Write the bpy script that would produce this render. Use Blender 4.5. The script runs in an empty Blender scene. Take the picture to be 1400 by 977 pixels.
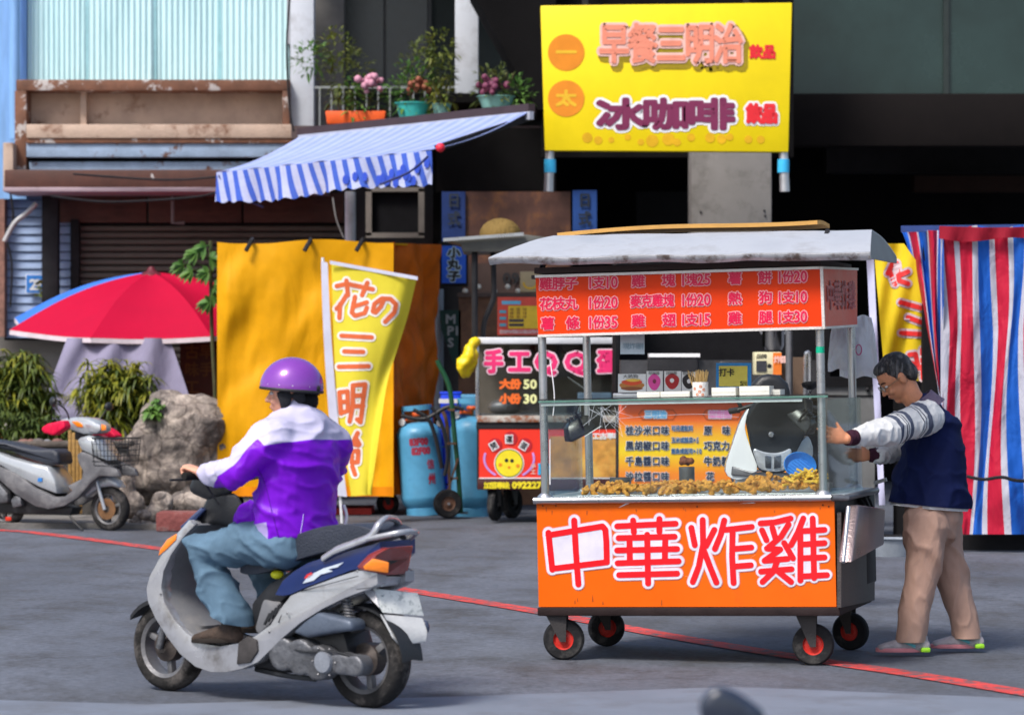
import bpy, bmesh, math, random
from mathutils import Vector, Matrix, noise
from math import sin, cos, pi, radians, sqrt, atan2
R = random.Random(7)
S = bpy.context.scene
COL = S.collection
V = Vector
# ---------------------------------------------------------------- camera
FPX = 4300.0; HOR = 497.0; CAMZ = 1.5
cd = bpy.data.cameras.new('camera'); cam = bpy.data.objects.new('camera', cd); COL.objects.link(cam)
cam.location = (0, 0, CAMZ); cam.rotation_euler = (pi/2, 0, 0)
cd.sensor_width = 36; cd.sensor_fit = 'HORIZONTAL'; cd.lens = 36*FPX/1400
cd.shift_y = (HOR-488.5)/1400; cd.clip_start = .1; cd.clip_end = 600
cd.dof.use_dof = True; cd.dof.focus_distance = 18.2; cd.dof.aperture_fstop = 3.6
S.camera = cam
# ---------------------------------------------------------------- sky, sun, exposure
w = bpy.data.worlds.new('World'); S.world = w; w.use_nodes = True
nt = w.node_tree; bg = nt.nodes['Background']
sk = nt.nodes.new('ShaderNodeTexSky'); sk.sky_type = 'NISHITA'; sk.sun_disc = False
SUN_EL, SUN_AZ = 52, -142          # azimuth measured from +Y towards +X: behind the camera, to the left
sk.sun_elevation = radians(SUN_EL); sk.sun_rotation = radians(SUN_AZ)
sk.air_density = 1.0; sk.dust_density = 3.0; sk.ozone_density = 1.0
nt.links.new(sk.outputs[0], bg.inputs[0]); bg.inputs[1].default_value = 0.11
sd = bpy.data.lights.new('sun', 'SUN'); sd.energy = 2.25; sd.angle = radians(15); sd.color = (1, .955, .9)
sun = bpy.data.objects.new('sun', sd); COL.objects.link(sun)
_d = V((sin(radians(SUN_AZ))*cos(radians(SUN_EL)), cos(radians(SUN_AZ))*cos(radians(SUN_EL)), sin(radians(SUN_EL))))
sun.rotation_euler = _d.to_track_quat('Z', 'Y').to_euler(); sun.location = _d*40
S.view_settings.view_transform = 'Standard'; S.view_settings.look = 'None'
S.view_settings.exposure = 0.72; S.view_settings.gamma = 1
# ---------------------------------------------------------------- helpers
def P(px, py, D): return V(((px-700)*D/FPX, D, CAMZ-(py-HOR)*D/FPX))
def G(px, py, z=0.0):
    D = FPX*(CAMZ-z)/(py-HOR); return V(((px-700)*D/FPX, D, z))
def srgb(r, g, b):
    f = lambda c: (c/255/12.92 if c/255 <= .04045 else ((c/255+.055)/1.055)**2.4)
    return (f(r), f(g), f(b))
class Frame:
    """placement of a thing; p() gives the local point on the plane y=const that a view ray meets"""
    def __init__(s, loc, yaw=0, roll=0):
        s.loc = V(loc); s.m = Matrix.Translation(s.loc) @ Matrix.Rotation(yaw, 4, 'Z') @ Matrix.Rotation(roll, 4, 'Y')
        s.i = s.m.inverted(); s.yaw = yaw; s.roll = roll
    def p(s, px, py, y=0.0):
        o = s.i @ V((0, 0, CAMZ)); d = (s.i.to_3x3()) @ V(((px-700)/FPX, 1, -(py-HOR)/FPX))
        t = (y-o.y)/d.y; return o+d*t
    def px(s, px, py, x=0.0):      # plane x=const
        o = s.i @ V((0, 0, CAMZ)); d = (s.i.to_3x3()) @ V(((px-700)/FPX, 1, -(py-HOR)/FPX))
        t = (x-o.x)/d.x; return o+d*t
_mats = {}
def mat(name, col, rough=.6, metal=0.0, var=.18, vs=6.0, bump=.15, bs=80.0, dirt=None, dirts=3.0, coat=0.0, trans=0.0, emit=None, sp=.5, stretch=(1, 1, 1), dt=(.5, .72), alpha=1.0, ior=1.45, sub=0):
    if name in _mats: return _mats[name]
    if max(col) < .035 and not metal and rough > .5: sp = .12
    m = bpy.data.materials.new(name); m.use_nodes = True; t = m.node_tree; n = t.nodes; L = t.links
    b = n['Principled BSDF']; b.inputs['Roughness'].default_value = rough; b.inputs['Metallic'].default_value = metal
    b.inputs['Coat Weight'].default_value = coat; b.inputs['Transmission Weight'].default_value = trans; b.inputs['IOR'].default_value = ior
    b.inputs['Specular IOR Level'].default_value = sp; b.inputs['Alpha'].default_value = alpha
    tc = n.new('ShaderNodeTexCoord'); mp = n.new('ShaderNodeMapping'); mp.inputs['Scale'].default_value = stretch
    L.new(tc.outputs['Object'], mp.inputs[0])
    c4 = tuple(col)+(1,)
    no = n.new('ShaderNodeTexNoise'); no.inputs['Scale'].default_value = vs; no.inputs['Detail'].default_value = 6; no.inputs['Roughness'].default_value = .62
    L.new(mp.outputs[0], no.inputs['Vector'])
    cr = n.new('ShaderNodeValToRGB'); cr.color_ramp.elements[0].position = .3; cr.color_ramp.elements[1].position = .7
    cr.color_ramp.elements[0].color = tuple(min(1, c*(1-var)) for c in col)+(1,); cr.color_ramp.elements[1].color = tuple(min(1, c*(1+var*.6)) for c in col)+(1,)
    L.new(no.outputs['Fac'], cr.inputs[0]); out = cr.outputs[0]
    if dirt:
        d = n.new('ShaderNodeTexNoise'); d.inputs['Scale'].default_value = dirts; d.inputs['Detail'].default_value = 8; d.inputs['Roughness'].default_value = .7
        L.new(mp.outputs[0], d.inputs['Vector'])
        dr = n.new('ShaderNodeValToRGB'); dr.color_ramp.elements[0].position = dt[0]; dr.color_ramp.elements[1].position = dt[1]
        L.new(d.outputs['Fac'], dr.inputs[0])
        mx = n.new('ShaderNodeMix'); mx.data_type = 'RGBA'; L.new(dr.outputs[0], mx.inputs[0]); L.new(out, mx.inputs[6]); mx.inputs[7].default_value = tuple(dirt)+(1,)
        out = mx.outputs[2]
    L.new(out, b.inputs['Base Color'])
    rr = n.new('ShaderNodeMapRange'); rr.inputs[3].default_value = max(.02, rough-.12*(rough > .15)); rr.inputs[4].default_value = min(1, rough+.14)
    L.new(no.outputs['Fac'], rr.inputs[0]); L.new(rr.outputs[0], b.inputs['Roughness'])
    if bump:
        bn = n.new('ShaderNodeTexNoise'); bn.inputs['Scale'].default_value = bs; bn.inputs['Detail'].default_value = 5
        L.new(mp.outputs[0], bn.inputs['Vector'])
        bp = n.new('ShaderNodeBump'); bp.inputs['Strength'].default_value = bump; bp.inputs['Distance'].default_value = .02
        L.new(bn.outputs['Fac'], bp.inputs['Height']); L.new(bp.outputs[0], b.inputs['Normal'])
    if emit: b.inputs['Emission Color'].default_value = tuple(emit[0])+(1,); b.inputs['Emission Strength'].default_value = emit[1]
    if sub: b.inputs['Subsurface Weight'].default_value = sub; b.inputs['Subsurface Radius'].default_value = (.02, .008, .004)
    _mats[name] = m; return m
def cloth(name, col, var=.15, fold=.5, fs=3.0, st=(1, 1, .3), rough=.8, trl=.0, sheen=.0, bs=400, fd=.05, ridge=False):
    """fabric: weave bump + larger soft folds; trl = share of light let through"""
    if name in _mats: return _mats[name]
    m = mat(name, col, rough, var=var, vs=2.5, bump=.0, sp=.2); t = m.node_tree; n = t.nodes; L = t.links; b = n['Principled BSDF']
    tc = [x for x in n if x.type == 'TEX_COORD'][0]
    mp = n.new('ShaderNodeMapping'); mp.inputs['Scale'].default_value = st; L.new(tc.outputs['Object'], mp.inputs[0])
    f = n.new('ShaderNodeTexNoise'); f.inputs['Scale'].default_value = fs; f.inputs['Detail'].default_value = 3; f.inputs['Distortion'].default_value = .8
    if ridge: f.noise_type = 'RIDGED_MULTIFRACTAL'; f.inputs['Detail'].default_value = 2.5; f.inputs['Distortion'].default_value = .35
    L.new(mp.outputs[0], f.inputs['Vector'])
    wv = n.new('ShaderNodeTexNoise'); wv.inputs['Scale'].default_value = bs; L.new(tc.outputs['Object'], wv.inputs['Vector'])
    b1 = n.new('ShaderNodeBump'); b1.inputs['Strength'].default_value = fold; b1.inputs['Distance'].default_value = fd; L.new(f.outputs['Fac'], b1.inputs['Height'])
    b2 = n.new('ShaderNodeBump'); b2.inputs['Strength'].default_value = .25; b2.inputs['Distance'].default_value = .002; L.new(wv.outputs['Fac'], b2.inputs['Height']); L.new(b1.outputs[0], b2.inputs['Normal'])
    L.new(b2.outputs[0], b.inputs['Normal']); b.inputs['Sheen Weight'].default_value = sheen
    if trl:
        tr = n.new('ShaderNodeBsdfTranslucent'); ms = n.new('ShaderNodeMixShader'); ms.inputs[0].default_value = trl
        src = b.inputs['Base Color'].links[0].from_socket; L.new(src, tr.inputs[0]); L.new(b2.outputs[0], tr.inputs[1])
        L.new(b.outputs[0], ms.inputs[1]); L.new(tr.outputs[0], ms.inputs[2]); L.new(ms.outputs[0], n['Material Output'].inputs[0])
    return m
def stripes(name, stops, reps=1.0, base='u', rough=.6, skew=0.0, trl=0.0, fold=.4, fs=6, st=(1, 1, .4)):
    """printed stripes across UV.u; stops = [(pos,color)]"""
    m = cloth(name, (.5, .5, .5), fold=fold, fs=fs, st=st, rough=rough, trl=trl); t = m.node_tree; n = t.nodes; L = t.links
    uv = n.new('ShaderNodeUVMap'); sx = n.new('ShaderNodeSeparateXYZ'); L.new(uv.outputs[0], sx.inputs[0])
    ma = n.new('ShaderNodeMath'); ma.operation = 'MULTIPLY_ADD'; L.new(sx.outputs[1], ma.inputs[0]); ma.inputs[1].default_value = skew; L.new(sx.outputs[0], ma.inputs[2])
    mu = n.new('ShaderNodeMath'); mu.operation = 'MULTIPLY'; L.new(ma.outputs[0], mu.inputs[0]); mu.inputs[1].default_value = reps
    fr = n.new('ShaderNodeMath'); fr.operation = 'FRACT'; L.new(mu.outputs[0], fr.inputs[0])
    cr = n.new('ShaderNodeValToRGB'); cr.color_ramp.interpolation = 'CONSTANT'; e = cr.color_ramp.elements
    while len(e) < len(stops): e.new(.5)
    for k, (p_, c_) in enumerate(stops): e[k].position = p_; e[k].color = tuple(c_)+(1,)
    src = fr.outputs[0] if reps != 1 else mu.outputs[0]; L.new(src, cr.inputs[0])
    tn = n.new('ShaderNodeTexNoise'); tn.inputs['Scale'].default_value = 9; tn.inputs['Detail'].default_value = 6
    mr = n.new('ShaderNodeMapRange'); mr.inputs[3].default_value = .82; mr.inputs[4].default_value = 1.1; L.new(tn.outputs['Fac'], mr.inputs[0])
    vm = n.new('ShaderNodeVectorMath'); vm.operation = 'MULTIPLY'; L.new(cr.outputs[0], vm.inputs[0]); L.new(mr.outputs[0], vm.inputs[1])
    for x in n:
        if x.type in ('BSDF_PRINCIPLED', 'BSDF_TRANSLUCENT'): L.new(vm.outputs[0], x.inputs[0])
    return m
def uvramp(name, stops, axis=1, rough=.35, var=.1):
    """print with a colour gradient along UV"""
    m = mat(name, (.5, .5, .5), rough, bump=.03); t = m.node_tree; n = t.nodes; L = t.links
    uv = n.new('ShaderNodeUVMap'); sx = n.new('ShaderNodeSeparateXYZ'); L.new(uv.outputs[0], sx.inputs[0])
    cr = n.new('ShaderNodeValToRGB'); e = cr.color_ramp.elements
    while len(e) < len(stops): e.new(.5)
    for k, (p_, c_) in enumerate(stops): e[k].position = p_; e[k].color = tuple(c_)+(1,)
    L.new(sx.outputs[axis], cr.inputs[0]); L.new(cr.outputs[0], n['Principled BSDF'].inputs['Base Color']); return m
class MB:
    def __init__(s): s.v = []; s.f = []; s.uv = {}; s.mi = []; s.cur = 0
    def vi(s, co): s.v.append(V(co)); return len(s.v)-1
    def face(s, idx, uvs=None):
        if uvs: s.uv[len(s.f)] = uvs
        s.f.append(tuple(idx)); s.mi.append(s.cur)
    def poly(s, pts, uvs=None): s.face([s.vi(p) for p in pts], uvs)
    def box(s, c, d, rot=None, taper=1.0):
        c = V(c); hx, hy, hz = d[0]/2, d[1]/2, d[2]/2; ids = []
        for z in (-1, 1):
            k = taper if z > 0 else 1
            for x, y in ((-1, -1), (1, -1), (1, 1), (-1, 1)):
                q = V((x*hx*k, y*hy*k, z*hz)); q = (rot @ q if rot else q)+c; ids.append(s.vi(q))
        a = ids
        for q in ((3, 2, 1, 0), (4, 5, 6, 7), (0, 1, 5, 4), (1, 2, 6, 5), (2, 3, 7, 6), (3, 0, 4, 7)): s.face([a[i] for i in q])
        return s
    def bb(s, lo, hi):
        lo = V(lo); hi = V(hi); return s.box((lo+hi)/2, [abs(hi[i]-lo[i]) for i in range(3)])
    def beam(s, p0, p1, wd, ht, up=(0, 0, 1)):
        p0 = V(p0); p1 = V(p1); d = (p1-p0); L = d.length; x = d.normalized(); z = V(up); y = z.cross(x)
        if y.length < 1e-4: y = V((0, 1, 0)).cross(x)
        y.normalize(); z = x.cross(y); m = Matrix((x, y, z)).transposed(); return s.box((p0+p1)/2, (L, wd, ht), m)
    def tube(s, pts, r, n=10, closed=False, caps=True, flat=None):
        pts = [V(p) for p in pts]; N = len(pts); rs = r if isinstance(r, (list, tuple)) else [r]*N
        prev = None; rings = []
        for i, p in enumerate(pts):
            a = pts[i-1] if (i > 0 or closed) else p; b = pts[(i+1) % N] if (i < N-1 or closed) else p
            t = (b-a).normalized()
            if prev is None: u = t.orthogonal().normalized()
            else:
                u = prev-t*prev.dot(t); u = u.normalized() if u.length > 1e-6 else t.orthogonal().normalized()
            if prev is None and flat is not None: u = (V(flat)-t*V(flat).dot(t)).normalized()
            prev = u; wv = t.cross(u); rr = rs[i]; ra, rb = (rr if isinstance(rr, (list, tuple)) else (rr, rr))
            rings.append([s.vi(p+u*cos(2*pi*k/n)*ra+wv*sin(2*pi*k/n)*rb) for k in range(n)])
        M_ = N if closed else N-1
        for i in range(M_):
            A = rings[i]; B = rings[(i+1) % N]
            for k in range(n): s.face((A[k], A[(k+1) % n], B[(k+1) % n], B[k]))
        if caps and not closed: s.face(rings[0][::-1]); s.face(rings[-1])
        return s
    def limb(s, pts, rs, n=14, flat=None):
        """closed tapering limb with rounded ends"""
        pts = [V(p) for p in pts]; g = lambda r, k: (r[0]*k, r[1]*k) if isinstance(r, (list, tuple)) else r*k
        m_ = lambda r: min(r) if isinstance(r, (list, tuple)) else r
        d0 = (pts[0]-pts[1]).normalized(); d1 = (pts[-1]-pts[-2]).normalized()
        P_ = [pts[0]+d0*m_(rs[0])*.85, pts[0]+d0*m_(rs[0])*.6]+pts+[pts[-1]+d1*m_(rs[-1])*.6, pts[-1]+d1*m_(rs[-1])*.85]
        R_ = [g(rs[0], .35), g(rs[0], .78)]+list(rs)+[g(rs[-1], .78), g(rs[-1], .35)]
        return s.tube(P_, R_, n, flat=flat)
    def cyl(s, p0, p1, r0, r1=None, n=16): return s.tube([p0, p1], [r0, r1 if r1 is not None else r0], n)
    def ball(s, c, r, n=16, m=10, rot=None):
        c = V(c); r = r if isinstance(r, (list, tuple)) else (r, r, r); rows = []
        f = lambda x, y, z: c+(rot @ V((x*r[0], y*r[1], z*r[2])) if rot else V((x*r[0], y*r[1], z*r[2])))
        top = s.vi(f(0, 0, 1)); bot = s.vi(f(0, 0, -1))
        for j in range(1, m):
            a = pi*j/m; rows.append([s.vi(f(sin(a)*cos(2*pi*k/n), sin(a)*sin(2*pi*k/n), cos(a))) for k in range(n)])
        for k in range(n):
            s.face((top, rows[0][k], rows[0][(k+1) % n])); s.face((bot, rows[-1][(k+1) % n], rows[-1][k]))
            for j in range(m-2): s.face((rows[j][k], rows[j+1][k], rows[j+1][(k+1) % n], rows[j][(k+1) % n]))
        return s
    def lathe(s, prof, c=(0, 0, 0), axis=(0, 0, 1), n=24):
        """prof = [(r, h)]"""
        c = V(c); ax = V(axis).normalized(); u = ax.orthogonal().normalized(); wv = ax.cross(u)
        rings = [[s.vi(c+ax*h+(u*cos(2*pi*k/n)+wv*sin(2*pi*k/n))*max(r, 1e-4)) for k in range(n)] for r, h in prof]
        for A, B in zip(rings, rings[1:]):
            for k in range(n): s.face((A[k], A[(k+1) % n], B[(k+1) % n], B[k]))
        return s
    def prism(s, poly, m, d):
        """poly: 3D points of an outline; extruded by vector d"""
        pts = [V(p) for p in poly]; d = V(d); a = [s.vi(p) for p in pts]; b = [s.vi(p+d) for p in pts]; N = len(a)
        s.face(a[::-1]); s.face(b)
        for k in range(N): s.face((a[k], a[(k+1) % N], b[(k+1) % N], b[k]))
        return s
    def grid(s, fn, nu, nv, thick=None):
        ids = [[s.vi(fn(i/nu, j/nv)) for i in range(nu+1)] for j in range(nv+1)]
        for j in range(nv):
            for i in range(nu):
                u0, u1, v0, v1 = i/nu, (i+1)/nu, j/nv, (j+1)/nv
                s.face((ids[j][i], ids[j][i+1], ids[j+1][i+1], ids[j+1][i]), [(u0, v0), (u1, v0), (u1, v1), (u0, v1)])
        return s
    def loft(s, rings, close=True):
        R_ = [[s.vi(p) for p in r] for r in rings]; n = len(R_[0])
        for A, B in zip(R_, R_[1:]):
            for k in range(n): s.face((A[k], A[(k+1) % n], B[(k+1) % n], B[k]))
        if close: s.face(R_[0][::-1]); s.face(R_[-1])
        return s
    def mesh(s, name='m'):
        me = bpy.data.meshes.new(name); me.from_pydata([tuple(v) for v in s.v], [], s.f); return me
    def build(s, name, mt, parent=None, world=False, smooth=40, solid=0, bevel=0, fix=True, mats=None, bseg=2, sub=0):
        off = V((0, 0, 0)); q_ = parent
        while world and q_: off += q_.location; q_ = q_.parent
        me = bpy.data.meshes.new(name); me.from_pydata([tuple(v-off) for v in s.v], [], s.f)
        for x in (mats or [mt]): me.materials.append(x)
        if mats: me.polygons.foreach_set('material_index', s.mi)
        if s.uv:
            ul = me.uv_layers.new(name='UVMap')
            for fi, u in s.uv.items():
                pl = me.polygons[fi]
                for k, li in enumerate(pl.loop_indices): ul.data[li].uv = u[k]
        if fix:
            b = bmesh.new(); b.from_mesh(me); bmesh.ops.recalc_face_normals(b, faces=b.faces); b.to_mesh(me); b.free()
        o = bpy.data.objects.new(name, me); COL.objects.link(o)
        if parent: o.parent = parent
        if solid or bevel or sub:
            if solid: md = o.modifiers.new('s', 'SOLIDIFY'); md.thickness = solid; md.offset = 0
            if bevel: md = o.modifiers.new('b', 'BEVEL'); md.width = bevel; md.segments = bseg; md.limit_method = 'ANGLE'; md.angle_limit = radians(35)
            if sub: md = o.modifiers.new('u', 'SUBSURF'); md.levels = sub; md.render_levels = sub
            bake(o)
        me = o.data
        if smooth:
            for p_ in me.polygons: p_.use_smooth = True
            me.set_sharp_from_angle(angle=radians(smooth))
        return o
def bake(o):
    dg = bpy.context.evaluated_depsgraph_get(); me = bpy.data.meshes.new_from_object(o.evaluated_get(dg)); old = o.data
    o.modifiers.clear(); o.data = me; bpy.data.meshes.remove(old)
def melt(mb, name, mt, parent=None, vox=.01, sm=4, disp=None, world=False, smf=.5, deci=0, post=0):
    """union of closed shapes into one smooth continuous skin"""
    o = mb.build(name, mt, parent, world=world, smooth=0)
    md = o.modifiers.new('r', 'REMESH'); md.mode = 'VOXEL'; md.voxel_size = vox
    if sm: md = o.modifiers.new('s', 'SMOOTH'); md.iterations = sm; md.factor = smf
    if deci: md = o.modifiers.new('d', 'DECIMATE'); md.ratio = deci
    bake(o)
    if disp:
        me = o.data; nn = [v.normal.copy() for v in me.vertices]
        for v, q in zip(me.vertices, nn): v.co = disp(v.co.copy(), q)
        if post: md = o.modifiers.new('s', 'SMOOTH'); md.iterations = post; md.factor = .5; bake(o)
    if not o.data.materials: o.data.materials.append(mt)
    for p_ in o.data.polygons: p_.use_smooth = True
    return o
def thing(name, label, cat, loc=(0, 0, 0), yaw=0, group=None, roll=0, kind=None):
    o = bpy.data.objects.new(name, None); COL.objects.link(o); o.empty_display_size = .1
    o.matrix_world = Matrix.Translation(V(loc)) @ Matrix.Rotation(yaw, 4, 'Z') @ Matrix.Rotation(roll, 4, 'Y')
    o['label'] = label; o['category'] = cat
    if group: o['group'] = group
    return o
def tag(o, label, cat, group=None):
    o['label'] = label; o['category'] = cat
    if group: o['group'] = group
    return o
def struct(o): o['kind'] = 'structure'; return o
def copy_tree(o, parent=None):
    c = o.copy(); COL.objects.link(c); c.parent = parent
    for ch in [x for x in list(COL.objects) if x.parent == o]: copy_tree(ch, c)
    return c
def smoothpath(pts, k=6, closed=False):
    pts = [V(p) for p in pts]; n = len(pts); out = []
    for i in range(n if closed else n-1):
        g = lambda j: pts[j % n] if closed else pts[max(0, min(n-1, j))]
        a, b, c, d = g(i-1), g(i), g(i+1), g(i+2)
        for q in range(k):
            t = q/k; out.append(.5*((2*b)+(c-a)*t+(2*a-5*b+4*c-d)*t*t+(3*b-a-3*c+d)*t**3))
    if not closed: out.append(pts[-1])
    return out
def fbm(p, o=4): return noise.fractal(p, 1.0, 2.0, o, noise_basis='PERLIN_ORIGINAL')
def cut(o, co, no):
    """opens a garment at a plane, removing what lies on the side of the normal"""
    b = bmesh.new(); b.from_mesh(o.data); bmesh.ops.bisect_plane(b, geom=b.verts[:]+b.edges[:]+b.faces[:], plane_co=V(co), plane_no=V(no), clear_outer=True); b.to_mesh(o.data); b.free()
    for p_ in o.data.polygons: p_.use_smooth = True
def garment(o, m, attrs):
    """panels of different cloth: attrs = [(name, fn(co), [(pos, colour or None)])] painted over the base by ramps"""
    m = m.copy(); t = m.node_tree; n = t.nodes; L = t.links; b = n['Principled BSDF']; src = b.inputs['Base Color'].links[0].from_socket; o.data.materials.clear(); o.data.materials.append(m)
    for nm, fn, col in attrs:
        at = o.data.attributes.new(nm, 'FLOAT', 'POINT'); at.data.foreach_set('value', [fn(v.co) for v in o.data.vertices])
        a = n.new('ShaderNodeAttribute'); a.attribute_name = nm; mx = n.new('ShaderNodeMix'); mx.data_type = 'RGBA'
        if isinstance(col, list):
            cr = n.new('ShaderNodeValToRGB'); cr.color_ramp.interpolation = 'CONSTANT'; e = cr.color_ramp.elements
            while len(e) < len(col): e.new(.5)
            for k_, (p_, c_) in enumerate(col): e[k_].position = p_; e[k_].color = tuple(c_)+(1,)
            L.new(a.outputs['Fac'], cr.inputs[0]); L.new(cr.outputs[0], mx.inputs[7]); mx.inputs[0].default_value = 1
        else:
            g_ = n.new('ShaderNodeMapRange'); g_.inputs[1].default_value = -.0015; g_.inputs[2].default_value = .0015; L.new(a.outputs['Fac'], g_.inputs[0]); L.new(g_.outputs[0], mx.inputs[0]); mx.inputs[7].default_value = tuple(col)+(1,)
        L.new(src, mx.inputs[6]); src = mx.outputs[2]
    L.new(src, b.inputs['Base Color']); return m
# ---------------------------------------------------------------- lettering
_gl = {}
def glyph(ch):
    if ch in _gl: return _gl[ch]
    cu = bpy.data.curves.new('g', 'FONT'); cu.body = ch; cu.size = 1; cu.resolution_u = 2
    o = bpy.data.objects.new('g', cu); COL.objects.link(o); dg = bpy.context.evaluated_depsgraph_get()
    me = bpy.data.meshes.new_from_object(o.evaluated_get(dg))
    vs = [(v.co.x, v.co.y) for v in me.vertices]; fs = [tuple(p_.vertices) for p_ in me.polygons]
    cnt = {}
    for f in fs:
        for i in range(len(f)):
            e = tuple(sorted((f[i], f[(i+1) % len(f)]))); cnt[e] = cnt.get(e, 0)+1
    ed = [e for e, c in cnt.items() if c == 1]
    bpy.data.objects.remove(o); bpy.data.meshes.remove(me)
    if vs: bbx = (min(v[0] for v in vs), min(v[1] for v in vs), max(v[0] for v in vs), max(v[1] for v in vs))
    else: bbx = (0, 0, 1, 1)
    _gl[ch] = (vs, fs, ed, bbx); return _gl[ch]
class Ink:
    J = .00003
    """flat print: strokes and glyphs laid on a surface map fn(x,y,d)->point, d = height above the surface"""
    def __init__(s, fn): s.fn = fn; s.mb = MB(); s.k = 0
    def dd(s, d): s.k = (s.k+1) % 23; return d+s.k*Ink.J
    def disc(s, x, y, r, d, n=10): d = s.dd(d); s.mb.poly([s.fn(x+r*cos(2*pi*k/n), y+r*sin(2*pi*k/n), d) for k in range(n)])
    def seg(s, a, b, r, d, sub=1):
        dx, dy = b[0]-a[0], b[1]-a[1]; L = sqrt(dx*dx+dy*dy) or 1e-6; nx, ny = -dy/L*r, dx/L*r; d = s.dd(d)
        for q in range(sub):
            t0, t1 = q/sub, (q+1)/sub; x0, y0, x1, y1 = a[0]+dx*t0, a[1]+dy*t0, a[0]+dx*t1, a[1]+dy*t1
            s.mb.poly([s.fn(x0+nx, y0+ny, d), s.fn(x0-nx, y0-ny, d), s.fn(x1-nx, y1-ny, d), s.fn(x1+nx, y1+ny, d)])
    def line(s, pts, r, d=.0, sub=1, n=12):
        for a, b in zip(pts, pts[1:]): s.seg(a, b, r, d, sub)
        for p_ in pts: s.disc(p_[0], p_[1], r, d, n)
    def fill(s, pts, d=0): d = s.dd(d); s.mb.poly([s.fn(x, y, d) for x, y in pts])
    def char(s, ch, x, y, wd, ht, bold=0, d=0, outline_only=False):
        """glyph with its em box at x,y (lower left); bold = extra half-width in target units"""
        if ch == ' ': return
        vs, fs, ed, bb_ = glyph(ch); rx0, ry0, rx1, ry1 = glyph('國')[3]
        cjk = ord(ch) > 0x2000; sy = ht/(ry1-ry0)
        if cjk: sx = wd/(rx1-rx0); f = lambda q: (x+(q[0]-rx0)*sx, y+(q[1]-ry0)*sy)
        else:
            h0 = glyph('0')[3]; sy = ht/(h0[3]-h0[1]); gw = max(bb_[2]-bb_[0], .12); sx = min(wd/(h0[2]-h0[0]), sy*1.1) if ch not in '1l:' else sy*.8
            cx = (bb_[0]+bb_[2])/2; f = lambda q: (x+wd/2+(q[0]-cx)*sx, y+(q[1]-h0[1])*sy)
        t = [f(v) for v in vs]
        if not outline_only:
            dz = s.dd(d); ids = [s.mb.vi(s.fn(a, b, dz)) for a, b in t]
            for q in fs: s.mb.face([ids[i] for i in q])
        if bold:
            for a, b in ed: s.seg(t[a], t[b], bold, d); 
            seen = set()
            for e in ed:
                for a in e:
                    if a not in seen: seen.add(a); s.disc(t[a][0], t[a][1], bold, d, 6)
    def text(s, st, x, y, cw, ht, bold=0, d=0, gap=0, aw=.6):
        for ch in st:
            wd = cw if (ord(ch) > 0x2000 or ch == ' ') else cw*aw
            s.char(ch, x, y, wd, ht, bold, d); x += wd+gap
        return x
    def build(s, mt, parent, name='lettering', world=False): return s.mb.build(name, mt, parent, world=world, smooth=0, fix=False)
def planemap(F, y=0.0, sgn=-1):
    """x,y given in photo pixels of the sign face; lies on local plane y, raised towards -y"""
    return lambda a, b, d: F.p(a, -b, y)+V((0, sgn*d, 0))
def wmap(D): return lambda a, b, d: P(a, -b, D)+V((0, -d, 0))
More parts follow.
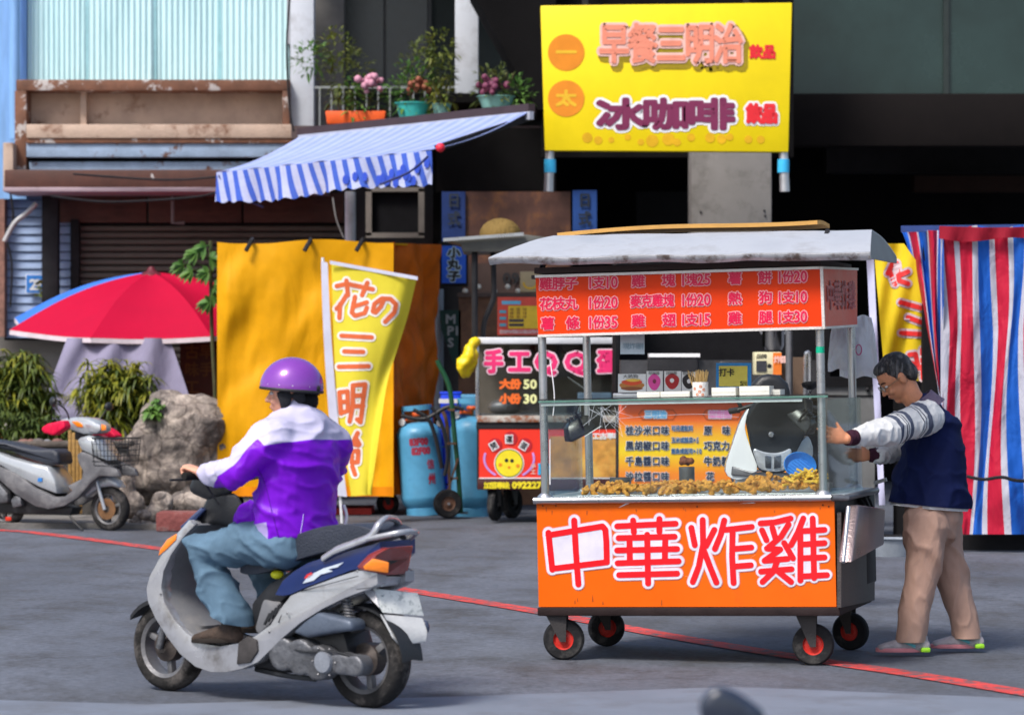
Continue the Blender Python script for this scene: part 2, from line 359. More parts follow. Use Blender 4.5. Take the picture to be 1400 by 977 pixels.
# ================================================================ SETTING
def asphalt():
    m = bpy.data.materials.new('asphalt'); m.use_nodes = True; t = m.node_tree; n = t.nodes; L = t.links; b = n['Principled BSDF']
    tc = n.new('ShaderNodeTexCoord')
    def nz(sc, det=8, ro=.6, st=None):
        x = n.new('ShaderNodeTexNoise'); x.inputs['Scale'].default_value = sc; x.inputs['Detail'].default_value = det; x.inputs['Roughness'].default_value = ro
        if st:
            mp = n.new('ShaderNodeMapping'); mp.inputs['Scale'].default_value = st; mp.inputs['Rotation'].default_value = (0, 0, radians(25)); L.new(tc.outputs['Object'], mp.inputs[0]); L.new(mp.outputs[0], x.inputs['Vector'])
        else: L.new(tc.outputs['Object'], x.inputs['Vector'])
        return x
    def ramp(src, a, ca, c, cc):
        r = n.new('ShaderNodeValToRGB'); r.color_ramp.elements[0].position = a; r.color_ramp.elements[1].position = c
        r.color_ramp.elements[0].color = ca+(1,); r.color_ramp.elements[1].color = cc+(1,); L.new(src, r.inputs[0]); return r
    big = ramp(nz(.5, 4, .5, (1, .35, 1)).outputs[0], .35, (.070, .079, .102), .65, (.125, .14, .175))
    fine = ramp(nz(140, 3, .8).outputs[0], .3, (.62, .62, .62), .72, (1.35, 1.35, 1.35))
    mx = n.new('ShaderNodeMix'); mx.data_type = 'RGBA'; mx.blend_type = 'MULTIPLY'; mx.inputs[0].default_value = 1
    L.new(big.outputs[0], mx.inputs[6]); L.new(fine.outputs[0], mx.inputs[7])
    st = ramp(nz(1.7, 9, .72, (1, .6, 1)).outputs[0], .46, (0, 0, 0), .66, (1, 1, 1))
    m2 = n.new('ShaderNodeMix'); m2.data_type = 'RGBA'; L.new(st.outputs[0], m2.inputs[0]); L.new(mx.outputs[2], m2.inputs[6]); m2.inputs[7].default_value = (.06, .062, .07, 1)
    mot = ramp(nz(22, 6, .75).outputs[0], .35, (.66, .66, .66), .66, (1.28, 1.28, 1.28)); m3 = n.new('ShaderNodeMix'); m3.data_type = 'RGBA'; m3.blend_type = 'MULTIPLY'; m3.inputs[0].default_value = 1; L.new(m2.outputs[2], m3.inputs[6]); L.new(mot.outputs[0], m3.inputs[7])
    va = n.new('ShaderNodeVectorMath'); va.operation = 'MULTIPLY_ADD'; L.new(nz(1.6, 6, .7).outputs['Color'], va.inputs[0]); va.inputs[1].default_value = (1.2, 1.2, 0); L.new(tc.outputs['Object'], va.inputs[2])
    vo = n.new('ShaderNodeTexVoronoi'); vo.feature = 'DISTANCE_TO_EDGE'; vo.inputs['Scale'].default_value = .42; L.new(va.outputs[0], vo.inputs['Vector'])
    ck = ramp(vo.outputs['Distance'], .0, (.35, .35, .36), .012, (1, 1, 1)); m4 = n.new('ShaderNodeMix'); m4.data_type = 'RGBA'; m4.blend_type = 'MULTIPLY'; L.new(nz(.9, 3).outputs[0], m4.inputs[0]); L.new(m3.outputs[2], m4.inputs[6]); L.new(ck.outputs[0], m4.inputs[7])
    oil = ramp(nz(1.1, 5, .6).outputs[0], .60, (1, 1, 1), .74, (.6, .58, .57)); m5 = n.new('ShaderNodeMix'); m5.data_type = 'RGBA'; m5.blend_type = 'MULTIPLY'; m5.inputs[0].default_value = 1; L.new(m4.outputs[2], m5.inputs[6]); L.new(oil.outputs[0], m5.inputs[7])
    L.new(m5.outputs[2], b.inputs['Base Color']); b.inputs['Roughness'].default_value = .82
    bp = n.new('ShaderNodeBump'); bp.inputs['Strength'].default_value = .5; bp.inputs['Distance'].default_value = .006
    L.new(nz(220, 2).outputs[0], bp.inputs['Height']); L.new(bp.outputs[0], b.inputs['Normal']); return m
g = MB(); g.grid(lambda u, v: V((-70+140*u, -30+150*v, 0)), 24, 24)
struct(g.build('road', asphalt(), smooth=0, fix=False))
# smoother resurfaced strip nearest the camera
newasph = mat('new_asphalt', (.165, .19, .24), .8, var=.12, vs=3, bump=.3, bs=200, dirt=(.11, .115, .13), dirts=1.3)
g = MB(); pts = [(-900, 930), (200, 962), (600, 952), (1000, 938), (1500, 958), (2200, 990)]
up = [G(x, y, .004) for x, y in pts]
for a, b_ in zip(up, up[1:]): g.poly([a, b_, V((b_.x*.3, 6, .004)), V((a.x*.3, 6, .004))])
struct(g.build('road_patch', newasph, smooth=0))
redp = mat('red_road_paint', (.60, .055, .05), .75, var=.35, vs=5, bump=.3, bs=150, dirt=(.12, .085, .095), dirts=11, dt=(.49, .58))
line = [(-160, 715), (0, 724), (60, 729), (215, 749), (400, 779), (570, 808), (735, 835), (930, 871), (1120, 902), (1250, 921), (1400, 946), (1600, 980)]
lp = smoothpath([G(x, y, .005) for x, y in line], 5); g = MB()
for a, b_ in zip(lp, lp[1:]):
    nn = V((-(b_-a).y, (b_-a).x, 0)).normalized()*.085; g.poly([a-nn, b_-nn, b_+nn, a+nn])
struct(g.build('red_kerb_line', redp, smooth=0))
pave = mat('pavement_concrete', (.2, .19, .18), .9, var=.3, vs=3, bump=.5, bs=40, dirt=(.1, .09, .08), dirts=2.5)
g = MB(); e = [G(-260, 727), G(0, 723), G(120, 722), G(225, 724), G(300, 716)]
top = [p_+V((0, 0, .05)) for p_ in e]
g.poly(top+[V((-1.8, 36, .05)), V((-9, 36, .05))])
for a, b_ in zip(e, e[1:]): g.poly([a, b_, b_+V((0, 0, .05)), a+V((0, 0, .05))])
struct(g.build('pavement', pave, smooth=0))

# ================================================================ LEFT SHOP FRONT (shuttered)
rust = mat('rusty_steel', (.19, .085, .05), .75, var=.4, vs=5, bump=.4, bs=60, dirt=(.48, .44, .42), dirts=4.5, dt=(.56, .6))
rustlt = mat('peeling_beige_paint', (.5, .37, .29), .7, var=.22, vs=3, bump=.3, bs=50, dirt=(.2, .1, .06), dirts=4, dt=(.55, .7))
peelblue = mat('peeling_blue_paint', (.30, .40, .55), .65, var=.25, vs=4, bump=.3, bs=50, dirt=(.15, .08, .06), dirts=5, dt=(.56, .63))
brownp = mat('brown_paint', (.085, .032, .022), .65, var=.3, vs=5, bump=.25, bs=60, dirt=(.6, .6, .6), dirts=5.5, dt=(.66, .69))
brownb = mat('brown_boards', (.1, .045, .035), .7, var=.35, vs=4, bump=.3, bs=50, stretch=(1, 1, 4))
turq = mat('turquoise_sheet', (.56, .79, .82), .4, var=.10, vs=1.3, bump=.1, bs=20, stretch=(3, 1, .3), dirt=(.3, .52, .55), dirts=1.6, dt=(.5, .9))
bluepipe = mat('blue_paint', (.22, .42, .75), .5, var=.2, vs=3, bump=.2, stretch=(4, 1, .5))
siding_m = mat('blue_grey_siding', (.27, .37, .58), .55, var=.18, vs=4, bump=.2, stretch=(1, 1, 6))
darkst = mat('dark_steel', (.025, .025, .028), .55, var=.3, bump=.2)
slatm = mat('shutter_slats', (.14, .12, .105), .55, metal=.3, var=.25, vs=3, bump=.2, stretch=(1, 1, 8), dirt=(.05, .04, .035), dirts=3)
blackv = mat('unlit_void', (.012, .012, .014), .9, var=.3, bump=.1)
concrete = mat('pale_concrete', (.55, .55, .56), .85, var=.2, vs=2, bump=.4, bs=30, dirt=(.25, .25, .25), dirts=2)
D0 = 36.5
shop = thing('shuttered_shop', 'old shop front with turquoise sheet upper wall, rusted sign frame and brown roller shutter', 'shop', P(200, 690, D0)*1); shop.location.z = 0
def pb(name, m, x0, y0, x1, y1, D, th=.08, par=None, bevel=0, back=True):
    """board seen frontally at depth D, th deep (away from the viewer)"""
    a = P(x0, y1, D); b = P(x1, y0, D); k = MB(); k.bb(a, b+V((0, th, 0))); return k.build(name, m, par, world=True, bevel=bevel)
pb('wall', mat('shop_wall', (.2, .19, .18), .9), -200, -120, 470, 692, D0+.3, .3, shop)
# corrugated sheets, four of them
for k, (x0, x1) in enumerate([(38, 118), (121, 209), (212, 300), (303, 396)]):
    g = MB(); d_ = D0-.25-(k % 2)*.03; a = P(x0, 112, d_); b_ = P(x1, -90, d_); W_ = b_.x-a.x; nn = 54
    g.grid(lambda u, v: V((a.x+W_*u, d_+.012*sin(u*nn*.62*2*pi/3)+.012*sin(v*2+u*5+k), a.z+(b_.z-a.z)*v)), nn*2, 2)
    g.build('corrugated_sheet', turq, shop, world=True, solid=.004)
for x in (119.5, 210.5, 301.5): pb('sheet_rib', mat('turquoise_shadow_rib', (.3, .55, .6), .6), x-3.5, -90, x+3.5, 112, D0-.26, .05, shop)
pb('drain_wall', bluepipe, -60, -120, 36, 272, D0-.3, .3, shop)
k = MB(); k.cyl(P(20, -120, D0-.45), P(20, 190, D0-.45), .06); k.build('drainpipe', bluepipe, shop, world=True)
# rusty box frame
pb('frame_top_beam', rust, 22, 109, 396, 124, D0-.75, .45, shop, .01)
pb('frame_side_post', rust, 20, 124, 36, 236, D0-.75, .45, shop, .01)
pb('recessed_panel', rustlt, 38, 120, 112, 172, D0-.4, .05, shop); pb('recessed_panel', rustlt, 116, 120, 388, 172, D0-.38, .05, shop)
pb('panel_divider', rustlt, 110, 122, 118, 190, D0-.55, .2, shop)
pb('frame_side_post', rust, 386, 124, 396, 190, D0-.75, .4, shop, .01)
pb('ledge', rustlt, 36, 170, 400, 189, D0-.85, .5, shop, .012)
pb('ledge_edge', rust, 36, 188, 402, 196, D0-.83, .45, shop, .01)
pb('peeling_fascia', peelblue, 36, 194, 408, 215, D0-.8, .4, shop, .01)
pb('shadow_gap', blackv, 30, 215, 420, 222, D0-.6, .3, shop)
pb('peeling_fascia', peelblue, 40, 221, 420, 233, D0-.72, .3, shop, .01)
# canopy fascia: folded edge with a projecting lip
pb('canopy_fascia', brownp, 6, 232, 440, 257, D0-1.35, .9, shop, .015)
pb('canopy_lip', mat('worn_edge', (.36, .27, .3), .5), 4, 256, 445, 262, D0-1.38, .95, shop, .008)
pb('canopy_end', rustlt, 4, 195, 18, 256, D0-1.0, .5, shop, .01)
for i, (x0, x1) in enumerate([(80, 200), (203, 330), (333, 470)]): pb('header_board', brownb, x0, 263, x1, 304, D0-.15+i*.004, .1, shop, .006)
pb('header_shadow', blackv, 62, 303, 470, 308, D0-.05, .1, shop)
# shutter: one slat per object
sl = None; z0, z1 = P(0, 560, D0).z, P(0, 307, D0).z; sh = .078; nsl = int((z1-z0)/sh)
xa, xb = P(106, 0, D0).x, P(470, 0, D0).x
for i in range(nsl):
    if sl is None:
        k = MB(); prof = [(0, 0), (-.016, .012), (-.02, .036), (-.012, .06), (0, .066)]
        k.loft([[V((x, p_[0], p_[1])) for p_ in prof]+[V((x, .012, .066)), V((x, .012, 0))] for x in (xa-shop.location.x, xb-shop.location.x)])
        sl = k.build('shutter_slat', slatm, shop); o = sl
    else: o = sl.copy(); COL.objects.link(o); o.parent = shop
    o.location = (0, D0-shop.location.y, z1-(i+1)*sh)
pb('dark_post', darkst, 57, 262, 79, 420, D0-.55, .18, shop, .01); pb('dark_post', darkst, 96, 300, 108, 420, D0-.2, .14, shop, .01)
pb('brick_pier', mat('old_red_brick', (.25, .13, .1), .9, var=.4, vs=14), -40, 262, 6, 460, D0-.3, .2, shop)
pl = None
for i in range(17):
    y = 262+i*11.8
    for x0, x1 in ((8, 57), (79, 97)):
        a = P(x0, y+10.6, D0-.1); b_ = P(x1, y, D0-.1); k = MB(); k.prism([a+V((0, -.02, 0)), V((a.x, a.y+.01, b_.z)), V((a.x, a.y+.05, b_.z)), a+V((0, .05, 0))], 0, V((b_.x-a.x, 0, 0)))
        k.build('siding_plank', siding_m, shop, world=True)
pb('siding_backing', blackv, 6, 262, 98, 465, D0-.03, .03, shop)
# number plate 29
np_ = pb('number_plate', mat('plate_blue', (.03, .22, .68), .4, var=.1), 36, 376, 62, 400, D0-.2, .01, shop)
k = MB(); a = P(35, 401, D0-.195); k.bb(a, P(63, 375, D0-.195)+V((0, .01, 0))); k.build('plate_rim', mat('white_enamel', (.8, .82, .85), .4, var=.08), shop, world=True)
ik = Ink(wmap(D0-.2)); ik.text('29', 41, -396, 15, 14, bold=.9, d=.004, gap=-3); ik.build(_mats['white_enamel'], np_, world=True)
# cables and a conduit along the old front
for pts in ([(70, 268), (150, 276), (260, 270), (300, 262)], [(100, 238), (230, 246), (330, 240), (420, 244)], [(398, -20), (392, 60), (396, 150), (402, 180)]):
    k = MB(); k.tube(smoothpath([P(x, y, 35.05) for x, y in pts], 6), .012, 6); k.build('cable', darkst, shop, world=True)
k = MB(); k.tube([P(236, 262, 35.9), P(236, 305, 35.9), P(252, 305, 35.9)], .02, 8); k.build('conduit', mat('conduit_grey', (.2, .2, .2), .5), shop, world=True)
k = MB(); k.tube(smoothpath([P(14, 262, 36), P(18, 300, 36), P(8, 320, 36), P(16, 360, 36), P(14, 420, 36)], 5), .012); k.build('cable', darkst, shop, world=True)
k = MB(); k.tube(smoothpath([P(6, 330, 35.9), P(20, 305, 35.9), P(36, 292, 35.9), P(50, 278, 35.9)], 5), .03); k.build('bracket', mat('galvanised', (.45, .45, .45), .5, .5), shop, world=True)

# ================================================================ MIDDLE HOUSE WITH BALCONY
D1 = 36.0
bal = thing('balcony_house', 'grey house with white columns and a shaded balcony above the striped awning', 'house', V((P(530, 0, D1).x, D1, 0)))
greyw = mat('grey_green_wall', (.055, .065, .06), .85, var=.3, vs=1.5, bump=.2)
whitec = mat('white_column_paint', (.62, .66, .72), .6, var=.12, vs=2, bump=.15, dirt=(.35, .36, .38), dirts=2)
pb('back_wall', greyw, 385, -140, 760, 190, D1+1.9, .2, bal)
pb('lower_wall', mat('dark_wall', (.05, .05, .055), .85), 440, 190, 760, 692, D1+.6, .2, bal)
pb('balcony_floor', mat('slab_edge', (.1, .07, .07), .8), 398, 172, 745, 190, D1-.4, 2.3, bal)
pb('column', whitec, 397, -140, 429, 174, D1-.1, .3, bal, .01); pb('column', whitec, 622, -140, 654, 128, D1-.1, .3, bal, .01)
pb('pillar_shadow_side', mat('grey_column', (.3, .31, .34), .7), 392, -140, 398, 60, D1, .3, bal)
wf = pb('balcony_window', mat('dark_window_frame', (.06, .06, .06), .4), 460, -60, 590, 128, D1+1.8, .08, bal)
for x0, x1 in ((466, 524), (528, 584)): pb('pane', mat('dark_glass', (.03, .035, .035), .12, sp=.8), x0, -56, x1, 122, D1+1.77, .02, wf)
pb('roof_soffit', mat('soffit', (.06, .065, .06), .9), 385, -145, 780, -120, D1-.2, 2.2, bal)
pb('rail', mat('rail_metal', (.28, .3, .3), .5, .3), 430, 118, 622, 121, D1-.2, .02, bal)
for i in range(12): pb('baluster', _mats['rail_metal'], 436+i*16, 121, 438+i*16, 173, D1-.2, .02, bal)
# ground floor below the awning: white pole, window
k = MB(); k.cyl(P(479, 262, 34.6), P(479, 430, 34.6), .06); k.build('downpipe', whitec, bal, world=True)
wn = pb('ground_window', blackv, 508, 262, 572, 318, D1-.1, .05, bal)
for q in ((500, 258, 508, 322), (572, 258, 580, 322), (500, 318, 580, 325), (500, 256, 580, 262)): pb('window_frame', mat('old_window_frame', (.2, .18, .16), .7), *q, D1-.2, .12, bal)
k = MB(); k.tube(smoothpath([P(455, 270, 35), P(460, 300, 35), P(470, 325, 35)], 4), .008); k.build('hanging_wire', mat('wire_grey', (.3, .3, .3), .6), bal, world=True)

# ================================================================ RIGHT ARCADE SHOP
D2 = 38.0
arc = thing('arcade_shop', 'deep unlit shop arcade with dark green upper panel and pale pillar', 'shop', V((P(1050, 0, D2).x, D2, 0)))
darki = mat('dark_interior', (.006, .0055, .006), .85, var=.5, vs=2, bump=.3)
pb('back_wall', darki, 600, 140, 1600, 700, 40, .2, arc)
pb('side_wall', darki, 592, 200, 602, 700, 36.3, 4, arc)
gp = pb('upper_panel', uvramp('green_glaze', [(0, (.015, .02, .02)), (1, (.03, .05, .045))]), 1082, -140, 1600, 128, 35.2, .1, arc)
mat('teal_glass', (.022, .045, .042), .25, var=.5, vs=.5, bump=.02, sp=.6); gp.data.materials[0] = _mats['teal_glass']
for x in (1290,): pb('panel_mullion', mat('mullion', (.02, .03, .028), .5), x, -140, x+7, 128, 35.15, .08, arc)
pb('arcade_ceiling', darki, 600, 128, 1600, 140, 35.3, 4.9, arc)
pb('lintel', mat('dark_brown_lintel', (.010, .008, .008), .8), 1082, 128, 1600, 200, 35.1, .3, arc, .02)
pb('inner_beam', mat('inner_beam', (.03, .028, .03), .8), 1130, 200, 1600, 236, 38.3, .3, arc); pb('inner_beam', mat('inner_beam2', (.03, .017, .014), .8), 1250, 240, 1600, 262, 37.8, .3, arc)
pb('shelf_back', mat('inner_shelf', (.022, .022, .024), .8), 870, 262, 945, 315, 38.3, .3, arc)
pil = pb('pillar', mat('pale_pillar', (.26, .245, .235), .8, var=.15, vs=2, bump=.25, dirt=(.14, .13, .12), dirts=3), 945, 150, 1055, 336, 33.4, .6, arc, .015)
for q in ((958, 290), (1045, 288), (1046, 295)):
    k = MB(); k.ball(P(q[0], q[1], 33.39), .012, 8, 5); k.build('bolt', darkst, arc, world=True)
# black sloping roof edge beside the yellow sign
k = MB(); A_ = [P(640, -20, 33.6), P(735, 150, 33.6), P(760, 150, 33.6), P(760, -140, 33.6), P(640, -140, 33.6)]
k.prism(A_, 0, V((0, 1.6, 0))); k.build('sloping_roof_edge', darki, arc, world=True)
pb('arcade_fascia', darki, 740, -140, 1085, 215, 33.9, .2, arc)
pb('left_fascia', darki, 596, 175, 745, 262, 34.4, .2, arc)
# right side parapet beam in shadow
pb('ground_step', mat('dark_step', (.03, .03, .032), .9), 1180, 700, 1600, 725, 34, 3, arc)

# ================================================================ YELLOW HANGING SIGN
Fs = Frame(P(912, 207, 31.5)); ys = thing('hanging_sign', 'large yellow hanging shop sign with red and purple Chinese lettering and two orange emblems', 'sign', Fs.loc)
yel = mat('sign_yellow', (.92, .70, .0), .45, var=.1, vs=1.5, bump=.03)
q = [Fs.p(x, y) for x, y in ((739, 8), (745, 206), (1078, 208), (1083, 4))]
k = MB(); k.prism(q, 0, V((0, .14, 0))); k.build('sign_box', yel, ys, bevel=.01)
pm = planemap(Fs); mi_ = .004
wht = mat('print_white', (.85, .84, .86), .5, var=.05, bump=0)
red = mat('print_red', (.78, .02, .03), .5, var=.08, bump=0); pink = mat('print_salmon', (.85, .28, .18), .5, var=.1, bump=0)
purp = mat('print_maroon', (.20, .02, .08), .5, var=.1, bump=0); orng = mat('print_orange', (.8, .26, .01), .5, var=.1, bump=0); blk = mat('print_black', (.015, .015, .018), .5, bump=0)
salw = mat('print_pale_pink', (.9, .55, .48), .5, bump=0)
for cy, ch in ((72, '一'), (135, '太')):
    ik = Ink(pm); ik.disc(774, -cy, 25, .004, 28); ik.build(orng, ys, 'emblem'); 
    ik = Ink(pm); ik.char(ch, 762, -cy-10, 24, 20, 1.2, .006); ik.build(mat('print_gold', (.85, .5, .02), .5), ys, 'emblem_mark')
Ink.J = .00012
ik = Ink(pm); ik.text('早餐三明治', 822, -88, 35, 50, 7, .003, gap=4); ik.build(mat('print_sign_shadow', (.35, .25, .0), .5), ys); COL.objects[-1].location = (.03, 0, -.03)
ik = Ink(pm); ik.text('早餐三明治', 822, -86, 35, 50, 5, .010, gap=4); ik.build(salw, ys)
ik = Ink(pm); ik.text('早餐三明治', 822, -86, 35, 50, 1.6, .018, gap=4); ik.build(pink, ys)
ik = Ink(pm); ik.text('冰咖啡', 820, -176, 56, 38, 6.5, .0032, gap=6); ik.build(wht, ys)
ik = Ink(pm); ik.text('冰咖啡', 820, -176, 56, 38, 2.6, .010, gap=6); ik.build(purp, ys)
ik = Ink(pm); ik.text('飲品', 1026, -80, 15, 17, 1.2, .006, gap=3); ik.build(red, ys)
ik = Ink(pm); ik.text('飲品', 1022, -168, 18, 24, 5, .0032, gap=3); ik.build(wht, ys); ik = Ink(pm); ik.text('飲品', 1022, -168, 18, 24, 2, .012, gap=3); ik.build(red, ys)
Ink.J = .00003
for i in range(14):
    ik = Ink(pm); ik.disc(805+i*18+R.uniform(-6, 6), -192-R.uniform(-5, 4), R.uniform(4, 9), .0035+i*.0001, 9); ik.build(mat('print_dark_yellow', (.75, .42, 0), .5), ys, 'printed_spot')
for x in (752, 1071):
    k = MB(); k.cyl(Fs.p(x, 205, .07), Fs.p(x-2 if x < 900 else x+2, 262, .07), .045, .05, 14); k.build('sign_clamp', mat('clamp_steel', (.6, .6, .62), .3, .7), ys)
    k = MB(); k.cyl(Fs.p(x, 218, .07), Fs.p(x, 236, .07), .06, .06, 14); k.build('clamp_tape', mat('sky_blue_tape', (.05, .5, .85), .4), ys)
# steel brackets up to the building
for x in (800, 1020):
    k = MB(); k.beam(Fs.p(x, -60, .07), Fs.p(x, 20, .07), .06, .06); k.beam(Fs.p(x, -55, .11), Fs.p(x, -55, 2.4), .06, .06); k.build('hanging_bracket', darkst, ys)

# ================================================================ STRIPED AWNING
aw = thing('awning', 'blue and white striped awning with fabric valance sloping out over the middle shop', 'awning', P(450, 230, 32))
ML, MR = P(412, 186, 34.4), P(725, 152, 31.0); FL, FR = P(296, 236, 33.4), P(590, 206, 30.0); BL_, BR_ = P(296, 279, 33.42), P(590, 250, 30.02)
def awtop(u, v): p_ = ML.lerp(MR, u).lerp(FL.lerp(FR, u), v); return p_+V((0, 0, -.05*sin(pi*v)+.012*sin(u*40)*v))
k = MB(); k.grid(awtop, 60, 10)
lav = (.45, .50, .80); bst = (.08, .14, .62)
awm = stripes('awning_stripes', [(0, (.40, .45, .72)), (.60, (.12, .2, .62))], reps=19, fold=.3)
awt = stripes('awning_top_cloth', [(0, (.36, .42, .70)), (.5, (.26, .33, .64))], reps=19, fold=.3)
k.build('canopy_cloth', awt, aw, world=True, solid=.006)
def awval(u, v):
    p_ = FL.lerp(FR, u).lerp(BL_.lerp(BR_, u), v); n_ = V((-.79, -.61, 0))
    return p_+n_*(.03*sin(u*23)*v+.02*sin(u*57+1)*v*v)+V((0, 0, (.02*sin(u*9+2)+.012*sin(u*110))*v))
k = MB(); k.grid(awval, 150, 6)
awm2 = stripes('awning_valance_stripes', [(0, (.46, .51, .76)), (.55, (.06, .13, .58))], reps=19, skew=-.035, fold=.6, fs=5)
k.build('valance', awm2, aw, world=True, solid=.004)
k = MB(); k.beam(P(410, 181, 34.4), P(727, 148, 31.0), .08, .09); k.build('mount_bar', mat('dark_brown_bar', (.05, .03, .035), .6), aw, world=True)
k = MB(); k.beam(P(410, 190, 34.35), P(727, 158, 30.95), .05, .08); k.build('roller_cover', mat('grey_roller', (.42, .45, .55), .5), aw, world=True)
k = MB(); k.beam(P(597, 203, 30.1), P(727, 160, 31.1), .05, .06); k.build('side_arm', darkst, aw, world=True)
k = MB(); k.ball(P(602, 202, 30.0), .045, 12, 8); k.build('red_knob', mat('knob_red', (.7, .02, .05), .4), aw, world=True)
k = MB(); k.tube(smoothpath([P(299, 240, 33.35), P(320, 265, 33.2), P(360, 283, 32.9)], 5), .012); k.build('pull_cord', mat('cord_navy', (.03, .04, .16), .6), aw, world=True)
k = MB(); k.tube(smoothpath([P(585, 214, 29.95), P(560, 235, 30.1), P(520, 252, 30.4)], 5), .012); k.build('pull_cord', mat('cord_navy', (.03, .04, .16), .6), aw, world=True)
for i in range(16):
    k = MB(); u = R.uniform(.62, .99); v = R.uniform(.3, .9); c = awval(u, v)+V((-.79, -.61, 0))*(.012+i*.0004)
    k.poly([c+V((cos(a)*.05*.6, -cos(a)*.05*.78, sin(a)*.05)) for a in [2*pi*j/7 for j in range(7)]])
    k.build('printed_flower', mat('cobalt_print', (.03, .08, .55), .6), aw, world=True, fix=False)

# ================================================================ BALCONY PLANTS
leafs = {}
def leafmat(name, c, c2):
    if name in leafs: return leafs[name]
    m = mat(name, c, .45, var=.4, vs=9, bump=.1, dirt=c2, dirts=5, dt=(.42, .6), sp=.4); t = m.node_tree; n = t.nodes; b = n['Principled BSDF']
    tr = n.new('ShaderNodeBsdfTranslucent'); ms = n.new('ShaderNodeMixShader'); ms.inputs[0].default_value = .25
    t.links.new(b.inputs['Base Color'].links[0].from_socket, tr.inputs[0]); t.links.new(b.outputs[0], ms.inputs[1]); t.links.new(tr.outputs[0], ms.inputs[2]); t.links.new(ms.outputs[0], n['Material Output'].inputs[0])
    leafs[name] = m; return m
def leaf(k, base, d, up, L, W_, droop=.3, segs=3):
    d = d.normalized(); s_ = d.cross(up); s_ = s_.normalized() if s_.length > 1e-3 else V((1, 0, 0)); u_ = s_.cross(d); prev = None
    for i in range(segs+1):
        t = i/segs; wd = W_*sin(pi*min(.97, .12+.85*t))*(1 if t < 1 else .05); c = base+d*(L*t)+V((0, 0, -1))*droop*L*t*t
        a, b_ = k.vi(c-s_*wd/2+u_*wd*.15), k.vi(c+s_*wd/2+u_*wd*.15); m_ = k.vi(c)
        if prev: k.face((prev[0], prev[2], m_, a)); k.face((prev[2], prev[1], b_, m_))
        prev = (a, b_, m_)
def crown(k, c, r, n, L, W_, droop=.4, shell=.45, rng=R, upb=.3):
    for i in range(n):
        a = rng.uniform(0, 2*pi); z = rng.uniform(-.9, 1); q = sqrt(max(0, 1-z*z)); dr = V((q*cos(a), q*sin(a), z)); t = rng.uniform(shell, 1)
        p_ = V((c[0]+dr.x*r[0]*t, c[1]+dr.y*r[1]*t, c[2]+dr.z*r[2]*t))
        d = (dr+V((rng.uniform(-.6, .6), rng.uniform(-.6, .6), rng.uniform(-.3, .6)+upb)))
        s_ = rng.uniform(.6, 1.25); leaf(k, p_, d, V((rng.uniform(-.3, .3), rng.uniform(-.3, .3), 1)), L*s_, W_*s_, droop)
potm = {'orange': mat('orange_planter', (.85, .12, .02), .5), 'teal': mat('teal_pot', (.05, .5, .48), .45), 'aqua': mat('aqua_pot', (.25, .55, .52), .45)}
lg = leafmat('olive_leaf', (.09, .13, .035), (.16, .18, .05)); ly = leafmat('yellow_green_leaf', (.2, .2, .03), (.1, .15, .03)); lm = leafmat('fresh_leaf', (.08, .2, .04), (.13, .25, .05))
flp = mat('pink_petals', (.6, .28, .38), .6, var=.3); flm = mat('plum_petals', (.18, .04, .09), .6, var=.3); flr = mat('rust_petals', (.3, .09, .05), .6, var=.3)
def balplant(x, yb, D, pot, pw, ph, crowns, label, flower=None):
    b0 = P(x, yb, D); t_ = thing('potted_plant', label, 'plant', b0, group='plants along the balcony edge')
    k = MB(); w_ = pw*D/FPX/2; h_ = ph*D/FPX
    if pot == 'orange': k.box((0, 0, h_/2), (w_*2, .28, h_), taper=1.06); k.build('planter', potm[pot], t_, bevel=.015)
    else: k.lathe([(0, 0), (w_*.75, 0), (w_, h_*.95), (w_*1.08, h_*.95), (w_*1.08, h_), (w_*.9, h_), (w_*.85, h_*.8), (0, h_*.8)]); k.build('pot', potm[pot], t_)
    k = MB()
    for i in range(7): a = i*.9; k.tube([V((cos(a)*w_*.5, sin(a)*.06, h_*.7)), V((cos(a)*w_*1.0, sin(a)*.12, h_+.25))], .008, 5)
    k.build('stem', leafmat('stem_brown', (.12, .1, .05), (.08, .1, .04)), t_)
    for (dx, dy, r, n, m) in crowns:
        k = MB(); s_ = D/FPX; crown(k, (dx*s_, 0, -dy*s_), (r*s_, .2, r*s_*1.05), n, .09, .035); k.build('foliage', m, t_, smooth=0, fix=False)
    if flower:
        fm, dx, dy, r = flower; k = MB(); s_ = D/FPX
        for i in range(26):
            a = R.uniform(0, 6.28); q = R.uniform(0, r)*s_; k.ball((dx*s_+q*cos(a), R.uniform(-.22, -.05), -dy*s_+q*sin(a)*.7), R.uniform(.025, .045), 8, 5)
        k.build('flowers', fm, t_)
balplant(487, 171, 34.6, 'orange', 78, 18, [(-10, -60, 42, 260, lg), (12, -30, 38, 220, lm), (-62, -92, 26, 110, lm), (-25, -105, 30, 130, ly)], 'orange trough of tall olive foliage with pink flowers beside the white column', (flp, 20, -55, 20))
balplant(565, 163, 33.9, 'teal', 48, 22, [(0, -40, 40, 240, lm), (14, -75, 34, 160, lg)], 'teal pot with loose green plant and rust flowers at the middle of the balcony', (flr, 8, -42, 16))
balplant(604, 158, 33.6, 'aqua', 26, 16, [(0, -30, 24, 120, ly), (-4, -95, 26, 110, ly), (2, -60, 20, 80, lg)], 'tall yellow leaved plant next to the second white column')
balplant(678, 148, 33.0, 'aqua', 50, 16, [(0, -28, 32, 180, lg), (30, -20, 24, 110, lm)], 'pale aqua pot with plum coloured flowers nearest the yellow sign', (flm, -6, -28, 22))
